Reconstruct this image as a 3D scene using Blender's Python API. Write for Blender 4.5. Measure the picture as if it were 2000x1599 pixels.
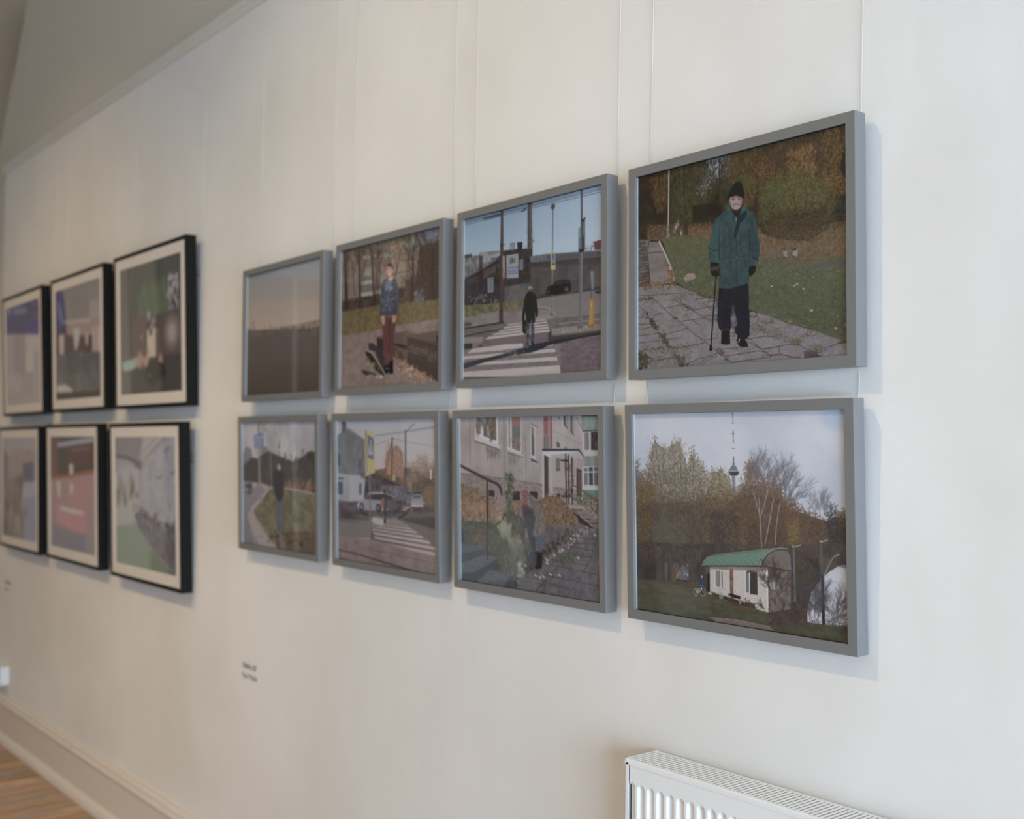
import bpy, math, random
import numpy as np
from mathutils import Matrix, Vector

for o in list(bpy.data.objects):
    bpy.data.objects.remove(o)

# ------------------------------------------------------------------ camera
SC = bpy.context.scene
COL = SC.collection
F_PX, IMG_W, IMG_H = 2148.4957, 2000, 1599
cam_data = bpy.data.cameras.new('camera')
cam = bpy.data.objects.new('camera', cam_data)
COL.objects.link(cam)
R = Vector((0.6346291839, 0.7727470713, 0.0103808849))
U = Vector((0.0211916652, -0.0308282855, 0.99930002))
Fw = Vector((-0.7725261887, 0.6339649680, 0.0359403269))
CAM = Vector((0.0, -1.60585, 1.502))
cam.matrix_world = Matrix(((R.x, U.x, -Fw.x, CAM.x), (R.y, U.y, -Fw.y, CAM.y), (R.z, U.z, -Fw.z, CAM.z), (0, 0, 0, 1)))
cam_data.sensor_fit = 'HORIZONTAL'
cam_data.sensor_width = 36.0
cam_data.lens = 36.0 * F_PX / IMG_W
cam_data.clip_start = 0.05
cam_data.dof.use_dof = True
cam_data.dof.focus_distance = 1.98
cam_data.dof.aperture_fstop = 2.9
SC.camera = cam

# ------------------------------------------------------------------ light, exposure
SC.view_settings.view_transform = 'Standard'
SC.view_settings.look = 'None'
SC.view_settings.gamma = 1.0
SC.view_settings.use_curve_mapping = False
SC.view_settings.exposure = 0.0

world = bpy.data.worlds.new('overcast_sky')
SC.world = world
world.use_nodes = True
wn = world.node_tree
wn.nodes['Background'].inputs[0].default_value = (.59, .775, .985, 1)
wn.nodes['Background'].inputs[1].default_value = 17.0


def portal(name, loc, rot, sx, sy):
    """sampling guide for the daylight that enters through a real window opening"""
    ld = bpy.data.lights.new(name, 'AREA')
    ld.shape = 'RECTANGLE'
    ld.size, ld.size_y = sx, sy
    ld.cycles.is_portal = True
    o = bpy.data.objects.new(name, ld)
    COL.objects.link(o)
    o.location = loc
    o.rotation_euler = rot
    return o


def spot(name, loc, target, watts, angle, blend, radius, col):
    ld = bpy.data.lights.new(name, 'SPOT')
    ld.energy = watts
    ld.color = col
    ld.spot_size = math.radians(angle)
    ld.spot_blend = blend
    ld.shadow_soft_size = radius
    o = bpy.data.objects.new(name, ld)
    COL.objects.link(o)
    o.location = loc
    d = Vector(target) - Vector(loc)
    o.rotation_euler = d.to_track_quat('-Z', 'Y').to_euler()
    return o


portal('portal_right', (3.4, -2.2, 1.225), (0, math.radians(90), 0), 2.25, 3.4)
portal('portal_door', (-7.26, -2.32, 1.35), (0, math.radians(-90), 0), 2.7, .04)
spot('gallery_spot_grey', (-2.15, -2.6, 4.2), (-2.35, 0, -.3), 158, 88, .9, .045, (1, .76, .44))
spot('gallery_spot_black', (-4.8, -2.6, 4.2), (-5.3, 0, -.6), 135, 84, .9, .045, (1, .68, .30))

# ------------------------------------------------------------------ helpers
def tag(o, label=None, cat=None, group=None, kind=None):
    if label: o['label'] = label
    if cat: o['category'] = cat
    if group: o['group'] = group
    if kind: o['kind'] = kind
    return o


def empty(name, loc=(0, 0, 0)):
    o = bpy.data.objects.new(name, None)
    o.empty_display_size = 0.05
    COL.objects.link(o)
    o.location = loc
    return o


class MB:
    def __init__(s):
        s.v, s.f = [], []

    def add(s, vs, fs):
        n = len(s.v)
        s.v += [tuple(v) for v in vs]
        s.f += [tuple(i + n for i in f) for f in fs]
        return s

    def box(s, x0, x1, y0, y1, z0, z1):
        vs = [(x, y, z) for z in (z0, z1) for y in (y0, y1) for x in (x0, x1)]
        return s.add(vs, [(0, 2, 3, 1), (4, 5, 7, 6), (0, 1, 5, 4), (1, 3, 7, 5), (3, 2, 6, 7), (2, 0, 4, 6)])

    def prism(s, prof, axis, a, b):
        """extrude a closed 2D profile along axis x, y or z"""
        n = len(prof)
        def P(p, t):
            if axis == 'x': return (t, p[0], p[1])
            if axis == 'y': return (p[0], t, p[1])
            return (p[0], p[1], t)
        vs = [P(p, a) for p in prof] + [P(p, b) for p in prof]
        fs = [(i, (i + 1) % n, n + (i + 1) % n, n + i) for i in range(n)]
        fs += [tuple(range(n))[::-1], tuple(range(n, 2 * n))]
        return s.add(vs, fs)

    def tube(s, pts, r, n=8):
        pts = [Vector(p) for p in pts]
        rings = []
        for i, p in enumerate(pts):
            d = (pts[min(i + 1, len(pts) - 1)] - pts[max(i - 1, 0)]).normalized()
            a = d.orthogonal().normalized() if abs(d.z) < .9 else Vector((1, 0, 0))
            a = (a - d * a.dot(d)).normalized()
            b = d.cross(a)
            rings.append([p + (a * math.cos(t) + b * math.sin(t)) * r for t in [2 * math.pi * k / n for k in range(n)]])
        vs = [v for rg in rings for v in rg]
        fs = []
        for i in range(len(rings) - 1):
            for k in range(n):
                fs.append((i * n + k, i * n + (k + 1) % n, (i + 1) * n + (k + 1) % n, (i + 1) * n + k))
        fs += [tuple(range(n))[::-1], tuple(range((len(rings) - 1) * n, len(rings) * n))]
        return s.add(vs, fs)

    def ring(s, W, H, prof, z0=0.0, cx=0.0):
        """mitred rectangular ring; prof = closed list of (inset from the outer edge, y)"""
        n = len(prof)
        vs = []
        for (sx, sz) in ((-1, 0), (1, 0), (1, 1), (-1, 1)):
            for (i, y) in prof:
                x = cx + sx * (W / 2 - i)
                z = z0 + (H - i if sz else i)
                vs.append((x, y, z))
        fs = []
        for c in range(4):
            d = (c + 1) % 4
            for k in range(n):
                l = (k + 1) % n
                fs.append((c * n + k, c * n + l, d * n + l, d * n + k))
        return s.add(vs, fs)

    def build(s, name, m, parent=None, bevel=0, smooth=False, seg=2):
        me = bpy.data.meshes.new(name)
        me.from_pydata(s.v, [], s.f)
        me.validate()
        import bmesh
        bm = bmesh.new(); bm.from_mesh(me)
        bmesh.ops.recalc_face_normals(bm, faces=bm.faces)
        bm.to_mesh(me); bm.free()
        me.update()
        o = bpy.data.objects.new(name, me)
        COL.objects.link(o)
        if m: me.materials.append(m)
        if parent: o.parent = parent
        if bevel:
            b = o.modifiers.new('bevel', 'BEVEL'); b.width = bevel; b.segments = seg
            b.limit_method = 'ANGLE'; b.angle_limit = math.radians(40)
        if smooth:
            for p in me.polygons: p.use_smooth = True
        return o


def lin(c):
    return tuple(((v / 255) / 12.92 if v <= 10.31475 else ((v / 255 + .055) / 1.055) ** 2.4) for v in c)


def mat(name, col, rough=.6, spec=.5, metallic=0.0, bump=None, var=None, srgb=True):
    m = bpy.data.materials.new(name)
    m.use_nodes = True
    nt = m.node_tree
    b = nt.nodes['Principled BSDF']
    c = lin(col) if srgb else col
    b.inputs['Base Color'].default_value = (*c, 1)
    b.inputs['Roughness'].default_value = rough
    b.inputs['Specular IOR Level'].default_value = spec
    b.inputs['Metallic'].default_value = metallic
    tc = nt.nodes.new('ShaderNodeTexCoord')
    if var:
        scale, amt = var
        nz = nt.nodes.new('ShaderNodeTexNoise'); nz.inputs['Scale'].default_value = scale; nz.inputs['Detail'].default_value = 4
        mx = nt.nodes.new('ShaderNodeMix'); mx.data_type = 'RGBA'; mx.blend_type = 'MULTIPLY'
        mx.inputs['Factor'].default_value = 1
        mr = nt.nodes.new('ShaderNodeMapRange')
        mr.inputs['From Min'].default_value = .3; mr.inputs['From Max'].default_value = .7
        mr.inputs['To Min'].default_value = 1 - amt; mr.inputs['To Max'].default_value = 1
        nt.links.new(tc.outputs['Object'], nz.inputs['Vector'])
        nt.links.new(nz.outputs['Fac'], mr.inputs['Value'])
        mx.inputs['A'].default_value = (*c, 1)
        nt.links.new(mr.outputs['Result'], mx.inputs['B'])
        nt.links.new(mx.outputs['Result'], b.inputs['Base Color'])
    if bump:
        scale, strength, dist = bump
        nz = nt.nodes.new('ShaderNodeTexNoise'); nz.inputs['Scale'].default_value = scale; nz.inputs['Detail'].default_value = 5
        bp = nt.nodes.new('ShaderNodeBump'); bp.inputs['Strength'].default_value = strength; bp.inputs['Distance'].default_value = dist
        nt.links.new(tc.outputs['Object'], nz.inputs['Vector'])
        nt.links.new(nz.outputs['Fac'], bp.inputs['Height'])
        nt.links.new(bp.outputs['Normal'], b.inputs['Normal'])
    return m


def wall_paint():
    """matt emulsion: fine orange-peel, broad trowel undulation, faint patchiness"""
    m = mat('wall_emulsion', (236, 232, 226), .75, .25)
    nt = m.node_tree; b = nt.nodes['Principled BSDF']
    tc = nt.nodes['Texture Coordinate']
    n1 = nt.nodes.new('ShaderNodeTexNoise'); n1.inputs['Scale'].default_value = 170; n1.inputs['Detail'].default_value = 3
    n2 = nt.nodes.new('ShaderNodeTexNoise'); n2.inputs['Scale'].default_value = 3.2; n2.inputs['Detail'].default_value = 3
    mp = nt.nodes.new('ShaderNodeMapping'); mp.inputs['Scale'].default_value = (1.6, 1, .7)
    nt.links.new(tc.outputs['Object'], mp.inputs['Vector'])
    nt.links.new(tc.outputs['Object'], n1.inputs['Vector'])
    nt.links.new(mp.outputs['Vector'], n2.inputs['Vector'])
    b1 = nt.nodes.new('ShaderNodeBump'); b1.inputs['Strength'].default_value = .35; b1.inputs['Distance'].default_value = .0012
    b2 = nt.nodes.new('ShaderNodeBump'); b2.inputs['Strength'].default_value = .6; b2.inputs['Distance'].default_value = .006
    nt.links.new(n2.outputs['Fac'], b2.inputs['Height'])
    nt.links.new(n1.outputs['Fac'], b1.inputs['Height'])
    nt.links.new(b2.outputs['Normal'], b1.inputs['Normal'])
    nt.links.new(b1.outputs['Normal'], b.inputs['Normal'])
    n3 = nt.nodes.new('ShaderNodeTexNoise'); n3.inputs['Scale'].default_value = 1.7; n3.inputs['Detail'].default_value = 5
    nt.links.new(tc.outputs['Object'], n3.inputs['Vector'])
    cr = nt.nodes.new('ShaderNodeValToRGB')
    cr.color_ramp.elements[0].position = .35; cr.color_ramp.elements[0].color = (*lin((230, 226, 222)), 1)
    cr.color_ramp.elements[1].position = .65; cr.color_ramp.elements[1].color = (*lin((239, 236, 234)), 1)
    nt.links.new(n3.outputs['Fac'], cr.inputs['Fac'])
    nt.links.new(cr.outputs['Color'], b.inputs['Base Color'])
    return m


def glass_mat():
    m = bpy.data.materials.new('picture_glass')
    m.use_nodes = True
    nt = m.node_tree; nt.nodes.clear()
    out = nt.nodes.new('ShaderNodeOutputMaterial')
    mx = nt.nodes.new('ShaderNodeMixShader')
    tr = nt.nodes.new('ShaderNodeBsdfTransparent'); tr.inputs[0].default_value = (.97, .98, .975, 1)
    gl = nt.nodes.new('ShaderNodeBsdfGlossy'); gl.inputs['Roughness'].default_value = 0.015
    fr = nt.nodes.new('ShaderNodeFresnel')
    ge = nt.nodes.new('ShaderNodeNewGeometry')
    io = nt.nodes.new('ShaderNodeMapRange')        # same reflectance when a ray leaves the pane as when it enters
    io.inputs['To Min'].default_value = 1.5; io.inputs['To Max'].default_value = 1 / 1.5
    nt.links.new(ge.outputs['Backfacing'], io.inputs['Value']); nt.links.new(io.outputs[0], fr.inputs['IOR'])
    nt.links.new(fr.outputs[0], mx.inputs[0])
    nt.links.new(tr.outputs[0], mx.inputs[1]); nt.links.new(gl.outputs[0], mx.inputs[2])
    nt.links.new(mx.outputs[0], out.inputs[0])
    return m


def print_mat():
    m = bpy.data.materials.new('photographic_print')
    m.use_nodes = True
    nt = m.node_tree; b = nt.nodes['Principled BSDF']
    at = nt.nodes.new('ShaderNodeAttribute'); at.attribute_name = 'ink'
    nt.links.new(at.outputs['Color'], b.inputs['Base Color'])
    b.inputs['Roughness'].default_value = .5
    b.inputs['Specular IOR Level'].default_value = .15
    return m


def floor_mat():
    m = bpy.data.materials.new('pine_floorboards')
    m.use_nodes = True
    nt = m.node_tree; b = nt.nodes['Principled BSDF']
    N = nt.nodes.new; L = nt.links.new
    tc = N('ShaderNodeTexCoord'); sp = N('ShaderNodeSeparateXYZ'); L(tc.outputs['Object'], sp.inputs[0])
    mu = N('ShaderNodeMath'); mu.operation = 'MULTIPLY'; mu.inputs[1].default_value = 1 / .105; L(sp.outputs['X'], mu.inputs[0])
    fl = N('ShaderNodeMath'); fl.operation = 'FLOOR'; L(mu.outputs[0], fl.inputs[0])
    fc = N('ShaderNodeMath'); fc.operation = 'FRACT'; L(mu.outputs[0], fc.inputs[0])
    wn_ = N('ShaderNodeTexWhiteNoise'); wn_.noise_dimensions = '1D'; L(fl.outputs[0], wn_.inputs['W'])
    mp = N('ShaderNodeMapping'); mp.inputs['Scale'].default_value = (26, 1.6, 1); L(tc.outputs['Object'], mp.inputs[0])
    ad = N('ShaderNodeVectorMath'); ad.operation = 'ADD'; L(mp.outputs[0], ad.inputs[0]); L(wn_.outputs['Color'], ad.inputs[1])
    nz = N('ShaderNodeTexNoise'); nz.inputs['Scale'].default_value = 2.2; nz.inputs['Detail'].default_value = 6; L(ad.outputs[0], nz.inputs['Vector'])
    cr = N('ShaderNodeValToRGB')
    cr.color_ramp.elements[0].position = .3; cr.color_ramp.elements[0].color = (*lin((158, 124, 96)), 1)
    cr.color_ramp.elements[1].position = .7; cr.color_ramp.elements[1].color = (*lin((220, 186, 154)), 1)
    L(nz.outputs['Fac'], cr.inputs['Fac'])
    mr = N('ShaderNodeMapRange'); mr.inputs['To Min'].default_value = .72; mr.inputs['To Max'].default_value = 1.1; L(wn_.outputs['Value'], mr.inputs['Value'])
    m1 = N('ShaderNodeMix'); m1.data_type = 'RGBA'; m1.blend_type = 'MULTIPLY'; m1.inputs['Factor'].default_value = 1
    L(cr.outputs['Color'], m1.inputs['A']); L(mr.outputs[0], m1.inputs['B'])
    gp = N('ShaderNodeMath'); gp.operation = 'LESS_THAN'; gp.inputs[1].default_value = .05; L(fc.outputs[0], gp.inputs[0])
    m2 = N('ShaderNodeMix'); m2.data_type = 'RGBA'; L(gp.outputs[0], m2.inputs['Factor'])
    L(m1.outputs['Result'], m2.inputs['A']); m2.inputs['B'].default_value = (.02, .014, .01, 1)
    # worn, paint-spattered strip near the skirting
    n4 = N('ShaderNodeTexNoise'); n4.inputs['Scale'].default_value = 9; n4.inputs['Detail'].default_value = 6; L(tc.outputs['Object'], n4.inputs['Vector'])
    gt = N('ShaderNodeMapRange'); gt.inputs['From Min'].default_value = .54; gt.inputs['From Max'].default_value = .66; L(n4.outputs['Fac'], gt.inputs['Value'])
    m3 = N('ShaderNodeMix'); m3.data_type = 'RGBA'; L(gt.outputs[0], m3.inputs['Factor'])
    L(m2.outputs['Result'], m3.inputs['A']); m3.inputs['B'].default_value = (*lin((166, 154, 144)), 1)
    L(m3.outputs['Result'], b.inputs['Base Color'])
    b.inputs['Roughness'].default_value = .45
    bp = N('ShaderNodeBump'); bp.inputs['Strength'].default_value = .4; bp.inputs['Distance'].default_value = .002
    iv = N('ShaderNodeMath'); iv.operation = 'SUBTRACT'; iv.inputs[0].default_value = 1; L(gp.outputs[0], iv.inputs[1])
    L(iv.outputs[0], bp.inputs['Height']); L(bp.outputs['Normal'], b.inputs['Normal'])
    return m


M = dict(
    wall=wall_paint(),
    ceiling=mat('ceiling_paint', (213, 205, 192), .85, .2, bump=(40, .2, .002)),
    vault=mat('vault_paint', (238, 232, 222), .85, .2, bump=(40, .2, .002)),
    trim=mat('skirting_gloss', (226, 216, 206), .35, .45, bump=(30, .1, .001)),
    rail=mat('picture_rail_paint', (222, 216, 206), .5, .4),
    floor=floor_mat(),
    grey=mat('grey_painted_wood', (123, 122, 122), .34, .6, bump=(220, .12, .0006), var=(30, .05)),
    black=mat('black_stained_wood', (26, 25, 24), .5, .15, bump=(200, .15, .0005), var=(25, .15)),
    glass=glass_mat(),
    ink=print_mat(),
    lit_spacer=mat('white_lit_spacer', (228, 230, 232), .5, .3),
    shade_spacer=mat('dark_shade_spacer', (30, 28, 26), .9, .05),
    matboard=mat('mat_board', (222, 214, 208), .9, .1, bump=(400, .1, .0003)),
    backing=mat('brown_backing_board', (120, 92, 62), .85, .1),
    line=mat('clear_nylon_line', (235, 234, 230), .25, .6),
    brass=mat('brass_hanger', (120, 100, 52), .35, .6, metallic=.8),
    radiator=mat('radiator_enamel', (240, 240, 240), .25, .5),
    rad_in=mat('radiator_inside', (70, 74, 80), .6, .3),
    plastic=mat('white_plastic', (232, 232, 234), .35, .5),
    text=mat('wall_lettering', (158, 152, 147), .8, .1),
    wall_far=mat('far_wall_emulsion', (220, 208, 192), .8, .2, bump=(60, .2, .001)),
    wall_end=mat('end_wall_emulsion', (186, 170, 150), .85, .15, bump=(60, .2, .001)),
    dark=mat('dark_door_paint', (80, 72, 64), .5, .4),
)

# ------------------------------------------------------------------ the room
XL, XR, YF, ZC, ZR = -7.2, 3.4, -5.6, 4.6, 2.966
BX = -6.258                      # where the picture wall bends away


def quadmesh(name, quads, m, kind='structure', thick=None):
    b = MB()
    for q in quads:
        b.add(q, [tuple(range(len(q)))])
    o = b.build(name, m)
    tag(o, kind=kind)
    return o


w = MB()
w.box(BX, XR + .1, 0, .12, -.1, ZR + .02)
w.prism([(BX, 0), (BX, .12), (XL - .1, .32), (XL - .1, .20)], 'z', -.1, ZR + .02)
tag(w.build('wall_picture', M['wall']), kind='structure')

# lunette above the rail leans slightly into the room, bounded by the vault groin
crease = [(-6.258, 2.952), (-6.215, 3.12), (-6.165, 3.315), (-6.09, 3.40), (-5.99, 3.462), (-5.87, 3.59), (-5.751, 3.737), (-5.55, 3.93), (-5.25, 4.12), (-4.8, 4.28), (-4.2, 4.38), (-3.4, 4.42)]
lean = .06
P3 = [(x, -(z - 2.95) * lean, z) for x, z in crease]
c = MB()
n = len(P3)
top = [(XR + .1, -(4.42 - 2.95) * lean, 4.42), (XR + .1, 0, 2.95)]
c.add(P3 + top, [tuple(range(n + 2))])
tag(c.build('wall_upper_lunette', M['ceiling']), kind='structure')
v = MB()
far = [(x - 2.6, y + .56, z + .0) for (x, y, z) in P3]
near = [(x - 1.3, YF, z + .0) for (x, y, z) in P3]
fs = []
for i in range(n - 1):
    fs.append((i, i + 1, n + i + 1, n + i))
v.add(P3 + far, fs)

tag(v.build('ceiling_vault', M['vault'], smooth=True), kind='structure')

f = MB(); f.box(XL - .1, XR + .1, YF - .1, .3, -.1, 0)
tag(f.build('floor', M['floor']), kind='structure')
cl = MB(); cl.box(XL - 2.2, XR + .1, YF - .1, 1.2, 4.42, 4.5)
tag(cl.build('ceiling', M['ceiling']), kind='structure')


rc = MB(); rc.box(XL - .8, BX + .5, 1.05, 1.15, 2.0, 4.5)
tag(rc.build('wall_recess', M['ceiling']), kind='structure')


def wall_with_holes(name, axis, pos, t, a0, a1, z0, z1, holes, m):
    """a wall slab in the plane axis=pos with rectangular openings (a0,a1,z0,z1)"""
    b = MB()
    cuts = sorted(set([a0, a1] + [h[0] for h in holes] + [h[1] for h in holes]))
    for i in range(len(cuts) - 1):
        s0, s1 = cuts[i], cuts[i + 1]
        hs = sorted([h for h in holes if h[0] <= s0 + 1e-6 and h[1] >= s1 - 1e-6], key=lambda h: h[2])
        z = z0
        for h in hs + [(0, 0, z1, z1)]:
            if h[2] - z > 1e-4:
                if axis == 'x': b.box(pos, pos + t, s0, s1, z, h[2])
                else: b.box(s0, s1, pos, pos + t, z, h[2])
            z = h[3]
    return tag(b.build(name, m), kind='structure')


WR = [(-3.9, -0.5, 0.1, 2.35)]
WE = [(-2.34, -2.30, 0.0, 2.7)]
wall_with_holes('wall_right', 'x', XR, .12, YF - .1, .3, -.1, 4.5, WR, M['wall'])
wall_with_holes('wall_end', 'x', XL - .12, .12, YF - .1, 1.2, -.1, 4.5, WE, M['wall_end'])
WO = []
wall_with_holes('wall_opposite', 'y', YF - .12, .12, XL - .1, XR + .1, -.1, 4.5, WO, M['wall_far'])


def sash(name, axis, pos, a0, a1, z0, z1):
    b = MB()
    t = .05
    def bx(p0, p1, q0, q1):
        if axis == 'x': b.box(pos, pos + .06, p0, p1, q0, q1)
        else: b.box(p0, p1, pos, pos + .06, q0, q1)
    bx(a0, a0 + t, z0, z1); bx(a1 - t, a1, z0, z1)
    bx(a0 + t, a1 - t, z0, z0 + t); bx(a0 + t, a1 - t, z1 - t, z1)
    zm = (z0 + z1) / 2
    bx(a0 + t, a1 - t, zm - .025, zm + .025)
    return tag(b.build(name, M['trim']), kind='structure')


for i, h in enumerate(WR): sash('window_%d' % (i + 1), 'x', XR + .03, *h)
for i, h in enumerate(WO): sash('window_%d' % (i + 1 + len(WR)), 'y', YF - .09, *h)

# the pair of doors in the end wall stands slightly ajar
d = MB(); d.box(XL - .06, XL + .0, -2.34 - .9, -2.34 - .003, 0, 2.7)
d.box(XL - .06, XL + .0, -2.34 - .9, -2.34 - .003, 0, 2.7)
doorleafs = [(-2.34 - .9, -2.34), (-2.30, -2.30 + .9)]
for i, (a, b_) in enumerate(doorleafs):
    d = MB(); d.box(XL + .001, XL + .041, a, b_, 0.005, 2.7)
    for zz in (0.2, 1.45):
        d.box(XL + .041, XL + .052, a + .15, b_ - .15, zz, zz + 1.05)
    tag(d.build('door_%d' % (i + 1), M['dark'], bevel=.004), kind='structure')

# skirting: torus moulding, plain face, bead at the floor
prof = [(0, 0), (-.046, 0), (-.046, .014), (-.040, .030), (-.024, .046), (-.024, .178), (-.030, .182), (-.032, .190), (-.029, .198), (-.024, .200), (-.024, .206), (-.020, .216), (-.012, .222), (-.010, .229), (0, .229)]
s = MB(); s.prism(prof, 'x', BX - .01, XR)
tag(s.build('baseboard_picture', M['trim'], bevel=.0015), kind='structure')
s = MB(); s.prism(prof, 'x', -.97, 0)
o = tag(s.build('baseboard_bend', M['trim'], bevel=.0015), kind='structure')
o.location = (BX, 0, 0); o.rotation_euler = (0, 0, -math.atan2(.2, .942))

# picture rail
prof = [(0, 0), (-.006, .0), (-.012, .006), (-.014, .012), (-.026, .018), (-.030, .024), (-.030, .032), (-.022, .038), (-.014, .046), (-.004, .05), (0, .05)]
s = MB(); s.prism([(y, z + 2.948) for y, z in prof], 'x', BX - .005, XR)
tag(s.build('trim_1', M['rail'], bevel=.001), kind='structure')
s = MB(); s.prism([(y, z + 2.948) for y, z in prof], 'x', -.97, 0)
o = tag(s.build('trim_2', M['rail'], bevel=.001), kind='structure')
o.location = (BX, 0, 0); o.rotation_euler = (0, 0, -math.atan2(.2, .942))


# ------------------------------------------------------------------ painting of the prints
def _lin(a):
    a = np.clip(a / 255.0, 0, 1)
    return np.where(a <= .04045, a / 12.92, ((a + .055) / 1.055) ** 2.4)


def _vnoise(h, w, cy, cx, rng):
    """smooth value noise, cy x cx cells across the sheet"""
    gy, gx = int(cy) + 2, int(cx) + 2
    g = rng.random((gy, gx)).astype(np.float32)
    y = np.linspace(0, cy, h, endpoint=False); x = np.linspace(0, cx, w, endpoint=False)
    yi, xi = y.astype(int), x.astype(int)
    fy, fx = y - yi, x - xi
    fy = (fy * fy * (3 - 2 * fy))[:, None]; fx = (fx * fx * (3 - 2 * fx))[None, :]
    a = g[yi][:, xi]; b = g[yi][:, xi + 1]; c = g[yi + 1][:, xi]; d = g[yi + 1][:, xi + 1]
    return (a * (1 - fx) + b * fx) * (1 - fy) + (c * (1 - fx) + d * fx) * fy


class Sheet:
    """a small rasteriser: draws shapes in print coordinates (0..1000 across, 0..1000 down)"""
    def __init__(s, w, h, base):
        s.w, s.h = w, h
        s.a = np.zeros((h, w, 3), np.float32) + np.array(base, np.float32)
        s.k = 0

    def rng(s):
        s.k += 1
        return np.random.default_rng(7919 * s.k + 13)

    def X(s, pts):
        return np.array(pts, np.float32).reshape(-1, 2) * np.array([s.w / 1000, s.h / 1000], np.float32)

    def mask(s, pts):
        p = s.X(pts)
        x0 = max(0, int(p[:, 0].min())); x1 = min(s.w, int(p[:, 0].max()) + 2)
        y0 = max(0, int(p[:, 1].min())); y1 = min(s.h, int(p[:, 1].max()) + 2)
        if x1 <= x0 or y1 <= y0: return None
        SS = 3
        ys = (np.arange((y1 - y0) * SS) + .5) / SS + y0
        xs = (np.arange((x1 - x0) * SS) + .5) / SS + x0
        cnt = np.zeros((len(ys), len(xs)), bool)
        n = len(p)
        for i in range(n):
            ax, ay = p[i]; bx, by = p[(i + 1) % n]
            if ay == by: continue
            r = (ys >= min(ay, by)) & (ys < max(ay, by))
            if not r.any(): continue
            xc = ax + (ys[r] - ay) * (bx - ax) / (by - ay)
            cnt[r] ^= xs[None, :] > xc[:, None]
        m = cnt.reshape(y1 - y0, SS, x1 - x0, SS).mean((1, 3)).astype(np.float32)
        return slice(y0, y1), slice(x0, x1), m

    def put(s, ys, xs, m, c):
        v = s.a[ys, xs]
        s.a[ys, xs] = v + (np.asarray(c, np.float32) - v) * m[..., None]

    def P(s, pts, c, al=1.0):
        r = s.mask(pts)
        if r: s.put(r[0], r[1], r[2] * al, c)

    def G(s, pts, c0, c1, al=1.0, horiz=0):
        r = s.mask(pts)
        if not r: return
        ys, xs, m = r
        if horiz: t = np.linspace(0, 1, m.shape[1])[None, :, None]
        else: t = np.linspace(0, 1, m.shape[0])[:, None, None]
        s.put(ys, xs, m * al, np.array(c0) * (1 - t) + np.array(c1) * t + np.zeros(m.shape + (3,)))

    def L(s, pts, wd, c, al=1.0):
        p = s.X(pts); r = max(.35, wd * s.w / 2000)
        x0 = max(0, int(p[:, 0].min() - r - 1)); x1 = min(s.w, int(p[:, 0].max() + r + 2))
        y0 = max(0, int(p[:, 1].min() - r - 1)); y1 = min(s.h, int(p[:, 1].max() + r + 2))
        if x1 <= x0 or y1 <= y0: return
        Y, Xg = np.mgrid[y0:y1, x0:x1].astype(np.float32) + .5
        d = np.full(Y.shape, 1e9, np.float32)
        for i in range(len(p) - 1):
            a, b = p[i], p[i + 1]; e = b - a
            t = np.clip(((Xg - a[0]) * e[0] + (Y - a[1]) * e[1]) / max(1e-6, float(e @ e)), 0, 1)
            d = np.minimum(d, np.hypot(Xg - a[0] - t * e[0], Y - a[1] - t * e[1]))
        tw = wd * s.w / 2000
        k = min(1, tw / .35) if tw < .35 else 1
        s.put(slice(y0, y1), slice(x0, x1), np.clip(r + .5 - d, 0, 1) * al * k, c)

    def E(s, x, y, rx, ry, c, al=1.0, soft=.15, rot=0):
        x *= s.w / 1000; y *= s.h / 1000; rx = max(.3, rx * s.w / 1000); ry = max(.3, ry * s.h / 1000)
        R_ = max(rx, ry) * 1.3 + 1
        x0, x1 = max(0, int(x - R_)), min(s.w, int(x + R_ + 2)); y0, y1 = max(0, int(y - R_)), min(s.h, int(y + R_ + 2))
        if x1 <= x0 or y1 <= y0: return
        Y, Xg = np.mgrid[y0:y1, x0:x1].astype(np.float32) + .5
        dx, dy = Xg - x, Y - y
        if rot:
            ca, sa = math.cos(rot), math.sin(rot)
            dx, dy = dx * ca + dy * sa, -dx * sa + dy * ca
        q = np.hypot(dx / rx, dy / ry)
        sf = max(soft, .8 / min(rx, ry))
        s.put(slice(y0, y1), slice(x0, x1), np.clip((1 + sf / 2 - q) / sf, 0, 1) * al, c)

    def N(s, pts, c0, c1, cx, cy, al=1.0, octs=3, lo=.3, hi=.7):
        """fractal noise tint between two colours; cx, cy = cells across the whole sheet"""
        r = s.mask(pts)
        g = s.rng()
        if not r: return
        ys, xs, m = r
        n = np.zeros((s.h, s.w), np.float32); t = 0
        for o in range(octs):
            n += _vnoise(s.h, s.w, cy * 2 ** o, cx * 2 ** o, g) * .6 ** o; t += .6 ** o
        n = np.clip((n / t - lo) / (hi - lo), 0, 1)[ys, xs][..., None]
        s.put(ys, xs, m * al, np.array(c0) * (1 - n) + np.array(c1) * n)

    def D(s, pts, n, r0, r1, cols, al=.8, asp=1.0, rot=0.0, jit=.5, core=None):
        """n leaf-like dabs scattered inside an outline"""
        g = s.rng()
        r = s.mask(pts)
        if not r: return
        ys, xs, m = r
        H, W = m.shape
        k = 0; tries = 0
        fl = m.ravel(); idx = np.flatnonzero(fl > .5)
        if not len(idx): return
        pick = g.choice(idx, n)
        rr = g.uniform(r0, r1, n) * s.w / 1000
        ci = g.integers(0, len(cols), n); jt = g.normal(0, 6, n); ra = g.uniform(-jit, jit, n); aa = g.uniform(.55, 1, n) * al
        sg = (.9 * r1 + (6 if n >= 200 else 1.5)) * s.w / 1000        # ragged outlines
        ox = g.normal(0, sg, n); oy = g.normal(0, sg, n)
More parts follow.
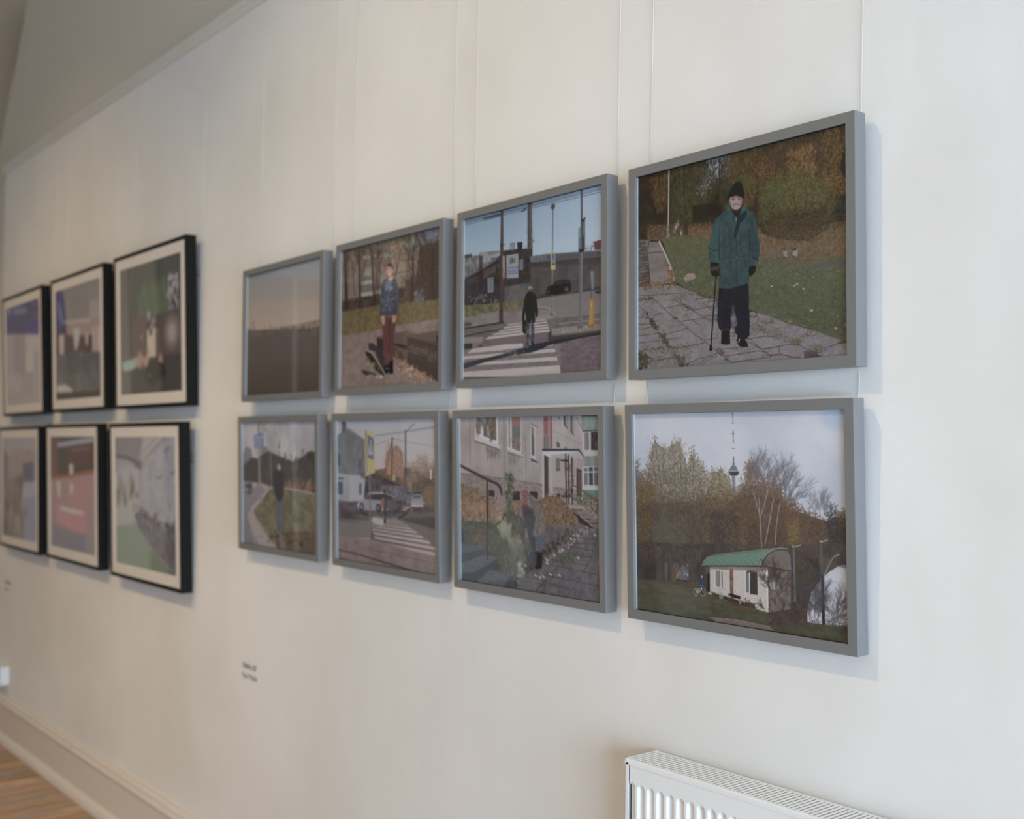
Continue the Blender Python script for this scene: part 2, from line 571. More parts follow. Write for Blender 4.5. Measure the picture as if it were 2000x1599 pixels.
        for i in range(n):
            cy = pick[i] // W + ys.start + oy[i]; cx = pick[i] % W + xs.start + ox[i]
            rx = rr[i]; ry = rr[i] * asp
            R_ = max(rx, ry) + 1
            x0, x1 = max(0, int(cx - R_)), min(s.w, int(cx + R_ + 1)); y0, y1 = max(0, int(cy - R_)), min(s.h, int(cy + R_ + 1))
            if x1 <= x0 or y1 <= y0: continue
            dx = (np.arange(x0, x1) + .5 - cx)[None, :]; dy = (np.arange(y0, y1) + .5 - cy)[:, None]
            a = rot + ra[i]; ca, sa = math.cos(a), math.sin(a)
            q = np.sqrt(((dx * ca + dy * sa) / max(rx, .45)) ** 2 + ((-dx * sa + dy * ca) / max(ry, .45)) ** 2)
            mm = np.clip((1.25 - q) / .5, 0, 1) * aa[i] * min(1, rx / .45)
            s.put(slice(y0, y1), slice(x0, x1), mm, np.array(cols[ci[i]]) + jt[i])

    def T(s, x, y, ang, ln, wd, depth, c, spread=.45, al=.9, sub=3, k=.72):
        """a bare branching tree; ang in degrees from straight up"""
        g = s.rng()
        asp = s.w / s.h
        def rec(x, y, a, l, w_, d):
            n = 3; px, py = x, y; pts = [px, py]
            for i in range(n):
                a += g.normal(0, .05)
                px += math.sin(a) * l / n; py -= math.cos(a) * l / n * asp
                pts += [px, py]
                if d > 0 and i < n - 1:
                    for _ in range(1 if sub < 3 else g.integers(1, 3)):
                        rec(px, py, a + g.choice([-1, 1]) * g.uniform(.4, 1.2) * spread, l * k * g.uniform(.6, .9), w_ * .6, d - 1)
            s.L(pts, w_, c, al)
            if d > 0:
                for q in range(2):
                    rec(px, py, a + g.uniform(-1, 1) * spread, l * k, w_ * .65, d - 1)
        rec(x, y, math.radians(ang), ln, wd, depth)

    def B(s, pts, x0, y0, x1, y1, n, c, wd, al=.5):
        """n evenly spaced parallel lines inside an outline, from one edge line to the other"""
        (ax, ay, bx, by), (cx, cy, dx, dy) = (x0, y0, x1, y1), pts
        for i in range(n):
            t = (i + .5) / n
            s.L([ax + (cx - ax) * t, ay + (cy - ay) * t, bx + (dx - bx) * t, by + (dy - by) * t], wd, c, al)

    def V(s, sig):
        """slight overall softness, as of a print of a photograph"""
        kx = np.array([sig, 1 - 2 * sig, sig], np.float32)
        p = np.pad(s.a, ((1, 1), (0, 0), (0, 0)), 'edge'); s.a = p[:-2] * kx[0] + p[1:-1] * kx[1] + p[2:] * kx[2]
        p = np.pad(s.a, ((0, 0), (1, 1), (0, 0)), 'edge'); s.a = p[:, :-2] * kx[0] + p[:, 1:-1] * kx[1] + p[:, 2:] * kx[2]


def make_art(key):
    w, h, base, gain, haze, ops = ART[key]
    k, veil, sat = TONE[key]
    s = Sheet(w, h, base)
    for op in ops:
        getattr(s, op[0])(*op[1:])
    g = s.a.mean(2, keepdims=True)
    s.a = g + (s.a - g) * sat                     # muted inks
    s.a = s.a * (1 - k) + np.array(veil, np.float32) * k  # grey veil: the haze over each picture, mixed into the ink
    if key in FADE: s.a *= FADE[key]
    a = _lin(s.a)
    # ink densities: the picture's tones through the pane, as reflectance of the paper
    return np.clip((a - np.array(haze)) / np.array(gain), .004, .95).astype(np.float32)


TONE = {'A': (.05, (96, 92, 86), .86), 'B': (.07, (110, 110, 112), .8), 'C': (.08, (124, 120, 116), .7), 'D': (.08, (116, 112, 110), .8),
        'E': (.10, (112, 100, 90), .84), 'F': (.10, (122, 114, 108), .82), 'G': (.05, (110, 102, 96), .9), 'H': (.10, (116, 110, 106), .75),
        'I': (.22, (92, 86, 74), .65), 'J': (.15, (112, 104, 94), .8), 'K': (.12, (130, 120, 108), .8),
        'L': (.12, (124, 116, 110), .7), 'M': (.12, (130, 116, 108), .85), 'N': (.10, (126, 116, 108), .8)}
FADE = {'K': .88, 'N': .88, 'J': .95, 'M': .94}



ART = {}
ART['A'] = (580, 466, (56, 50, 38), [0.585, 0.613, 0.569], [0.0193, 0.0175, 0.0137], [
 ('N',[-20,-20,1020,-20,1020,1020,-20,1020],(44,40,30),(70,62,44),60,16,1,4,0.3,0.7),
 ('N',[-12,-12,256,-12,256,380,-12,334],(40,34,28),(62,52,38),40,10,0.8,3,0.3,0.7),
 ('P',[-12,-12,67,-12,60,266,-12,253],(40,36,32),0.6),
 ('D',[-12,-12,91,-12,80,92,-12,95],60,5.4,10.8,[(70,48,36),(58,44,34)],0.5,1.0,0,0.5),
 ('D',[175,-12,356,-12,374,195,355,303,266,325,185,280],1800,2.0,3.9,[(65,61,42),(78,71,47),(55,51,36),(89,79,50),(49,46,33)],0.6,2.2,0,0.5),
 ('D',[185,115,394,143,374,317,195,292],700,2.0,3.9,[(73,75,49),(59,59,42),(82,81,53)],0.5,1.6,0,0.5),
 ('D',[74,22,164,23,159,149,122,200,96,174,80,92],520,2.1,4.9,[(100,74,46),(85,64,42),(113,82,49),(72,58,41),(56,48,36)],0.5,2,0,0.5),
 ('D',[-12,117,80,132,80,309,-12,297],80,4.3,9.7,[(52,48,34),(60,50,36)],0.5,2,0,0.5),
 ('D',[394,-12,493,-12,496,46,470,104,432,86,394,115,355,176,326,146,346,85],600,1.6,3.1,[(130,138,154),(113,120,134),(149,156,170),(97,100,109)],0.7,1.8,0,0.5),
 ('D',[375,-12,432,-12,432,77,384,65],90,2.9,5.7,[(136,146,164),(150,160,176)],0.6,2,0,0.5),
 ('D',[336,-12,525,-12,506,186,336,186],660,1.9,3.7,[(63,57,40),(55,50,36),(80,73,49)],0.75,2,0,0.5),
 ('L',[430.4,11.2,431.9,123.3,423.9,279.7],4.7,(50,46,36)),
 ('L',[443.6,14.5,446.8,210.2],3.8,(58,54,42),0.8),
 ('L',[401.7,50.9,399.1,293.4],3.8,(56,52,40),0.6),
 ('L',[238.3,1.8,240.9,223.8],5.1,(92,88,76),0.5),
 ('P',[296,206,374,213,432,244,469,335,296,302],(40,34,28),0.7),
 ('D',[470,-12,580,-12,588,240,561,289,488,164],1000,1.8,3.6,[(89,73,44),(102,79,43),(76,65,41),(64,59,40),(111,83,46)],0.65,1.8,0,0.5),
 ('D',[525,108,606,127,606,208,561,198],120,2.7,6.3,[(72,80,50),(84,84,48)],0.6,1.0,0,0.5),
 ('D',[580,-12,1015,-12,1015,293,867,300,579,238],3800,1.6,3.2,[(96,74,46),(113,86,51),(77,60,41),(130,98,56),(64,54,40),(89,66,47)],0.62,2.2,0,0.5),
 ('D',[668,-12,908,-12,907,190,667,159],1000,1.4,2.7,[(64,56,44),(57,50,41),(72,60,48)],0.6,3,0,0.5),
 ('D',[597,80,676,64,706,151,684,243,606,208,588,132],840,1.4,2.9,[(126,88,50),(109,78,45),(139,98,57),(88,66,42),(68,54,38)],0.6,1.0,0,0.5),
 ('D',[892,-12,967,-12,1015,106,965,204,946,283,891,203],1040,1.5,3.1,[(126,97,54),(108,85,49),(138,109,61),(91,72,46),(72,60,41)],0.6,1.0,0,0.5),
 ('D',[753,48,860,50,867,223,752,206],660,1.4,2.7,[(140,104,62),(117,88,55),(151,112,65)],0.6,2.6,0,0.5),
 ('D',[891,203,1015,206,1015,390,906,342],520,2.1,4.1,[(119,91,50),(96,77,46),(130,99,53)],0.6,1.0,0,0.5),
 ('P',[958,177,1015,168,1015,410,937,404,945,317,1015,289],(44,40,34),0.75),
 ('P',[1015,21,1015,21,1015,193,966,170],(40,36,30),0.6),
 ('D',[930,314,1015,309,1015,409,929,398],100,3.1,6.2,[(58,62,44),(70,70,46),(52,48,44),(66,66,82)],0.5,1.0,0,0.5),
 ('P',[608,164,620,166,613,246,607,316,591,318,598,243],(56,44,33),0.75),
 ('L',[614.7,151.8,588.3,95.9],4.4,(50,40,32)),
 ('L',[649.4,253.6,650.9,325.2],5.2,(74,64,48),0.7),
 ('P',[641,198,702,159,786,157,867,197,922,278,937,349,906,410,850,468,751,459,657,415,627,329,623,248],(66,60,38),0.5),
 ('D',[615,174,786,131,954,251,961,387,881,499,700,467,596,350],1800,2.2,4.9,[(70,65,45),(82,75,49),(61,54,40),(93,83,54)],0.5,1.0,0,0.5),
 ('D',[641,198,702,159,786,157,867,197,922,278,937,349,906,410,850,468,751,459,657,415,627,329,623,248],4600,1.6,3.8,[(90,85,52),(99,94,56),(76,73,47),(111,104,61),(59,55,40),(93,85,50)],0.55,1.0,0,0.5),
 ('D',[667,177,867,189,914,310,866,351,701,300],1800,1.4,2.7,[(119,112,67),(109,104,61),(128,118,68),(69,67,45),(86,84,53)],0.5,1.0,0,0.5),
 ('D',[641,180,719,154,727,270,649,254],600,1.7,3.4,[(82,86,50),(94,96,54),(71,74,45)],0.6,1.0,0,0.5),
 ('D',[667,328,914,344,882,465,734,460,658,407],1400,2.2,4.4,[(60,50,38),(53,44,35),(72,60,43),(81,69,45)],0.6,1.0,0,0.5),
 ('L',[768.8,244.2,784.9,352.1,776.2,437.3],3.3,(56,46,34),0.7),
 ('L',[726.8,252.5,751.6,354.1],2.5,(60,50,36),0.7),
 ('L',[834.6,258.7,809.5,374.3],2.4,(58,48,36),0.7),
 ('P',[53,255,276,298,393,311,431,337,614,372,640,412,700,445,833,478,906,444,929,415,1015,418,1015,576,784,560,631,527,393,423,133,353,53,329],(104,84,62),0.95),
 ('N',[53,255,276,298,393,311,431,337,614,372,640,412,700,445,833,478,906,444,929,415,1015,418,1015,576,784,560,631,527,393,423,133,353,53,329],(88,72,54),(126,104,80),120,60,0.7,3,0.3,0.7),
 ('D',[276,298,403,315,403,364,266,344],160,2.9,5.9,[(120,84,50),(104,74,48),(132,92,58)],0.6,0.6,0,0.5),
 ('D',[631,411,1015,435,1015,568,631,518],3000,1.1,2.7,[(128,106,85),(109,88,69),(144,120,98),(89,74,59),(116,97,68)],0.65,0.6,0,0.5),
 ('D',[53,265,276,298,276,350,69,332],440,2.1,4.1,[(81,62,47),(94,72,51),(68,58,44)],0.6,0.6,0,0.5),
 ('D',[882,414,1015,426,1015,476,905,478],150,2.3,4.7,[(92,96,62),(108,100,66)],0.6,0.6,0,0.5),
 ('D',[53,237,431,304,431,337,53,270],840,2.0,4.0,[(55,48,36),(66,56,40),(81,66,47),(49,44,33)],0.6,0.8,0,0.5),
 ('D',[53,255,276,298,276,365,53,329],600,2.1,4.1,[(59,52,40),(74,60,44),(89,72,53)],0.5,0.7,0,0.5),
 ('D',[614,363,1015,401,1015,443,906,444,850,472,700,450,631,393],1400,1.6,3.8,[(64,54,42),(82,68,51),(57,48,38),(97,80,61)],0.5,0.8,0,0.5),
 ('G',[133,341,276,347,393,395,469,436,631,522,700,538,825,567,1015,560,1015,950,926,915,863,875,749,833,577,754,421,683,305,637,200,563,179,483],(100,100,80),(74,76,58),1,0),
 ('N',[133,341,276,347,393,395,469,436,631,522,700,538,825,567,1015,560,1015,950,926,915,863,875,749,833,577,754,421,683,305,637,200,563,179,483],(80,86,64),(104,106,84),40,50,0.6,4,0.3,0.7),
 ('N',[133,341,276,347,393,395,469,436,631,522,700,538,825,567,1015,560,1015,950,926,915,863,875,749,833,577,754,421,683,305,637,200,563,179,483],(62,68,44),(104,104,76),130,140,0.4,3,0.3,0.7),
 ('D',[631,527,1015,576,1015,676,630,643],1800,1.1,2.2,[(111,111,87),(95,102,73),(124,119,95)],0.4,0.6,0,0.5),
 ('D',[577,617,1015,659,1015,817,577,752],1800,1.1,2.2,[(70,83,51),(60,72,44),(81,92,59)],0.5,0.8,0,0.5),
 ('D',[699,784,1015,792,1015,941,863,879],1200,1.0,2.1,[(61,67,44),(52,55,39),(77,75,53)],0.55,0.8,0,0.5),
 ('D',[143,350,393,414,393,516,235,549,184,464],1400,1.3,2.6,[(73,80,51),(90,87,61),(60,66,44),(103,91,69)],0.5,0.7,0,0.5),
 ('D',[215,354,393,395,393,451,236,415],400,1.3,2.6,[(109,90,71),(95,80,63)],0.6,0.6,0,0.5),
 ('D',[315,504,421,521,421,669,305,625,255,571],900,1.3,2.6,[(64,81,47),(77,89,55),(89,92,63)],0.5,0.8,0,0.5),
 ('D',[133,341,276,347,393,395,469,436,631,522,700,538,825,567,1015,560,1015,950,926,915,863,875,749,833,577,754,421,683,305,637,200,563,179,483],110,1.4,2.7,[(176,158,112),(190,170,130),(160,130,84)],0.85,0.7,0,0.5),
 ('E',785.8,661.6,4.9,3.5,(206,180,132),0.9,0.15,0),
 ('E',812.0,686.8,4.9,3.4,(206,180,132),0.9,0.15,0),
 ('E',845.5,787.8,4.8,3.4,(206,180,132),0.9,0.15,0),
 ('E',945.2,877.2,4.6,3.3,(206,180,132),0.9,0.15,0),
 ('E',756.0,825.1,5.0,3.5,(206,180,132),0.9,0.15,0),
 ('E',775.1,667.0,5.0,3.5,(206,180,132),0.9,0.15,0),
 ('E',673.7,657.4,5.2,3.5,(206,180,132),0.9,0.15,0),
 ('E',755.2,826.7,10.8,8.7,(140,98,84),0.9,0.15,0),
 ('D',[133,324,393,381,631,509,700,520,1015,547,1015,597,700,564,631,545,393,432,153,381],2600,1.2,2.9,[(105,93,71),(90,85,63),(79,79,56),(117,98,75),(73,75,52)],0.55,0.6,0,0.5),
 ('D',[179,541,305,616,430,670,577,743,749,824,926,902,926,927,749,850,577,770,421,701,235,626],1000,1.8,3.5,[(77,77,54),(94,89,69),(65,67,48),(108,100,86)],0.6,0.6,0,0.5),
 ('G',[1015,583,944,586,857,585,808,592,865,603,936,605,1015,605],(84,80,84),(92,86,88),0.85,0),
 ('P',[659,496,683,493,693,519,674,527,657,513],(96,98,96),0.8),
 ('P',[722,491,741,503,744,538,729,525],(134,134,136),0.9),
 ('P',[772,499,789,502,786,540,767,528],(140,140,142),0.9),
 ('P',[722,491,737,493,737,504,726,502],(70,66,60)),
 ('P',[766,498,787,498,784,510,768,511],(70,66,60)),
 ('G',[-12,563,69,572,200,582,275,621,354,665,421,687,577,761,665,793,749,837,863,879,942,920,1015,958,1015,1015,782,1015,429,1015,-12,1015,-12,1015],(118,111,113),(126,120,122),1,0),
 ('N',[-12,563,69,572,200,582,275,621,354,665,421,687,577,761,665,793,749,837,863,879,942,920,1015,958,1015,1015,782,1015,429,1015,-12,1015,-12,1015],(106,100,102),(136,130,132),26,40,0.75,4,0.3,0.7),
 ('N',[-12,563,69,572,200,582,275,621,354,665,421,687,577,761,665,793,749,837,863,879,942,920,1015,958,1015,1015,782,1015,429,1015,-12,1015,-12,1015],(104,98,98),(142,136,138),200,220,0.45,2,0.3,0.7),
 ('P',[-12,319,65,334,74,573,-12,568],(92,84,82)),
 ('N',[-12,319,65,334,74,573,-12,568],(74,66,62),(112,104,102),30,90,0.8,2,0.3,0.7),
 ('L',[-5.0,345.0,66.7,351.6],3.3,(60,50,46),0.6),
 ('L',[-5.0,362.0,67.3,368.5],3.3,(60,50,46),0.6),
 ('L',[-5.0,379.0,67.8,385.4],3.3,(60,50,46),0.6),
 ('L',[-5.0,396.0,68.3,402.2],3.3,(60,50,46),0.6),
 ('L',[-5.0,413.0,68.9,419.1],3.3,(60,50,46),0.6),
 ('L',[-5.0,430.0,69.4,436.0],3.3,(60,50,46),0.6),
 ('L',[-5.0,446.9,69.9,452.8],3.3,(60,50,46),0.6),
 ('L',[-5.0,463.9,70.5,469.7],3.3,(60,50,46),0.6),
 ('L',[-5.0,480.9,71.0,486.6],3.3,(60,50,46),0.6),
 ('L',[-5.0,497.9,71.6,503.4],3.3,(60,50,46),0.6),
 ('L',[-5.0,514.9,72.1,520.2],3.3,(60,50,46),0.6),
 ('L',[-5.0,531.8,72.6,537.1],3.3,(60,50,46),0.6),
 ('L',[-5.0,548.8,73.2,553.9],3.3,(60,50,46),0.6),
 ('P',[42,340,117,355,122,366,200,563,189,573,74,573,60,464],(118,110,106)),
 ('N',[42,340,117,355,200,563,189,573,74,573],(108,101,97),(126,119,116),16,40,0.7,3,0.3,0.7),
 ('P',[56,376,122,384,135,400,60,397],(126,118,114),0.9),
 ('P',[58,397,135,402,138,412,60,407],(84,76,72),0.7),
 ('L',[60.3,345.5,53.8,403.8,68.7,572.0],5.4,(66,54,44),0.8),
 ('L',[118.9,353.9,145.1,409.2,179.2,490.5],8.3,(172,162,152)),
 ('L',[179.2,490.5,186.4,522.6],12.4,(166,158,148)),
 ('L',[184.4,507.8,199.7,560.2],9.2,(160,152,142)),
 ('D',[74,550,195,548,203,592,74,580],90,3.1,6.3,[(120,92,60),(104,80,54),(140,112,78),(90,76,50)],0.7,1.0,0,0.5),
 ('D',[-12,555,69,554,69,576,-12,571],40,3.3,6.5,[(96,66,50),(120,84,62)],0.7,1.0,0,0.5),
 ('D',[159,460,184,503,197,558,179,541],30,3.1,6.2,[(120,84,54),(100,72,48)],0.7,1.0,0,0.5),
 ('D',[189,566,430,679,430,698,265,630,184,590],160,3.0,5.9,[(92,88,62),(80,76,54),(112,96,70)],0.6,0.5,0,0.5),
 ('L',[82.6,636.4,121.5,675.2,202.3,751.6,254.8,794.5,297.9,835.8,352.9,875.5,390.3,909.1,423.1,939.8,459.5,966.6,495.5,996.9],2.6,(66,58,50),0.8),
 ('L',[7.7,665.6,43.0,704.1,80.2,763.7,116.8,818.3,166.5,873.3,197.6,921.8,232.7,970.0,250.1,996.0],2.7,(66,58,50),0.8),
 ('L',[191.3,654.4,237.6,683.1,289.5,720.2,340.5,754.6,394.7,790.9],2.6,(66,58,50),0.8),
 ('L',[3.0,611.1,66.4,619.4,135.2,622.0,237.7,629.2],2.7,(66,58,50),0.8),
 ('L',[3.0,639.2,57.1,637.4,82.6,636.4],2.8,(66,58,50),0.8),
 ('L',[144.2,694.8,184.6,691.2,255.0,687.3],2.7,(66,58,50),0.8),
 ('L',[3.0,727.5,57.0,714.3],2.8,(66,58,50),0.8),
 ('L',[135.1,719.0,84.8,723.8],2.7,(66,58,50),0.8),
 ('L',[3.0,759.9,89.4,768.9],2.8,(66,58,50),0.8),
 ('L',[5.3,788.1,89.4,781.7],2.8,(66,58,50),0.8),
 ('L',[5.3,820.4,116.8,817.4],2.8,(66,58,50),0.8),
 ('L',[7.7,859.3,135.0,853.7,237.3,850.6],2.7,(66,58,50),0.8),
 ('L',[144.1,827.2,237.4,815.5,272.1,806.6],2.6,(66,58,50),0.8),
 ('L',[10.0,902.4,166.5,890.0,202.1,901.3,272.0,895.7,352.8,887.7],2.7,(66,58,50),0.8),
 ('L',[5.3,955.8,121.3,953.6,197.6,946.7],2.7,(66,58,50),0.8),
 ('L',[254.5,988.0,318.9,964.0,381.9,952.6,423.1,941.8],2.5,(66,58,50),0.8),
 ('L',[237.4,770.0,293.7,767.8,361.5,767.1],2.6,(66,58,50),0.8),
 ('L',[293.7,769.9,323.5,795.5],2.6,(66,58,50),0.8),
 ('L',[293.8,722.8,357.4,716.0,394.9,716.5],2.5,(66,58,50),0.8),
 ('L',[263.7,721.3,298.1,715.1],2.6,(66,58,50),0.8),
 ('L',[353.1,756.1,423.6,762.0],2.5,(66,58,50),0.8),
 ('L',[378.2,777.0,423.5,782.0],2.5,(66,58,50),0.8),
 ('L',[352.9,873.5,427.4,870.3],2.5,(66,58,50),0.8),
 ('L',[414.9,925.2,487.8,925.3,563.7,923.9],2.4,(66,58,50),0.8),
 ('L',[463.6,958.1,563.6,953.0],2.4,(66,58,50),0.8),
 ('L',[495.5,992.9,563.5,986.1],2.4,(66,58,50),0.8),
 ('L',[272.5,640.0,323.8,650.8,361.7,672.0],2.5,(66,58,50),0.8),
 ('L',[476.1,803.6,510.0,807.1],2.4,(66,58,50),0.8),
 ('L',[479.9,867.3,511.8,870.3],2.4,(66,58,50),0.8),
 ('L',[482.0,849.7,503.9,855.8],2.4,(66,58,50),0.8),
 ('L',[311.0,669.6,365.9,672.5],2.5,(66,58,50),0.8),
 ('L',[365.9,688.7,423.8,689.9],2.5,(66,58,50),0.8),
 ('D',[112,822,140,820,175,874,166,890],70,2.7,5.4,[(84,74,54),(72,62,46)],0.7,1.0,0,0.5),
 ('D',[-12,902,166,886,272,895,272,911,184,921,-12,911],140,2.7,5.4,[(86,78,56),(70,62,46),(96,88,64)],0.65,0.6,0,0.5),
 ('D',[198,918,237,950,263,980,237,1015,198,947],110,3.1,5.7,[(78,68,50),(92,80,58),(62,54,42)],0.7,0.7,0,0.5),
 ('D',[-12,906,57,928,52,978,-12,1015],130,3.3,6.6,[(70,60,46),(84,72,52),(54,46,36)],0.8,1.0,0,0.5),
 ('D',[-12,941,193,946,198,959,66,975,-12,967],90,2.8,5.0,[(78,68,52),(92,80,58)],0.6,0.6,0,0.5),
 ('D',[57,629,85,628,85,641,57,637],25,2.8,5.1,[(84,66,48),(70,58,44)],0.7,0.6,0,0.5),
 ('D',[-12,627,57,633,57,648,-12,644],30,2.8,5.6,[(70,60,46)],0.6,0.5,0,0.5),
 ('E',52.4,708.6,6.5,3.8,(58,50,42),1,0.15,0),
 ('E',204.5,751.0,15.9,4.6,(76,70,52),1,0.15,0),
 ('D',[229,676,294,713,294,725,238,689],50,2.6,4.8,[(84,76,54),(72,64,46)],0.7,0.6,0,0.5),
 ('D',[185,649,264,639,272,652,211,669],50,2.6,4.8,[(88,80,58)],0.55,0.5,0,0.5),
 ('D',[38,704,94,761,117,818,76,767],60,2.8,5.1,[(64,56,46),(52,44,38)],0.7,1.0,0,0.5),
 ('D',[336,689,424,720,424,736,362,729],70,2.5,5.0,[(88,82,58),(104,94,66)],0.6,0.5,0,0.5),
 ('D',[254,984,423,944,439,949,298,1015],70,2.5,4.6,[(74,64,50),(90,78,56)],0.55,0.6,0,0.5),
 ('D',[415,923,447,942,488,1015,456,966],50,2.4,4.4,[(88,78,60),(72,62,48)],0.7,1.0,0,0.5),
 ('P',[252,567,255,547,273,538,298,539,310,555,311,565,294,573,273,579,257,578],(138,120,113)),
 ('N',[252,567,255,547,273,538,298,539,310,555,311,565,294,573,273,579,257,578],(120,104,98),(156,138,130),120,100,0.7,3,0.3,0.7),
 ('E',289.9,551.9,15.5,9.9,(156,138,130),0.5,0.9,0),
 ('E',276.9,574.7,21.6,7.4,(100,84,78),0.5,0.8,0),
 ('L',[558.8,896.2,627.7,940.9,672.6,978.9],2.3,(56,50,46),0.9),
 ('L',[562.7,888.7,646.8,883.0,695.3,889.5],2.3,(56,50,46),0.9),
 ('L',[570.5,885.5,627.7,940.9,706.1,934.1,757.1,929.1],2.2,(56,50,46),0.9),
 ('L',[635.3,941.5,706.1,936.0],2.2,(56,50,46),0.9),
 ('L',[708.0,934.3,706.0,958.7,713.3,970.7],2.2,(56,50,46),0.9),
 ('L',[631.4,970.0,665.2,970.7,709.6,968.5],2.2,(56,50,46),0.9),
 ('L',[713.3,970.7,756.9,985.3,799.7,996.1],2.2,(56,50,46),0.9),
 ('L',[515.5,955.1,612.5,947.3,654.0,958.3],2.3,(56,50,46),0.9),
 ('L',[515.3,990.4,593.2,984.4,672.6,978.9],2.3,(56,50,46),0.9),
 ('L',[792.9,934.1,824.6,957.2,859.4,971.1,897.3,959.6,961.4,941.5,987.9,938.5],2.1,(56,50,46),0.9),
 ('L',[859.4,971.1,876.6,976.2,910.9,964.4],2.1,(56,50,46),0.9),
 ('L',[862.9,975.1,869.7,994.0],2.1,(56,50,46),0.9),
 ('L',[757.1,929.1,800.0,936.6],2.1,(56,50,46),0.9),
 ('L',[668.9,972.9,742.4,976.7],2.2,(56,50,46),0.9),
 ('D',[575,816,617,824,651,851,695,867,750,902,793,914,800,933,757,914,699,890,643,865,594,837],660,1.2,2.7,[(94,83,59),(78,69,51),(109,95,68),(65,60,46)],0.75,0.6,0,0.5),
 ('D',[677,853,728,851,772,852,728,859,688,864],60,1.8,3.7,[(110,90,84),(96,82,72)],0.6,0.5,0,0.5),
 ('D',[579,779,617,782,617,795,579,791],40,1.9,3.8,[(70,56,44),(86,68,50)],0.8,0.5,0,0.5),
 ('D',[628,812,681,814,677,825,632,820],50,1.9,3.8,[(92,60,50),(76,56,46)],0.8,0.5,0,0.5),
 ('D',[793,899,836,880,867,887,867,895,814,904],90,1.7,3.5,[(96,80,54),(82,72,48)],0.7,0.6,0,0.5),
 ('D',[757,907,800,918,807,930,761,928],60,1.8,3.2,[(100,86,56),(84,74,50)],0.7,1.0,0,0.5),
 ('D',[839,951,891,948,890,966,849,970],100,1.7,3.5,[(84,88,56),(68,74,46),(100,100,66)],0.8,0.6,0,0.5),
 ('P',[814,964,870,968,870,1015,814,1015],(78,68,68),0.8),
 ('D',[832,976,944,1015,928,1015,835,1015],110,1.7,3.4,[(64,72,44),(80,84,50),(60,50,40)],0.8,0.6,0,0.5),
 ('P',[961,934,1015,935,1015,946,945,945],(70,52,44),0.7),
 ('D',[571,749,636,769,685,793,800,847,850,874,904,895,965,929,952,906,850,860,743,819,632,772],760,0.9,1.9,[(82,79,53),(98,91,65),(69,65,44),(114,103,79)],0.7,0.7,0,0.5),
 ('E',755.8,824.6,10.1,9.0,(132,94,82),0.9,0.15,0),
 ('E',846.5,787.8,7.0,4.1,(180,160,120),0.9,0.15,0),
 ('E',945.1,876.1,5.4,5.1,(170,150,120),0.9,0.15,0),
 ('L',[171.6,-4.9,170.2,111.7,167.5,294.1],7.1,(150,146,134)),
 ('L',[169.5,10.2,167.5,266.9],2.1,(176,172,158),0.6),
 ('L',[165.8,282.1,166.6,336.7],12.4,(128,122,114)),
 ('D',[160,281,173,284,173,338,160,335],40,1.7,3.7,[(80,72,66),(160,156,150),(100,94,88)],0.8,1.0,0,0.5),
 ('L',[221.3,277.3,200.8,323.6],9.0,(112,108,104),0.9),
 ('D',[195,280,223,274,219,335,195,326],24,2.5,4.5,[(170,166,162),(84,78,70)],0.8,1.0,0,0.5),
 ('L',[235.5,326.1,236.2,339.7],5.7,(170,166,160)),
 ('P',[252,279,272,283,272,348,252,344],(56,48,40),0.7),
 ('P',[427,630,494,634,501,693,489,746,483,783,487,828,474,846,443,845,426,822,418,787,422,721],(38,38,43)),
 ('P',[497,634,568,628,570,739,574,810,572,869,559,889,526,881,504,851,503,829,516,814,502,747],(38,38,43)),
 ('L',[501.1,681.6,498.2,735.9,492.6,762.7],2.8,(30,30,34)),
 ('D',[427,630,565,630,570,863,504,846,505,704,477,832,426,816],120,4.4,11.0,[(32,32,36),(46,46,52),(40,40,46)],0.3,2,0,0.5),
 ('L',[437.7,833.8,476.9,835.0],1.7,(120,120,116),0.6),
 ('P',[439,837,480,838,480,876,481,904,460,908,436,899,438,878],(24,24,26)),
 ('L',[445.9,904.7,478.3,908.1],2.2,(130,126,120),0.8),
 ('P',[513,869,553,886,564,911,564,927,537,927,520,913,511,890],(24,24,26)),
 ('L',[521.8,921.6,559.7,927.0],2.2,(140,136,130),0.9),
 ('L',[509.9,867.2,516.4,882.5],2.2,(170,168,164)),
 ('L',[526.2,886.1,520.7,899.2],3.8,(190,190,188)),
 ('L',[553.4,887.5,559.8,898.9],2.2,(170,170,168)),
 ('L',[414.6,570.2,404.1,680.2,395.7,796.2,386.3,912.3],6.3,(24,22,22)),
 ('L',[415.1,589.8,412.2,614.4],2.8,(120,116,110),0.7),
 ('L',[407.5,686.2,396.8,835.3],1.7,(86,82,80),0.6),
 ('P',[381,900,393,902,393,930,379,928],(26,24,24)),
 ('P',[474,231,491,279,528,286,551,257,562,280,588,298,603,334,614,417,622,472,614,532,603,534,600,554,573,550,572,623,533,634,477,641,427,630,426,527,427,508,387,502,379,489,375,444,385,392,399,327,410,299,445,272,469,264],(54,72,73)),
 ('N',[474,231,491,279,528,286,551,257,562,280,588,298,603,334,614,417,622,472,614,532,603,534,600,554,573,550,572,623,533,634,477,641,427,630,426,527,427,508,387,502,379,489,375,444,385,392,399,327,410,299,445,272,469,264],(46,62,63),(64,84,86),60,30,0.6,3,0.3,0.7),
 ('P',[410,301,431,294,433,351,428,416,427,505,387,502,377,452,386,387],(68,92,92),0.35),
 ('P',[588,298,604,339,617,428,622,472,614,530,598,530,576,497,571,442,582,379,577,334],(44,62,62),0.4),
 ('L',[432.3,328.2,427.6,416.4,428.5,494.4],4.0,(38,50,50),0.8),
 ('L',[571.4,371.2,573.8,463.8,570.9,528.3],3.8,(38,50,50),0.8),
 ('L',[376.0,429.8,404.7,448.7,427.5,444.2],4.6,(38,50,50),0.7),
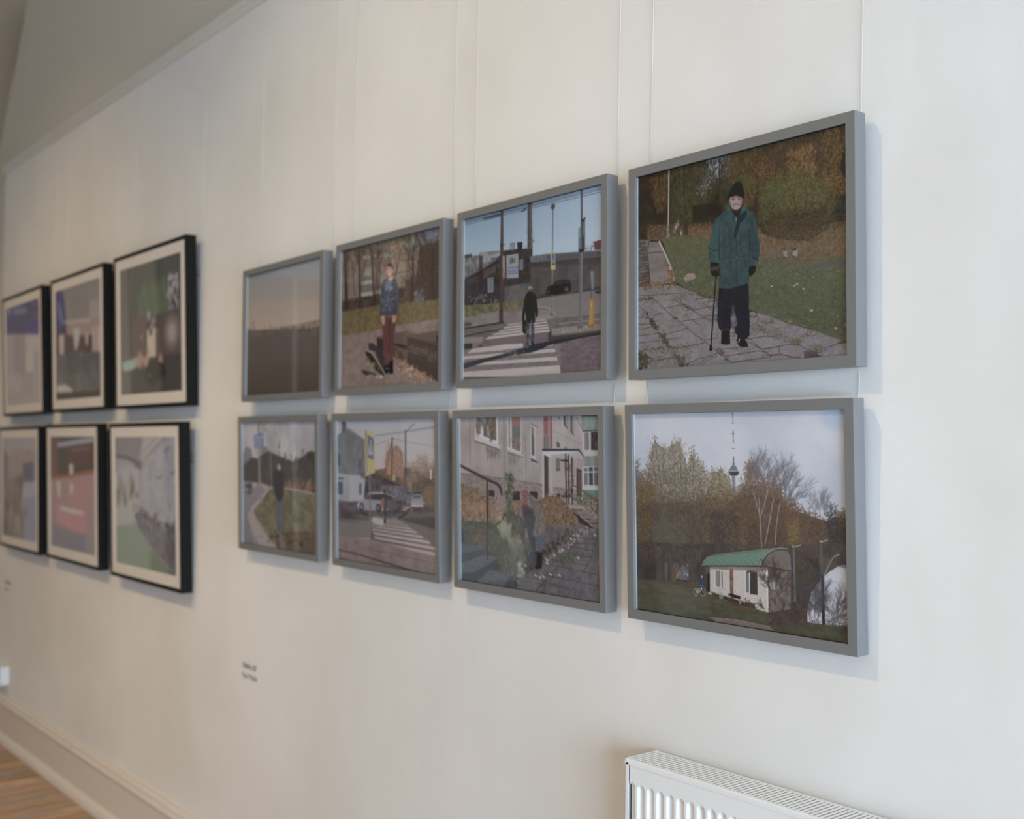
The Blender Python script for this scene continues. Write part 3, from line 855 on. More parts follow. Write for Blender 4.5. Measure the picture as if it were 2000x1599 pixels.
 ('L',[377.1,452.5,410.3,477.6],3.4,(38,50,50),0.6),
 ('L',[573.9,442.1,592.6,450.8,613.9,443.8],3.7,(38,50,50),0.7),
 ('L',[575.4,469.4,592.5,480.5,616.4,479.1],3.2,(38,50,50),0.6),
 ('L',[587.0,509.2,611.5,524.0],4.8,(32,42,42),0.9),
 ('L',[462.6,389.4,451.2,459.3],2.2,(38,50,50),0.9),
 ('L',[559.5,390.7,563.5,467.4],2.2,(38,50,50),0.8),
 ('L',[433.0,495.2,511.1,496.8,571.0,495.8],2.8,(38,50,50),0.7),
 ('L',[435.8,504.0,472.2,529.1,500.1,506.0],2.2,(38,50,50),0.6),
 ('L',[522.1,509.6,538.4,534.0,565.4,543.7],2.2,(38,50,50),0.6),
 ('L',[527.6,499.5,554.7,531.1,568.2,527.8],1.6,(38,50,50),0.6),
 ('L',[432.8,550.7,488.9,531.7],1.7,(38,50,50),0.5),
 ('L',[444.1,569.0,494.4,554.5],1.7,(38,50,50),0.5),
 ('L',[527.3,570.4,565.3,565.3],1.6,(38,50,50),0.5),
 ('L',[521.9,547.8,554.5,574.5],1.6,(38,50,50),0.5),
 ('L',[511.4,409.2,514.4,508.3,514.0,628.6],3.3,(38,50,50),0.9),
 ('L',[521.4,378.1,519.9,487.3,520.6,613.1],1.6,(70,90,92),0.6),
 ('L',[427.0,620.9,499.7,627.7,569.5,617.4],2.2,(66,86,88),0.6),
 ('L',[461.5,378.1,505.9,419.2],2.2,(38,50,50),0.5),
 ('L',[444.5,441.6,500.3,429.2],2.2,(38,50,50),0.4),
 ('L',[472.4,474.0,505.8,452.1],2.2,(38,50,50),0.5),
 ('L',[484.0,327.1,444.7,363.9],2.2,(68,92,92),0.4),
 ('L',[422.1,320.6,410.5,391.1,387.5,431.8],3.4,(68,92,92),0.5),
 ('L',[598.4,338.4,609.8,416.1,618.1,460.6],2.7,(74,98,98),0.6),
 ('D',[433,351,566,376,565,619,433,612],160,2.2,7.7,[(64,86,86),(44,60,60),(72,94,94)],0.35,0.4,-0.5,0.5),
 ('P',[491,272,512,283,537,272,536,288,516,307,506,308],(24,22,22)),
 ('P',[512,306,539,297,560,286,565,302,555,319,528,341,515,388,509,409,500,407,505,364,517,328],(36,44,52)),
 ('L',[511.7,310.5,528.3,297.3,558.8,286.0],2.2,(52,60,66),0.7),
 ('P',[469,233,479,239,488,271,512,306,502,302,469,272,465,251],(60,84,82)),
 ('P',[551,254,562,280,540,289,528,293,537,272],(62,86,84)),
 ('L',[474.3,237.8,478.6,270.8,506.3,300.6],1.7,(24,42,42),0.8),
 ('L',[511.2,306.0,511.7,324.2],2.8,(170,160,140),0.9),
 ('E',514.4,497.4,2.2,2.2,(180,176,160),1,0.15,0),
 ('P',[384,500,427,510,428,528,386,521],(26,24,24)),
 ('P',[387,521,427,523,433,541,427,555,433,568,421,576,399,571,387,555],(30,28,28)),
 ('P',[390,525,426,526,431,539,404,545,388,542],(74,66,66),0.9),
 ('L',[421.5,542.3,419.2,554.2],3.4,(90,74,60),0.8),
 ('P',[572,549,604,551,601,576,591,590,575,596,570,582],(26,24,25)),
 ('P',[478,211,482,203,512,203,537,214,542,229,539,249,534,262,522,271,506,270,491,260,482,239,479,227],(150,130,124)),
 ('P',[479,213,486,209,488,245,491,260,482,241],(120,104,100),0.7),
 ('P',[537,217,542,229,539,249,532,263,533,238],(112,94,90),0.7),
 ('P',[485,240,501,241,528,248,537,252,532,265,521,271,506,270,493,262],(140,124,120),0.6),
 ('E',511.9,261.1,14.3,6.6,(162,148,142),0.5,0.8,0),
 ('P',[487,204,512,204,536,215,538,222,512,213,488,212],(86,68,64),0.6),
 ('L',[491.0,215.9,503.2,217.4,507.6,221.1],2.8,(70,54,52),0.9),
 ('L',[518.6,221.9,526.3,221.3,535.1,224.8],2.7,(70,54,52),0.9),
 ('E',498.8,220.4,4.4,1.9,(44,34,34),0.9,0.15,0),
 ('E',527.4,224.8,4.4,1.9,(44,34,34),0.9,0.15,0),
 ('L',[512.1,219.3,510.9,231.2,509.8,235.4],2.2,(176,156,148),0.8),
 ('P',[509,232,519,234,520,240,510,239],(118,92,88),0.8),
 ('E',513.7,234.0,3.9,3.3,(168,146,138),0.8,0.5,0),
 ('L',[497.6,244.9,509.8,245.2,523.0,249.1,530.6,249.6],2.5,(84,58,58),0.9),
 ('L',[494.3,237.6,498.8,231.9],1.7,(110,90,86),0.7),
 ('L',[531.7,243.3,527.4,236.9],1.6,(110,90,86),0.7),
 ('E',493.2,229.6,5.5,5.5,(168,148,140),0.5,0.8,0),
 ('E',530.7,236.5,4.4,5.5,(152,130,124),0.4,0.8,0),
 ('E',479.9,224.6,2.8,6.6,(140,116,108),0.8,0.15,0),
 ('P',[472,212,474,187,486,167,497,151,510,141,522,140,535,149,544,164,548,192,552,209,549,224,541,225,537,216,512,204,491,205,482,208,478,217],(22,21,20)),
 ('L',[475.5,193.8,512.2,188.6,549.3,207.7],2.2,(34,32,30),0.7),
 ('V',0.12)])
ART['B'] = (580, 466, (178, 184, 193), [0.562, 0.593, 0.557], [0.0176, 0.0161, 0.0127], [
 ('G',[-12,-12,1015,-12,1015,487,-12,562],(176,186,198),(188,192,200),1,0),
 ('N',[-12,-12,1015,-12,1015,487,-12,562],(166,174,186),(192,194,200),6,5,0.7,4,0.25,0.75),
 ('P',[900,-12,1015,-12,1015,60,937,109,914,84],(158,180,202),0.7),
 ('E',913.8,117.5,54.6,41.8,(194,198,204),0.6,0.9,0),
 ('E',959.4,167.3,46.0,49.7,(190,194,202),0.5,0.9,0),
 ('E',252.1,78.8,179.9,75.7,(188,192,200),0.5,1,0),
 ('L',[507.9,2.1,509.0,53.0],2.8,(96,100,108),0.9),
 ('L',[505.7,13.8,511.2,13.9],3.2,(90,94,102)),
 ('L',[503.5,54.1,512.9,54.2],3.2,(110,112,118)),
 ('L',[509.0,54.9,508.8,88.2],2.0,(196,198,202)),
 ('L',[509.2,88.2,509.4,148.9],3.6,(98,94,100)),
 ('L',[505.0,103.8,513.7,103.9],3.6,(90,90,98)),
 ('L',[508.9,150.8,509.8,172.3],2.0,(190,192,196)),
 ('L',[503.0,173.2,514.9,173.1],3.2,(120,122,128)),
 ('L',[509.3,174.3,509.1,213.4],2.0,(196,198,202)),
 ('L',[509.1,214.2,509.0,240.8],5.5,(88,92,100)),
 ('P',[503,241,516,241,514,252,523,260,527,277,489,278,494,261,503,253],(118,122,130)),
 ('L',[496.0,260.6,522.1,260.0],2.4,(84,88,96)),
 ('L',[491.1,271.0,526.6,270.0],2.4,(90,94,102)),
 ('P',[482,280,537,278,530,295,518,301,499,302,488,295],(64,64,68)),
 ('P',[482,280,537,278,537,281,482,284],(140,142,146)),
 ('E',509.9,284.5,23.7,3.9,(90,84,80),0.6,0.6,0),
 ('P',[502,302,516,302,517,381,502,382],(128,130,136)),
 ('P',[502,302,507,302,507,382,502,382],(96,98,106),0.8),
 ('P',[-12,304,41,322,104,378,247,372,365,376,477,371,533,342,586,322,707,335,756,445,821,458,861,472,915,485,939,466,1015,463,1015,938,-12,908],(96,82,64),0.32),
 ('P',[-12,322,41,340,103,396,247,389,364,393,477,387,532,358,586,338,707,350,756,445,821,458,861,472,915,485,939,466,1015,463,1015,938,-12,908],(93,79,62),0.32),
 ('P',[-12,340,40,358,103,413,247,406,364,410,477,404,532,374,586,354,707,366,756,445,821,458,861,472,915,485,939,466,1015,463,1015,938,-12,908],(90,76,60),0.32),
 ('P',[-12,358,40,375,103,431,246,423,364,426,477,420,532,390,586,370,706,382,756,445,821,458,861,472,915,485,939,466,1015,463,1015,938,-12,908],(87,73,58),0.32),
 ('P',[-12,376,40,393,102,448,246,440,363,443,476,436,531,406,585,386,706,397,756,445,821,458,861,472,915,485,939,466,1015,463,1015,938,-12,908],(84,70,56),0.32),
 ('P',[-12,393,39,411,102,466,246,457,363,460,476,453,531,423,585,402,706,413,756,445,821,458,861,472,915,485,939,466,1015,463,1015,938,-12,908],(81,67,54),0.32),
 ('P',[-12,411,39,428,102,483,245,474,363,476,476,469,531,439,585,418,706,429,756,445,821,458,861,472,915,485,939,466,1015,463,1015,938,-12,908],(78,64,52),0.32),
 ('N',[-12,374,40,391,102,446,246,438,364,441,476,435,532,405,585,384,706,396,756,445,821,458,861,472,915,485,939,466,1015,463,1015,938,-12,908],(64,56,52),(92,78,64),34,26,0.8,4,0.3,0.7),
 ('P',[68,312,85,214,110,136,139,165,169,174,200,160,243,145,274,239,276,437,71,428],(108,96,72),0.5),
 ('P',[279,277,305,201,328,247,362,265,389,320,402,430,276,437],(108,96,72),0.5),
 ('P',[394,338,414,282,460,290,488,307,522,423,401,467],(108,96,72),0.5),
 ('P',[-12,255,41,312,93,369,92,466,-12,472],(108,96,72),0.5),
 ('D',[62,312,80,194,110,112,134,155,170,164,184,212,201,136,226,134,243,124,263,164,277,230,288,323,276,437,144,482,71,428,46,351],2600,1.4,3.0,[(123,109,84),(106,94,73),(137,123,94),(84,76,64),(113,100,77)],0.6,1.5,0,0.5),
 ('D',[108,146,251,164,278,286,84,292],120,1.5,3.1,[(172,176,184),(156,160,168)],0.45,1.3,0,0.5),
 ('D',[52,283,289,258,276,455,-12,452],840,1.4,3.1,[(102,90,69),(88,80,64),(117,103,76)],0.6,1.5,0,0.5),
 ('D',[274,267,300,182,318,168,328,229,362,247,390,301,402,430,276,437],1400,1.3,2.9,[(123,109,84),(106,94,73),(137,123,94),(84,76,64),(113,100,77)],0.6,1.5,0,0.5),
 ('D',[389,320,409,259,423,282,461,272,488,298,496,370,522,423,401,467],1300,1.2,2.8,[(124,107,71),(109,93,64),(138,119,79),(92,80,61)],0.65,1.5,0,0.5),
 ('D',[-12,245,19,234,30,313,41,283,84,311,103,427,-12,452],840,1.4,3.5,[(109,92,69),(96,82,65),(123,97,61),(87,78,69)],0.6,1.3,0,0.5),
 ('D',[-12,235,-12,244,25,333,-12,353],100,2.2,4.3,[(92,92,96),(104,100,98)],0.6,1.0,0,0.5),
 ('L',[110.1,116.4,124.7,226.0,144.2,443.9],3.1,(92,82,66),0.6),
 ('L',[148.9,164.6,154.0,251.2,154.9,424.1],3.1,(92,82,66),0.6),
 ('L',[200.6,145.2,212.0,249.9,225.7,458.4],3.0,(92,82,66),0.6),
 ('L',[243.3,128.0,247.2,231.5,246.1,438.3],3.0,(92,82,66),0.6),
 ('L',[314.7,177.5,312.9,263.3,300.6,435.3],2.9,(92,82,66),0.6),
 ('L',[442.0,272.3,440.8,327.1,429.9,437.3],2.8,(92,82,66),0.6),
 ('L',[85.3,213.8,104.8,284.6,134.2,425.2],3.1,(92,82,66),0.6),
 ('D',[146,367,287,342,306,416,155,443],120,2.0,4.0,[(166,170,178),(150,152,160)],0.6,1.0,0,0.5),
 ('D',[298,276,366,274,402,411,315,434],70,1.9,3.9,[(170,174,182)],0.5,1.0,0,0.5),
 ('D',[-12,373,104,369,88,661,-12,669],1400,2.1,4.2,[(111,85,49),(92,74,46),(80,69,49),(125,97,56),(68,60,44)],0.55,1.0,0,0.5),
 ('D',[92,447,402,430,398,669,98,698],3000,2.0,4.0,[(94,87,70),(81,76,65),(106,97,75),(73,68,63),(91,84,73)],0.5,1.3,0,0.5),
 ('D',[326,397,550,404,563,635,360,654],2600,1.8,3.7,[(116,97,65),(99,84,59),(82,70,56),(128,107,67),(73,62,55)],0.5,1.3,0,0.5),
 ('D',[475,535,565,528,564,617,473,643],520,1.8,3.6,[(135,115,70),(120,101,63),(101,85,58)],0.6,1.0,0,0.5),
 ('D',[111,542,264,532,263,645,120,658],400,2.0,4.0,[(119,103,70),(102,91,69)],0.5,1.0,0,0.5),
 ('P',[92,447,246,448,271,757,86,777],(88,88,86),0.07),  # stacked thin veils: haze reflected in the glass, painted into the print
 ('P',[91,476,236,467,259,758,86,777],(88,88,86),0.07),
 ('P',[91,505,225,487,247,759,86,777],(88,88,86),0.07),
 ('P',[90,534,215,507,235,761,86,777],(88,88,86),0.07),
 ('P',[90,563,204,526,223,762,86,777],(88,88,86),0.07),
 ('P',[89,593,194,546,210,763,86,777],(88,88,86),0.07),
 ('D',[382,468,530,494,545,654,397,687],1200,1.8,3.7,[(71,60,59),(80,66,59),(63,56,55)],0.5,1.6,0,0.5),
 ('D',[-12,333,84,282,288,286,403,356,523,387,521,477,-12,511],1800,1.3,2.9,[(90,79,59),(102,91,67),(76,68,54),(113,99,70)],0.6,1.4,0,0.5),
 ('D',[-12,294,85,253,149,145,179,231,211,155,270,230,319,191,385,320,479,298,523,387,522,423,-12,452],160,1.5,3.0,[(176,180,188),(164,168,176)],0.6,1.3,0,0.5),
 ('D',[537,350,587,268,570,233,601,241,622,312,682,344,708,317,740,377,789,417,787,511,529,530],3200,1.7,3.4,[(108,84,65),(95,74,59),(120,92,66),(84,68,58),(102,78,54)],0.6,1.4,0,0.5),
 ('D',[561,251,606,232,622,312,569,331],440,1.2,2.9,[(129,97,78),(114,85,69)],0.6,1.3,0,0.5),
 ('D',[622,294,708,300,732,377,638,381],520,1.1,2.8,[(127,93,74),(112,85,67)],0.6,1.3,0,0.5),
 ('D',[530,512,788,494,786,614,563,635],1800,1.7,3.4,[(84,70,58),(95,76,57),(72,62,53),(106,84,56)],0.5,1.5,0,0.5),
 ('D',[740,411,789,425,837,448,884,470,915,485,914,585,753,600],2000,1.6,3.2,[(108,82,62),(95,74,55),(118,90,64),(82,68,56)],0.58,1.2,0,0.5),
 ('D',[755,496,796,493,794,596,753,600],480,1.6,3.3,[(131,107,68),(114,93,61)],0.6,1.0,0,0.5),
 ('D',[912,435,932,413,951,420,966,448,1015,439,1015,578,914,585],1000,1.5,3.0,[(58,56,52),(65,62,57),(50,48,46)],0.7,1.0,0,0.5),
 ('D',[959,440,1015,422,1015,496,965,498],100,2.3,3.8,[(128,88,54),(110,78,52)],0.6,1.0,0,0.5),
 ('T',634.0,619.4,-3,92.0,2.6,3,(98,96,102),0.42,0.75,3,0.72),
 ('T',680.7,396.9,2,56.2,2.6,4,(98,96,102),0.42,0.75,3,0.72),
 ('T',710.4,395.3,8,62.8,2.5,4,(98,96,102),0.42,0.75,3,0.72),
 ('T',655.3,380.6,-6,63.5,2.6,4,(98,96,102),0.42,0.75,3,0.72),
 ('T',621.2,346.9,-10,49.7,2.6,4,(98,96,102),0.42,0.75,3,0.72),
 ('T',731.2,411.5,14,55.6,2.5,4,(98,96,102),0.42,0.75,3,0.72),
 ('T',747.6,427.9,30,48.5,2.5,4,(98,96,102),0.42,0.75,3,0.72),
 ('T',772.4,426.4,42,55.2,2.5,3,(98,96,102),0.42,0.75,3,0.72),
 ('T',586.0,348.4,-4,42.9,2.7,3,(98,96,102),0.42,0.75,3,0.72),
 ('T',884.4,470.2,2,40.5,2.0,4,(112,108,112),0.4,0.7,3,0.72),
 ('T',864.7,467.3,-8,33.9,2.0,4,(112,108,112),0.4,0.7,3,0.72),
 ('T',900.2,464.9,10,33.6,2.0,4,(112,108,112),0.4,0.7,3,0.72),
 ('D',[571,171,760,160,799,305,587,295],520,0.7,1.2,[(118,114,118)],0.5,1.5,0,0.5),
 ('L',[632.1,628.4,628.4,540.6,626.1,470.3,611.3,418.2,598.8,374.5],3.9,(158,150,144),0.75),
 ('L',[629.3,487.7,650.4,416.0,664.2,362.7],3.9,(158,150,144),0.75),
 ('L',[647.2,609.4,661.1,546.8,672.4,484.7,689.3,396.4],3.9,(158,150,144),0.75),
 ('L',[692.6,605.2,699.9,517.6,709.4,456.1,718.6,412.2],3.8,(158,150,144),0.75),
 ('L',[626.1,470.3,625.5,399.7],3.9,(158,150,144),0.75),
 ('N',[-12,660,528,620,359,719,357,840,-12,867],(62,56,54),(80,72,68),40,20,0.85,4,0.3,0.7),
 ('N',[-12,660,99,650,106,843,-12,857],(50,44,42),(66,56,50),30,20,0.7,3,0.3,0.7),
 ('L',[3.0,643.8,242.3,665.4,398.5,623.0],4.0,(56,50,50),0.5),
 ('D',[-12,668,360,645,349,711,-12,736],800,2.0,4.0,[(93,78,55),(76,66,57),(108,88,60),(65,58,57)],0.45,1.4,0,0.5),
 ('L',[140.0,694.4,140.5,848.1],3.1,(92,88,84),0.35),
 ('L',[162.8,692.1,163.3,845.3],3.1,(92,88,84),0.35),
 ('L',[185.3,689.9,185.8,842.4],3.1,(92,88,84),0.35),
 ('L',[207.7,687.7,208.2,839.6],3.0,(92,88,84),0.35),
 ('L',[229.9,685.5,230.4,836.9],3.0,(92,88,84),0.35),
 ('L',[251.9,683.4,252.4,834.1],3.0,(92,88,84),0.35),
 ('L',[273.8,681.2,274.2,831.4],3.0,(92,88,84),0.35),
 ('L',[295.5,679.1,295.9,828.7],2.9,(92,88,84),0.35),
 ('L',[317.0,676.9,317.5,826.0],2.9,(92,88,84),0.35),
 ('L',[338.4,674.8,338.8,823.3],2.9,(92,88,84),0.35),
 ('P',[213,758,280,756,279,821,211,830],(98,96,96),0.7),
 ('D',[213,758,271,757,270,813,212,820],60,3.0,6.0,[(140,138,138),(80,76,76)],0.6,1.0,0,0.5),
 ('P',[190,761,215,758,213,837,189,840],(104,82,54),0.8),
 ('P',[152,741,170,744,169,830,153,832],(120,118,114),0.4),
 ('P',[215,820,279,819,279,842,214,848],(56,52,50),0.8),
 ('P',[-12,846,395,818,395,844,-12,881],(84,76,62),0.8),
 ('G',[-12,857,168,847,318,849,394,871,450,887,541,914,663,918,780,935,1015,938,1015,1015,696,1015,-12,1015],(84,80,62),(68,70,52),1,0),
 ('N',[-12,857,168,847,318,849,394,871,450,887,541,914,663,918,780,935,1015,938,1015,1015,696,1015,-12,1015],(70,70,52),(94,90,68),30,50,0.6,4,0.3,0.7),
 ('P',[96,854,395,848,373,1015,104,1015],(108,110,104),0.06),  # pale veils over the lawn: more of the reflected haze, painted in
 ('P',[110,852,372,851,352,1015,118,1015],(108,110,104),0.06),
 ('P',[125,850,349,854,331,1015,133,1015],(108,110,104),0.06),
 ('P',[139,848,326,858,310,1015,147,1015],(108,110,104),0.06),
 ('P',[154,846,302,861,288,1015,162,1015],(108,110,104),0.06),
 ('P',[168,845,279,864,266,1015,176,1015],(108,110,104),0.06),
 ('D',[-12,857,168,847,318,849,394,871,450,887,541,914,663,918,780,935,1015,938,1015,1015,696,1015,-12,1015],1800,1.2,2.4,[(58,65,44),(79,82,57),(90,85,65),(69,65,50)],0.45,0.6,0,0.5),
 ('P',[374,981,522,971,662,979,696,1015,593,1015,448,1015],(124,104,98),0.9),
 ('N',[374,981,522,971,662,979,696,1015,593,1015,448,1015],(104,90,84),(140,120,114),80,80,0.6,3,0.3,0.7),
 ('D',[394,881,612,913,594,942,393,927],140,2.7,5.5,[(90,68,52),(76,58,48)],0.5,0.6,0,0.5),
 ('P',[619,713,768,696,764,945,653,963,653,917,631,908],(84,72,66)),
 ('N',[663,808,834,785,832,946,652,974],(62,54,50),(92,76,68),90,60,0.9,4,0.3,0.7),
 ('N',[739,669,875,647,884,727,830,860,737,836],(58,52,46),(86,72,56),70,60,0.9,4,0.3,0.7),
 ('P',[387,738,657,708,658,918,604,910,384,860],(186,178,168)),
 ('B',[658.5,727.4,658.5,727.4],386.2,758.6,484.8,747.3,0,(0,0,0),0.4,0.5),
 ('L',[386.4,744.4,657.6,712.1],1.4,(138,128,118),0.75),
 ('L',[386.3,750.9,657.5,723.3],1.4,(138,128,118),0.75),
 ('L',[386.2,757.4,657.3,734.4],1.4,(138,128,118),0.75),
 ('L',[386.1,764.0,657.1,745.6],1.4,(138,128,118),0.75),
 ('L',[386.0,770.5,656.9,756.7],1.4,(138,128,118),0.75),
 ('L',[385.9,777.0,656.7,767.8],1.4,(138,128,118),0.75),
 ('L',[385.8,783.6,656.5,779.0],1.4,(138,128,118),0.75),
 ('L',[385.7,790.1,656.3,790.1],1.4,(138,128,118),0.75),
 ('L',[385.6,796.6,656.1,801.2],1.4,(138,128,118),0.75),
 ('L',[385.4,803.1,656.0,812.4],1.4,(138,128,118),0.75),
 ('L',[385.3,809.7,655.8,823.5],1.4,(138,128,118),0.75),
 ('L',[385.2,816.2,655.6,834.7],1.4,(138,128,118),0.75),
 ('L',[385.1,822.7,655.4,845.8],1.4,(138,128,118),0.75),
 ('L',[385.0,829.3,655.2,856.9],1.4,(138,128,118),0.75),
 ('L',[384.9,835.8,655.0,868.1],1.4,(138,128,118),0.75),
 ('L',[384.8,842.3,654.8,879.2],1.4,(138,128,118),0.75),
 ('L',[384.7,848.9,654.7,890.3],1.4,(138,128,118),0.75),
 ('L',[384.6,855.4,654.5,901.5],1.4,(138,128,118),0.75),
 ('L',[384.5,861.9,654.3,912.6],1.4,(138,128,118),0.75),
 ('G',[387,737,659,707,658,731,386,751],(70,60,54),(150,140,130),0.75,0),
 ('P',[651,709,659,708,659,918,653,917],(204,198,190)),
 ('P',[659,708,761,704,760,720,754,890,659,918],(112,100,92)),
 ('N',[659,708,761,704,754,890,659,918],(78,68,62),(136,122,112),80,60,0.8,4,0.3,0.7),
 ('L',[659.1,715.8,756.8,716.2],1.5,(62,54,50),0.5),
 ('L',[658.9,725.1,756.7,723.8],1.5,(62,54,50),0.5),
 ('L',[658.8,734.3,756.6,731.3],1.5,(62,54,50),0.5),
 ('L',[658.6,743.6,756.5,738.9],1.5,(62,54,50),0.5),
 ('L',[658.5,752.8,756.3,746.5],1.5,(62,54,50),0.5),
 ('L',[658.3,762.1,756.2,754.0],1.5,(62,54,50),0.5),
 ('L',[658.2,771.3,756.1,761.6],1.5,(62,54,50),0.5),
 ('L',[658.0,780.6,755.9,769.2],1.5,(62,54,50),0.5),
 ('L',[657.9,789.8,755.8,776.7],1.5,(62,54,50),0.5),
 ('L',[657.7,799.1,755.7,784.3],1.5,(62,54,50),0.5),
 ('L',[657.5,808.3,755.6,791.8],1.5,(62,54,50),0.5),
 ('L',[657.4,817.6,755.4,799.4],1.5,(62,54,50),0.5),
 ('L',[657.2,826.8,755.3,807.0],1.5,(62,54,50),0.5),
 ('L',[657.1,836.1,755.2,814.5],1.5,(62,54,50),0.5),
 ('L',[656.9,845.3,755.1,822.1],1.5,(62,54,50),0.5),
 ('L',[656.8,854.6,754.9,829.7],1.5,(62,54,50),0.5),
 ('L',[656.6,863.8,754.8,837.2],1.5,(62,54,50),0.5),
 ('L',[656.5,873.1,754.7,844.8],1.5,(62,54,50),0.5),
 ('L',[656.3,882.3,754.6,852.4],1.5,(62,54,50),0.5),
 ('L',[656.1,891.6,754.4,859.9],1.5,(62,54,50),0.5),
 ('L',[656.0,900.8,754.3,867.5],1.5,(62,54,50),0.5),
 ('L',[655.8,910.1,754.2,875.1],1.5,(62,54,50),0.5),
 ('P',[624,708,637,680,658,647,688,628,714,621,744,625,758,652,762,716,661,708],(116,104,96)),
 ('L',[634.7,679.9,633.3,714.8],1.5,(92,80,74),0.6),
 ('L',[643.9,673.5,642.5,713.8],1.5,(92,80,74),0.6),
 ('L',[653.1,667.2,651.6,712.8],1.5,(92,80,74),0.6),
 ('L',[662.3,660.9,660.7,711.8],1.5,(92,80,74),0.6),
 ('L',[671.4,654.6,669.7,710.8],1.5,(92,80,74),0.6),
 ('L',[680.5,648.3,678.7,709.8],1.5,(92,80,74),0.6),
 ('L',[689.6,642.0,687.7,708.8],1.5,(92,80,74),0.6),
 ('L',[698.6,635.8,696.7,707.8],1.5,(92,80,74),0.6),
 ('L',[707.6,629.6,705.6,706.8],1.5,(92,80,74),0.6),
 ('L',[716.5,628.7,714.5,705.8],1.5,(92,80,74),0.6),
 ('L',[725.4,627.8,723.4,704.8],1.5,(92,80,74),0.6),
 ('L',[734.2,627.0,732.2,703.8],1.5,(92,80,74),0.6),
 ('L',[743.0,626.1,741.0,702.8],1.5,(92,80,74),0.6),
 ('L',[751.8,625.3,749.8,701.9],1.5,(92,80,74),0.6),
 ('L',[760.6,624.4,758.5,700.9],1.5,(92,80,74),0.6),
 ('L',[622.7,712.2,634.7,679.9,658.0,646.7,688.4,626.8,714.5,619.8,743.9,620.0],3.8,(126,140,132)),
 ('L',[628.4,715.4,639.2,685.2,661.7,652.1,692.0,631.8,718.1,625.5,743.8,626.8],3.0,(44,38,36),0.9),
 ('L',[649.4,709.2,760.5,715.8],2.6,(64,54,50)),
 ('P',[345,739,355,715,375,693,408,681,470,666,558,649,635,633,711,619,688,627,658,647,635,680,622,709],(96,122,106)),
 ('G',[345,739,355,715,375,693,408,681,470,666,558,649,635,633,711,619,688,627,658,647,635,680,622,709],(116,142,126),(94,122,104),0.8,0),
 ('L',[353.0,737.9,367.3,708.9,388.1,690.5,408.6,682.2],1.7,(66,90,76),0.85),
 ('L',[359.8,736.4,374.0,708.2,393.9,690.7],3.4,(124,148,134),0.4),
 ('L',[367.4,736.3,381.8,706.5,402.8,687.7,423.5,679.2],1.7,(66,90,76),0.85),
 ('L',[374.1,734.8,388.5,705.8,408.6,687.9],3.3,(124,148,134),0.4),
 ('L',[381.7,734.8,396.2,704.1,417.5,684.9,438.4,676.1],1.7,(66,90,76),0.85),
 ('L',[388.4,733.2,402.9,703.4,423.2,685.1],3.3,(124,148,134),0.4),
 ('L',[395.9,733.2,410.6,701.8,432.0,682.1,453.1,673.1],1.7,(66,90,76),0.85),
 ('L',[402.5,731.7,417.2,701.1,437.7,682.4],3.3,(124,148,134),0.4),
 ('L',[410.0,731.7,424.8,699.5,446.5,679.4,467.8,670.1],1.6,(66,90,76),0.85),
 ('L',[416.6,730.1,431.4,698.8,452.2,679.6],3.3,(124,148,134),0.4),
 ('L',[424.1,730.1,439.0,697.1,460.9,676.7,482.4,667.2],1.6,(66,90,76),0.85),
 ('L',[430.7,728.6,445.6,696.5,466.6,676.9],3.3,(124,148,134),0.4),
 ('L',[438.0,728.6,453.2,694.8,475.2,673.9,496.9,664.2],1.6,(66,90,76),0.85),
 ('L',[444.6,727.1,459.7,694.1,480.9,674.2],3.3,(124,148,134),0.4),
 ('L',[452.0,727.0,467.2,692.5,489.5,671.2,511.4,661.3],1.6,(66,90,76),0.85),
 ('L',[458.5,725.5,473.7,691.9,495.1,671.5],3.2,(124,148,134),0.4),
 ('L',[465.8,725.5,481.2,690.2,503.7,668.5,525.7,658.4],1.6,(66,90,76),0.85),
 ('L',[472.3,724.0,487.7,689.6,509.2,668.8],3.2,(124,148,134),0.4),
 ('L',[479.6,724.0,495.1,688.0,517.8,665.9,540.0,655.5],1.6,(66,90,76),0.85),
 ('L',[486.1,722.5,501.6,687.3,523.3,666.1],3.2,(124,148,134),0.4),
 ('L',[493.3,722.5,509.0,685.7,531.8,663.2,554.2,652.6],1.6,(66,90,76),0.85),
 ('L',[499.7,721.0,515.4,685.0,537.3,663.4],3.2,(124,148,134),0.4),
 ('L',[506.9,721.0,522.7,683.5,545.8,660.5,568.4,649.7],1.6,(66,90,76),0.85),
 ('L',[513.3,719.5,529.1,682.8,551.3,660.8],3.2,(124,148,134),0.4),
 ('L',[520.5,719.5,536.5,681.2,559.7,657.9,582.5,646.8],1.6,(66,90,76),0.85),
 ('L',[526.9,718.0,542.8,680.6,565.1,658.1],3.2,(124,148,134),0.4),
 ('L',[534.0,718.0,550.1,679.0,573.5,655.3,596.5,644.0],1.6,(66,90,76),0.85),
 ('L',[540.3,716.5,556.4,678.3,578.9,655.5],3.1,(124,148,134),0.4),
 ('L',[547.4,716.6,563.7,676.8,587.2,652.7,610.4,641.2],1.6,(66,90,76),0.85),
 ('L',[553.7,715.1,569.9,676.1,592.6,652.9],3.1,(124,148,134),0.4),
 ('L',[560.8,715.1,577.2,674.6,600.9,650.1,624.2,638.3],1.6,(66,90,76),0.85),
 ('L',[567.1,713.6,583.4,673.9,606.3,650.3],3.1,(124,148,134),0.4),
 ('L',[574.1,713.6,590.6,672.4,614.5,647.5,638.0,635.5],1.5,(66,90,76),0.85),
 ('L',[580.4,712.2,596.8,671.7,619.9,647.7],3.1,(124,148,134),0.4),
 ('L',[587.3,712.2,603.9,670.2,628.0,644.9,651.7,632.7],1.5,(66,90,76),0.85),
 ('L',[593.6,710.7,610.1,669.6,633.4,645.2],3.1,(124,148,134),0.4),
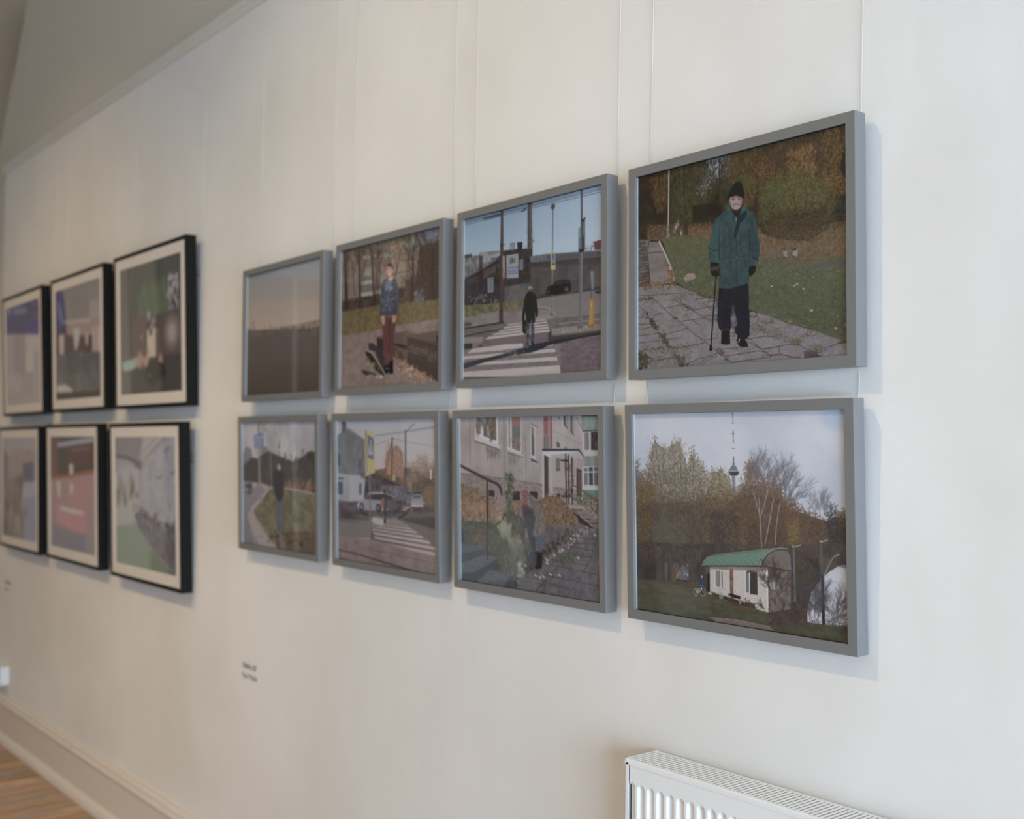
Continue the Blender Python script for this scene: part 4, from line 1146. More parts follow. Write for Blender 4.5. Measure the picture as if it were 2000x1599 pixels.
 ('L',[600.5,710.7,617.2,668.0,641.5,642.4,665.4,630.0],1.5,(66,90,76),0.85),
 ('L',[606.7,709.3,623.4,667.4,646.8,642.6],3.1,(124,148,134),0.4),
 ('L',[613.6,709.3,630.5,665.9,654.9,639.8,678.9,627.2],1.5,(66,90,76),0.85),
 ('L',[619.8,707.8,636.6,665.2,660.2,640.1],3.0,(124,148,134),0.4),
 ('P',[345,738,623,708,657,708,623,714,387,738],(50,42,40),0.9),
 ('P',[387,738,477,728,477,744,386,748],(96,86,80),0.5),
 ('P',[482,738,499,736,498,888,482,891],(122,88,72)),
 ('N',[482,738,499,736,498,888,482,891],(98,66,54),(140,106,90),120,60,0.7,3,0.3,0.7),
 ('P',[409,756,448,753,448,833,409,834],(196,192,186)),
 ('P',[413,755,438,753,437,831,413,832],(112,116,114)),
 ('P',[442,756,448,755,448,831,442,832],(96,100,102)),
 ('L',[421.5,756.5,421.5,830.9],3.7,(140,142,138),0.5),
 ('P',[552,740,615,736,613,847,555,845],(190,184,176)),
 ('P',[558,743,572,742,572,841,558,839],(100,108,112)),
 ('P',[577,741,611,744,611,845,575,844],(62,54,52)),
 ('L',[575.1,740.9,573.4,843.5],3.1,(206,204,200)),
 ('P',[564,734,611,733,611,746,564,748],(60,50,48),0.7),
 ('L',[550.5,855.5,612.6,856.0],1.9,(200,194,186)),
 ('P',[451,833,451,837,463,842,406,843],(160,152,144),0.6),
 ('P',[382,860,483,875,530,884,593,887,604,912,554,904,482,891,388,876],(58,48,44)),
 ('D',[384,864,604,889,600,913,482,895,393,879],120,2.4,5.6,[(110,96,80),(70,58,50),(84,66,54)],0.6,1.0,0,0.5),
 ('P',[475,854,531,860,530,876,499,872,475,860],(48,38,36)),
 ('E',438.7,876.7,10.7,10.4,(110,136,116),0.9,0.15,0),
 ('P',[376,863,393,863,393,873,377,873],(170,150,136)),
 ('E',530.2,891.8,5.6,4.7,(180,160,146),0.8,0.15,0),
 ('P',[375,774,385,773,385,858,374,857],(34,30,30)),
 ('P',[359,780,375,778,373,845,357,847],(64,56,52),0.6),
 ('P',[667,777,690,778,690,810,667,809],(150,150,152),0.9),
 ('E',721.6,743.0,8.1,9.9,(150,120,106),0.7,0.15,0),
 ('L',[738.5,722.1,736.8,866.2],3.3,(112,104,100),0.7),
 ('T',673.8,825.4,-30,40.1,2.3,3,(60,50,46),0.6,0.8,3,0.72),
 ('T',677.9,805.7,-12,46.3,2.3,3,(60,50,46),0.6,0.8,3,0.72),
 ('T',692.8,803.8,10,43.1,2.2,3,(60,50,46),0.6,0.8,3,0.72),
 ('T',690.0,750.6,-20,33.9,2.2,3,(60,50,46),0.6,0.8,3,0.72),
 ('T',670.4,806.7,-45,30.9,2.3,3,(60,50,46),0.6,0.8,3,0.72),
 ('T',703.4,840.5,20,39.9,2.2,3,(60,50,46),0.6,0.8,3,0.72),
 ('T',642.2,910.6,-30,18.6,2.3,3,(60,50,46),0.6,0.8,3,0.72),
 ('D',[653,917,837,859,835,941,668,945],1000,1.0,2.4,[(72,58,51),(57,48,43),(89,72,60),(65,60,48)],0.6,1.0,0,0.5),
 ('P',[768,606,777,605,780,853,771,854],(92,96,104)),
 ('L',[768.9,604.8,770.2,609.9],3.6,(170,174,178)),
 ('L',[776.8,607.8,804.9,597.7],3.6,(140,146,152)),
 ('G',[895,726,922,701,953,676,1015,679,1015,924,898,935,825,932,828,868,845,803,866,767],(178,180,188),(196,194,196),1,0),
 ('P',[953,676,970,668,1015,665,1015,688],(108,122,150)),
 ('P',[828,868,845,803,866,767,876,780,851,839,832,916],(150,152,158),0.5),
 ('L',[828.2,946.2,890.8,748.7],0.7,(140,142,148),0.55),
 ('L',[831.4,756.0,887.6,936.6],0.7,(140,142,148),0.45),
 ('L',[837.4,944.7,899.8,747.6],0.7,(140,142,148),0.55),
 ('L',[840.5,754.9,896.6,935.2],0.7,(140,142,148),0.45),
 ('L',[846.5,943.2,908.7,746.5],0.7,(140,142,148),0.55),
 ('L',[849.7,753.8,905.6,933.7],0.7,(140,142,148),0.45),
 ('L',[855.6,941.7,917.6,745.4],0.7,(140,142,148),0.55),
 ('L',[858.8,752.6,914.5,932.3],0.7,(140,142,148),0.45),
 ('L',[864.7,940.3,926.5,744.3],0.7,(140,142,148),0.55),
 ('L',[867.9,751.5,923.3,930.9],0.7,(140,142,148),0.45),
 ('L',[873.8,938.8,935.3,743.2],0.7,(140,142,148),0.55),
 ('L',[876.9,750.4,932.2,929.4],0.7,(140,142,148),0.45),
 ('L',[882.8,937.4,944.1,742.1],0.7,(140,142,148),0.55),
 ('L',[885.9,749.3,941.0,928.0],0.7,(140,142,148),0.45),
 ('L',[891.8,935.9,952.9,741.0],0.7,(140,142,148),0.55),
 ('L',[894.9,748.2,949.8,926.6],0.7,(140,142,148),0.45),
 ('L',[900.7,934.5,961.6,739.9],0.7,(140,142,148),0.55),
 ('L',[903.9,747.1,958.5,925.2],0.7,(140,142,148),0.45),
 ('L',[909.7,933.1,970.3,738.8],0.7,(140,142,148),0.55),
 ('L',[912.8,746.0,967.3,923.8],0.7,(140,142,148),0.45),
 ('L',[918.6,931.6,979.0,737.8],0.7,(140,142,148),0.55),
 ('L',[921.7,744.9,975.9,922.4],0.7,(140,142,148),0.45),
 ('L',[927.4,930.2,987.7,736.7],0.7,(140,142,148),0.55),
 ('L',[930.5,743.8,984.6,921.0],0.7,(140,142,148),0.45),
 ('L',[936.3,928.8,996.3,735.6],0.7,(140,142,148),0.55),
 ('L',[939.4,742.7,993.2,919.6],0.7,(140,142,148),0.45),
 ('L',[945.1,927.4,1004.9,734.6],0.7,(140,142,148),0.55),
 ('L',[948.2,741.6,1001.8,918.2],0.7,(140,142,148),0.45),
 ('L',[953.8,925.9,1013.5,733.5],0.7,(140,142,148),0.55),
 ('L',[956.9,740.5,1010.4,916.8],0.7,(140,142,148),0.45),
 ('L',[962.6,924.5,1022.0,732.4],0.7,(140,142,148),0.55),
 ('L',[965.7,739.4,1018.9,915.5],0.7,(140,142,148),0.45),
 ('L',[971.3,923.1,1030.5,731.4],0.7,(140,142,148),0.55),
 ('L',[974.4,738.3,1027.5,914.1],0.7,(140,142,148),0.45),
 ('L',[979.9,921.7,1039.0,730.3],0.7,(140,142,148),0.55),
 ('L',[983.0,737.3,1035.9,912.7],0.7,(140,142,148),0.45),
 ('L',[988.6,920.4,1047.4,729.3],0.7,(140,142,148),0.55),
 ('L',[991.7,736.2,1044.4,911.4],0.7,(140,142,148),0.45),
 ('L',[997.2,919.0,1055.9,728.3],0.7,(140,142,148),0.55),
 ('L',[1000.3,735.1,1052.8,910.0],0.7,(140,142,148),0.45),
 ('L',[1005.8,917.6,1064.2,727.2],0.7,(140,142,148),0.55),
 ('L',[1008.9,734.1,1061.2,908.7],0.7,(140,142,148),0.45),
 ('L',[1014.4,916.2,1072.6,726.2],0.6,(140,142,148),0.55),
 ('L',[1017.4,733.0,1069.6,907.3],0.6,(140,142,148),0.45),
 ('L',[1022.9,914.8,1080.9,725.2],0.6,(140,142,148),0.55),
 ('L',[1025.9,732.0,1077.9,906.0],0.6,(140,142,148),0.45),
 ('L',[1031.4,913.5,1089.2,724.1],0.6,(140,142,148),0.55),
 ('L',[1034.4,730.9,1086.2,904.6],0.6,(140,142,148),0.45),
 ('L',[1039.8,912.1,1097.5,723.1],0.6,(140,142,148),0.55),
 ('L',[1042.9,729.9,1094.5,903.3],0.6,(140,142,148),0.45),
 ('L',[1048.3,910.7,1105.8,722.1],0.6,(140,142,148),0.55),
 ('L',[1051.3,728.8,1102.8,902.0],0.6,(140,142,148),0.45),
 ('L',[894.3,746.4,988.9,741.9],1.4,(150,152,156),0.6),
 ('P',[883,575,892,574,896,741,898,935,886,937,885,742],(84,86,92)),
 ('P',[888,720,895,719,899,935,886,937],(44,42,44)),
 ('L',[883.3,573.9,890.2,575.1],4.2,(176,180,184)),
 ('L',[890.9,576.5,913.7,566.4],3.8,(150,156,162)),
 ('L',[897.4,722.2,919.6,668.3,937.1,637.3],3.4,(130,134,132)),
 ('L',[937.1,637.3,960.2,622.6],3.4,(146,152,154)),
 ('L',[938.8,637.1,939.8,677.1],2.7,(66,62,62)),
 ('L',[808.1,661.7,842.7,710.1],4.3,(84,84,98),0.5),
 ('T',849.5,935.3,-20,68.6,2.5,4,(66,62,64),0.5,0.75,3,0.72),
 ('T',856.5,934.2,-2,77.4,2.4,4,(66,62,64),0.5,0.75,3,0.72),
 ('T',870.4,935.7,8,71.3,2.4,4,(66,62,64),0.5,0.75,3,0.72),
 ('T',839.0,933.3,-14,59.8,2.5,4,(66,62,64),0.5,0.75,3,0.72),
 ('T',925.3,934.2,20,64.6,2.4,4,(66,62,64),0.5,0.75,3,0.72),
 ('T',938.9,932.0,-18,52.7,2.4,4,(66,62,64),0.5,0.75,3,0.72),
 ('T',911.7,932.7,35,58.9,2.4,4,(66,62,64),0.5,0.75,3,0.72),
 ('T',863.5,929.4,20,59.5,2.4,4,(66,62,64),0.5,0.75,3,0.72),
 ('D',[834,823,883,779,884,930,832,938],660,0.7,1.6,[(70,66,66),(92,90,92)],0.6,1.0,0,0.5),
 ('D',[899,887,1015,866,1015,935,918,954,898,939],840,0.9,2.0,[(74,70,70),(58,54,52),(89,84,81)],0.65,1.0,0,0.5),
 ('D',[900,806,948,800,947,880,899,887],90,1.0,2.0,[(88,86,88)],0.6,1.0,0,0.5),
 ('D',[828,931,1015,920,1015,946,828,946],480,0.9,2.0,[(71,75,54),(57,59,45),(59,52,47)],0.6,1.0,0,0.5),
 ('D',[709,946,1015,946,1015,1015,777,1015,705,1015],1000,0.7,1.6,[(66,78,49),(79,90,57),(54,62,42)],0.5,0.7,0,0.5),
 ('E',345.7,792.9,5.5,6.1,(156,140,130),1,0.15,0),
 ('P',[334,805,344,800,357,803,359,831,353,840,334,842,330,830],(52,66,84)),
 ('P',[334,838,353,836,351,873,338,874],(48,46,50)),
 ('L',[324.0,870.0,323.0,877.1,320.3,883.2,316.3,887.3,311.9,888.7,307.7,887.0,304.4,882.7,302.7,876.4,302.9,869.2,304.8,862.4,308.2,857.1,312.5,854.4,316.9,854.5,320.7,857.6,323.2,863.1,324.0,870.0],2.1,(168,166,166),0.9),
 ('L',[362.2,864.9,361.1,873.3,358.2,880.5,354.0,885.3,349.3,886.8,344.8,884.8,341.3,879.6,339.5,872.1,339.7,863.6,341.7,855.6,345.4,849.5,349.9,846.3,354.7,846.5,358.7,850.2,361.4,856.7,362.2,864.9],2.1,(168,166,166),0.9),
 ('L',[313.3,871.4,329.9,850.8,344.7,850.9,350.8,866.4],2.6,(180,178,178)),
 ('L',[329.9,850.8,327.4,871.5,313.3,871.4],2.1,(180,178,178)),
 ('L',[344.7,850.9,342.0,837.0],2.5,(180,178,178)),
 ('L',[327.4,871.5,344.7,850.9],2.1,(190,188,188)),
 ('L',[336.4,838.5,349.2,835.3],2.5,(140,136,136)),
 ('L',[321.4,847.8,327.7,853.1],3.4,(60,56,56)),
 ('V',0.12)])
ART['C'] = (470, 378, (130, 152, 170), [0.515, 0.521, 0.466], [0.0229, 0.0209, 0.016], [
 ('G',[-12,-12,1015,-12,1015,413,-12,252],(112,142,168),(158,174,182),1,0),
 ('P',[399,-12,1015,-12,1015,381,403,284],(160,182,198),0.07),
 ('P',[466,-12,1015,-12,1015,381,469,295],(160,182,198),0.07),
 ('P',[531,-12,1015,-12,1015,381,534,306],(160,182,198),0.07),
 ('P',[596,-12,1015,-12,1015,381,598,316],(160,182,198),0.07),
 ('P',[658,-12,1015,-12,1015,381,661,326],(160,182,198),0.07),
 ('P',[720,-12,1015,-12,1015,381,722,336],(160,182,198),0.07),
 ('P',[780,-12,1015,-12,1015,381,782,346],(160,182,198),0.07),
 ('P',[840,-12,1015,-12,1015,381,842,356],(160,182,198),0.07),
 ('L',[-15.1,19.5,310.0,16.4,981.5,24.6],3.3,(70,74,80),0.8),
 ('L',[-15.0,31.8,310.1,30.0,510.9,30.3,981.6,38.5],3.3,(70,74,80),0.8),
 ('L',[216.7,5.1,510.6,-4.8],3.4,(70,74,80),0.8),
 ('L',[151.2,19.8,296.2,20.9],5.9,(48,50,54)),
 ('L',[163.3,29.5,296.3,30.0],4.7,(56,58,62)),
 ('L',[445.3,34.7,473.9,31.6],6.6,(50,52,56)),
 ('L',[458.5,24.1,473.8,22.8],5.5,(50,52,56)),
 ('P',[-12,218,111,251,125,225,207,229,357,248,358,331,-12,369],(104,106,110)),
 ('N',[-12,227,346,257,347,347,-12,369],(78,74,72),(122,120,122),60,40,0.8,3,0.3,0.7),
 ('P',[111,237,171,228,207,252,219,291,111,292],(140,146,154),0.6),
 ('P',[207,252,289,252,289,275,213,272],(146,150,156),0.7),
 ('P',[-12,217,62,221,64,244,-12,239],(62,60,60)),
 ('P',[487,-12,519,-12,526,287,489,281],(74,68,68)),
 ('P',[506,-12,519,-12,526,287,513,285],(90,84,82)),
 ('L',[486.8,-1.0,521.5,4.5],3.3,(56,52,52),0.5),
 ('L',[487.1,51.9,521.9,57.1],3.3,(56,52,52),0.5),
 ('L',[487.5,104.8,522.2,109.7],3.3,(56,52,52),0.5),
 ('L',[487.8,157.6,522.6,162.3],3.3,(56,52,52),0.5),
 ('L',[488.2,210.4,522.9,214.8],3.3,(56,52,52),0.5),
 ('D',[488,158,525,164,525,269,489,263],30,3.3,7.6,[(96,86,82),(60,54,52)],0.5,1.0,0,0.5),
 ('P',[-12,359,136,329,243,295,317,243,414,251,525,269,527,470,514,565,-12,548],(52,44,42)),
 ('N',[-12,359,136,329,243,295,317,243,414,251,525,269,527,470,514,565,-12,548],(44,38,37),(64,54,50),50,40,0.7,3,0.3,0.7),
 ('L',[-1.7,364.5,147.9,325.8,254.2,287.4],8.5,(92,86,84),0.9),
 ('L',[1.0,379.0,148.0,339.7,266.0,300.1],4.8,(30,26,26),0.8),
 ('P',[413,211,453,215,453,257,416,255],(44,38,38)),
 ('P',[362,211,395,212,396,255,364,253],(104,108,112),0.5),
 ('L',[363.9,211.8,364.2,253.0],3.4,(52,52,54)),
 ('L',[393.2,213.3,393.5,254.3],3.4,(52,52,54)),
 ('L',[363.9,211.8,395.4,213.7],3.4,(52,52,54)),
 ('L',[379.7,210.9,380.0,252.1],2.3,(52,52,54)),
 ('P',[117,238,150,248,152,529,128,535],(48,42,42),0.8),
 ('P',[158,337,170,334,170,384,158,388],(92,84,80),0.6),
 ('P',[174,334,186,331,187,379,175,383],(92,84,80),0.6),
 ('P',[191,331,203,328,203,374,191,378],(92,84,80),0.6),
 ('P',[208,328,219,325,220,370,208,373],(92,84,80),0.6),
 ('P',[224,325,236,322,236,365,224,368],(92,84,80),0.6),
 ('P',[241,322,252,319,253,360,241,364],(92,84,80),0.6),
 ('P',[26,373,38,370,39,412,26,415],(84,76,72),0.45),
 ('P',[51,369,63,366,63,408,51,411],(84,76,72),0.45),
 ('P',[75,365,88,362,88,404,76,407],(84,76,72),0.45),
 ('P',[100,361,112,358,112,400,100,403],(84,76,72),0.45),
 ('P',[266,316,280,315,280,339,266,340],(98,94,92),0.6),
 ('P',[187,389,236,390,237,481,192,481],(104,112,118)),
 ('P',[201,412,232,413,232,466,202,466],(88,104,110)),
 ('L',[194.0,401.5,234.1,402.6],4.7,(76,80,84)),
 ('P',[333,275,423,279,424,421,336,413],(128,132,138)),
 ('P',[342,348,421,353,421,397,343,391],(88,104,134)),
 ('L',[346.9,363.1,416.6,366.4],6.7,(128,136,152)),
 ('L',[347.1,379.2,416.8,384.2],4.5,(120,130,150)),
 ('L',[349.5,402.9,414.7,406.9],4.5,(150,142,138)),
 ('P',[367,323,398,317,396,335,372,338],(168,152,80),0.8),
 ('L',[364.6,306.7,364.8,328.2],6.8,(46,42,40)),
 ('E',364.6,299.6,3.4,2.7,(46,42,40),1,0.15,0),
 ('L',[375.8,294.2,376.1,328.2],5.6,(46,42,40)),
 ('L',[377.1,315.8,388.3,306.9],4.5,(46,42,40)),
 ('L',[379.3,314.4,389.5,326.7],4.5,(46,42,40)),
 ('L',[396.1,304.6,396.3,326.0],5.6,(46,42,40)),
 ('E',396.0,296.6,3.4,2.7,(46,42,40),1,0.15,0),
 ('P',[431,317,458,318,459,378,432,378],(98,106,112)),
 ('L',[434.2,333.7,456.2,335.4],3.3,(70,74,80)),
 ('L',[434.3,351.4,456.4,353.0],3.3,(70,74,80)),
 ('P',[502,309,619,313,1015,356,1015,395,513,348],(92,94,98)),
 ('N',[502,309,619,313,1015,356,1015,387,513,346],(76,78,84),(112,114,118),90,10,0.7,3,0.3,0.7),
 ('L',[504.1,311.4,515.1,346.4],3.2,(64,66,70),0.5),
 ('L',[516.0,312.6,527.0,347.0],3.2,(64,66,70),0.5),
 ('L',[527.9,313.8,538.8,347.6],3.2,(64,66,70),0.5),
 ('L',[539.7,315.0,550.6,348.3],3.2,(64,66,70),0.5),
 ('L',[551.5,316.2,562.3,348.9],3.2,(64,66,70),0.5),
 ('L',[563.2,317.4,574.0,349.5],3.2,(64,66,70),0.5),
 ('L',[574.9,318.6,585.7,350.1],3.2,(64,66,70),0.5),
 ('L',[586.5,319.8,597.3,350.7],3.2,(64,66,70),0.5),
 ('L',[598.1,321.0,608.8,351.4],3.2,(64,66,70),0.5),
 ('L',[609.7,322.2,620.4,352.0],3.1,(64,66,70),0.5),
 ('L',[621.2,323.4,631.9,352.6],3.1,(64,66,70),0.5),
 ('L',[632.7,324.6,643.3,353.2],3.1,(64,66,70),0.5),
 ('L',[644.2,325.7,654.7,353.8],3.1,(64,66,70),0.5),
 ('L',[655.6,326.9,666.1,354.4],3.1,(64,66,70),0.5),
 ('L',[667.0,328.1,677.4,355.0],3.1,(64,66,70),0.5),
 ('L',[678.3,329.3,688.7,355.6],3.1,(64,66,70),0.5),
 ('L',[689.6,330.4,699.9,356.2],3.1,(64,66,70),0.5),
 ('L',[700.8,331.6,711.1,356.8],3.1,(64,66,70),0.5),
 ('L',[712.0,332.7,722.3,357.4],3.0,(64,66,70),0.5),
 ('L',[723.2,333.9,733.4,358.0],3.0,(64,66,70),0.5),
 ('L',[734.3,335.0,744.5,358.6],3.0,(64,66,70),0.5),
 ('L',[745.4,336.1,755.6,359.2],3.0,(64,66,70),0.5),
 ('L',[756.5,337.3,766.6,359.8],3.0,(64,66,70),0.5),
 ('L',[767.5,338.4,777.6,360.4],3.0,(64,66,70),0.5),
 ('P',[619,320,1015,361,1015,387,640,357],(72,72,76),0.8),
 ('P',[513,348,1015,391,1015,566,784,556,514,565],(76,70,68)),
 ('N',[513,348,1015,391,1015,566,784,556,514,565],(66,60,60),(86,78,74),16,10,0.7,3,0.3,0.7),
 ('G',[513,346,1015,391,1015,428,513,372],(52,48,48),(70,64,62),0.8,0),
 ('P',[544,447,578,446,583,538,546,542],(60,56,56),0.6),
 ('P',[609,396,640,397,641,409,609,408],(96,92,90),0.5),
 ('E',909.5,436.0,11.5,13.1,(58,54,54),0.7,0.15,0),
 ('L',[793.0,465.1,827.5,486.7,802.9,483.3],3.9,(86,88,98),0.7),
 ('L',[556.9,500.4,609.7,498.9,567.7,527.8],4.2,(92,60,56),0.5),
 ('P',[319,460,508,461,514,565,320,560],(84,84,84)),
 ('N',[319,460,508,461,514,565,320,560],(72,70,70),(98,98,98),30,20,0.7,3,0.3,0.7),
 ('L',[365.9,473.1,364.0,514.8,375.1,493.9],4.5,(122,78,72),0.55),
 ('L',[381.7,475.2,379.7,516.8,390.8,496.0],4.5,(122,78,72),0.55),
 ('L',[397.4,477.3,395.4,518.8,406.5,498.0],4.5,(122,78,72),0.55),
 ('L',[413.0,479.4,411.1,520.8,422.1,500.1],4.5,(122,78,72),0.55),
 ('L',[428.6,481.5,426.7,522.8,437.6,502.1],4.4,(122,78,72),0.55),
 ('L',[325.7,554.7,514.4,560.1],4.4,(100,96,90),0.8),
 ('N',[-12,464,291,501,291,569,-12,544],(42,36,34),(58,50,46),60,40,0.8,3,0.3,0.7),
 ('D',[52,480,256,501,256,551,52,531],70,3.6,8.4,[(96,98,102),(70,70,72),(116,118,122),(38,34,34)],0.7,1.0,0,0.5),
 ('P',[-12,533,174,545,471,555,471,621,315,621,-12,611],(96,92,60)),
 ('N',[-12,538,471,559,471,621,315,621,-12,611],(78,74,48),(120,112,72),50,60,0.8,3,0.3,0.7),
 ('P',[-12,612,315,621,471,616,514,565,621,556,793,560,1015,566,1015,695,724,683,621,693,292,672,-12,680],(118,108,104)),
 ('N',[-12,612,1015,566,1015,695,-12,680],(106,96,92),(130,120,116),20,30,0.7,3,0.3,0.7),
 ('P',[621,556,793,560,1015,564,1015,687,804,684,714,682,652,624,568,606,515,582],(108,100,96),0.7),
 ('L',[568.2,610.1,641.8,624.7,683.2,661.7,621.3,680.6,558.0,678.1],7.3,(140,130,122),0.8),
 ('L',[568.3,616.1,636.6,630.9],3.2,(70,62,58)),
 ('P',[514,547,620,539,793,555,1015,545,1015,564,793,562,621,562,514,569],(54,48,46),0.8),
 ('P',[943,568,1015,564,1015,590,948,581],(46,42,40),0.9),
 ('P',[-12,680,292,674,621,693,704,685,1015,695,1015,776,684,789,643,802,176,816,-12,830],(96,88,86)),
 ('N',[-12,680,1015,695,1015,833,-12,830],(84,76,74),(108,98,96),20,60,0.7,3,0.3,0.7),
 ('L',[1.4,677.9,126.9,675.5,315.1,670.2],9.6,(42,38,38),0.9),
 ('L',[1.9,724.9,175.3,715.1,338.3,711.0],8.4,(56,50,50),0.9),
 ('L',[714.1,720.1,976.7,722.7],3.9,(146,138,134),0.7),
 ('L',[744.3,693.8,981.2,694.9],3.9,(76,70,68),0.6),
 ('P',[-12,633,72,651,54,666,-12,663],(62,58,48),0.8),
 ('P',[-12,802,1015,801,1015,1015,-12,1015],(98,84,84)),
 ('N',[-12,783,1015,784,1015,1015,-12,1015],(84,72,74),(112,98,98),30,70,0.8,3,0.3,0.7),
 ('N',[-12,783,1015,784,1015,1015,-12,1015],(88,70,70),(112,100,102),160,180,0.5,2,0.3,0.7),
 ('P',[570,951,725,936,854,953,825,1015,571,1015],(106,78,78),0.5),
 ('P',[-12,952,517,965,623,1015,295,1015,-12,1015],(100,74,76),0.5),
 ('P',[-12,736,154,741,154,777,73,784,73,775,-12,776],(126,112,106)),
 ('P',[-12,772,69,774,72,806,-12,809],(48,42,42)),
 ('P',[69,774,154,776,104,801,72,806],(110,98,92)),
 ('P',[122,791,158,791,146,802,116,802],(60,54,52)),
 ('P',[344,685,621,686,623,691,338,693],(166,156,150)),
 ('P',[321,700,628,698,632,706,310,710],(166,156,150)),
 ('P',[287,715,634,714,638,723,275,725],(166,156,150)),
 ('P',[244,731,638,729,645,739,229,740],(166,156,150)),
 ('P',[202,747,642,746,651,757,176,761],(166,156,150)),
 ('P',[73,809,328,803,460,808,460,832,293,836,30,834],(166,156,150)),
 ('P',[-12,850,684,857,693,876,-12,869],(166,156,150)),
 ('P',[-12,894,695,902,707,925,-12,910],(166,156,150)),
 ('P',[-12,946,717,952,726,1015,-12,976],(166,156,150)),
 ('P',[559,826,674,829,678,839,580,840],(166,156,150)),
 ('P',[234,721,611,722,622,766,176,761,104,782],(120,104,100),0.25),
 ('N',[-12,802,725,835,726,1015,-12,976],(140,130,126),(178,168,160),120,120,0.2,3,0.3,0.7),
 ('P',[643,751,684,721,406,755,223,765,176,798,622,792],(104,90,86),0.7),
 ('P',[202,747,642,746,651,757,176,761],(166,156,150)),
 ('P',[244,731,638,729,645,739,229,740],(166,156,150)),
 ('P',[637,768,663,745,824,744,1015,756,1015,800,824,802,725,810,641,812],(64,54,52)),
 ('P',[661,743,843,744,1015,752,1015,776,853,780,663,779],(132,118,110)),
 ('N',[661,743,843,744,1015,752,1015,776,853,780,663,779],(108,94,88),(146,132,124),160,120,0.7,2,0.3,0.7),
 ('B',[976.8,754.3,976.9,773.8],663.1,744.6,663.3,774.4,0,(0,0,0),1.0,0.5),
 ('L',[683.7,744.1,671.6,776.0],2.1,(92,80,74),0.6),
 ('L',[706.1,745.0,696.1,776.3],2.0,(92,80,74),0.6),
 ('L',[728.4,746.0,720.5,776.6],2.0,(92,80,74),0.6),
 ('L',[750.6,746.9,744.7,776.8],2.0,(92,80,74),0.6),
 ('L',[772.5,747.8,768.7,777.1],2.0,(92,80,74),0.6),
 ('L',[794.4,748.7,792.5,777.3],2.0,(92,80,74),0.6),
 ('L',[816.0,749.7,816.2,777.6],2.0,(92,80,74),0.6),
 ('L',[837.6,750.6,839.7,777.8],2.0,(92,80,74),0.6),
 ('L',[859.0,751.5,863.0,778.1],1.9,(92,80,74),0.6),
 ('L',[880.2,752.3,886.1,778.3],1.9,(92,80,74),0.6),
 ('L',[901.3,753.2,909.0,778.6],1.9,(92,80,74),0.6),
 ('L',[922.2,754.1,931.8,778.8],1.9,(92,80,74),0.6),
 ('L',[943.1,755.0,954.4,779.0],1.9,(92,80,74),0.6),
 ('L',[963.7,755.8,976.9,779.3],1.9,(92,80,74),0.6),
 ('P',[663,779,853,780,1015,776,1015,782,853,788,665,787],(96,82,78)),
 ('P',[641,812,824,804,1015,792,1015,804,863,814,643,824],(50,42,44),0.9),
 ('P',[-12,895,294,861,559,819,824,804,863,812,622,839,351,876,177,898,-12,929],(40,40,48),0.88),
 ('P',[407,873,451,847,559,834,643,830,601,852,516,868],(38,38,46),0.9),
 ('P',[473,831,622,813,1015,792,1015,800,643,830],(40,38,42),0.6),
 ('D',[339,838,473,847,473,878,340,874],24,2.2,5.6,[(110,110,116),(140,136,136)],0.6,1.0,0,0.5),
 ('P',[290,-12,308,-12,312,270,311,670,283,671,287,265],(72,58,52)),
 ('L',[291.4,-5.4,294.4,663.5],4.6,(50,42,40),0.8),
 ('P',[282,590,310,591,308,672,281,673],(64,48,44)),
 ('L',[288.4,206.9,320.7,209.7],3.5,(60,50,48)),
 ('P',[286,193,295,194,296,231,286,229],(50,44,42)),
 ('P',[305,273,321,273,324,406,311,410],(150,120,114)),
 ('E',313.5,314.8,8.0,37.9,(150,126,120),1,0.15,0),
 ('E',315.2,385.3,8.0,27.0,(146,112,106),1,0.15,0),
 ('L',[667.4,36.6,664.9,327.1],6.2,(86,80,80)),
 ('L',[664.9,327.1,662.7,663.7],9.3,(104,98,96)),
 ('L',[669.0,327.7,666.8,664.2],3.1,(140,134,130),0.6),
 ('E',667.4,52.1,14.5,17.2,(72,60,58),1,0.15,0),
 ('E',669.4,35.3,10.3,6.9,(112,112,114),1,0.15,0),
 ('P',[650,656,671,657,673,671,650,670],(84,76,74)),
 ('P',[654,310,685,313,686,412,655,408],(176,160,80)),
 ('P',[662,320,681,321,683,384,662,383],(62,92,134)),
 ('P',[671,328,680,372,664,371],(150,160,170),0.8),
 ('L',[672.2,336.8,671.3,369.1],3.1,(50,60,80)),
 ('P',[663,375,682,376,682,386,663,385],(44,62,60),0.6),
 ('P',[851,-12,863,-12,867,343,851,343],(86,78,78)),
 ('P',[847,340,867,342,863,756,840,758],(108,100,98)),
 ('L',[851.3,340.9,845.4,754.2],3.9,(70,64,62),0.8),
 ('P',[834,743,868,743,869,757,834,761],(90,82,78)),
 ('P',[836,212,853,200,855,333,838,337],(84,106,118)),
 ('P',[860,168,880,159,880,333,861,341],(66,60,64)),
 ('P',[866,182,878,176,878,246,866,261],(92,116,132),0.8),
 ('P',[837,214,851,206,851,258,839,264],(110,130,140),0.8),
 ('L',[860.2,166.5,881.5,159.1],5.8,(46,40,40)),
 ('P',[839,322,876,329,871,344,840,341],(52,40,42)),
 ('P',[935,299,1015,294,1015,355,938,344],(98,56,56)),
 ('D',[880,313,938,314,938,345,882,341],60,1.9,4.8,[(150,156,164),(70,74,80)],0.8,1.0,0,0.5),
 ('L',[980.4,232.2,983.0,427.7],3.7,(190,170,160),0.25),
 ('L',[922.4,557.5,922.6,606.6],7.6,(84,78,78)),
 ('P',[915,454,940,458,944,503,939,560,925,558,917,499],(92,94,96)),
 ('P',[919,459,931,460,931,550,925,553],(130,134,136),0.7),
 ('P',[912,609,937,610,939,723,943,762,899,760,907,719],(158,112,52)),
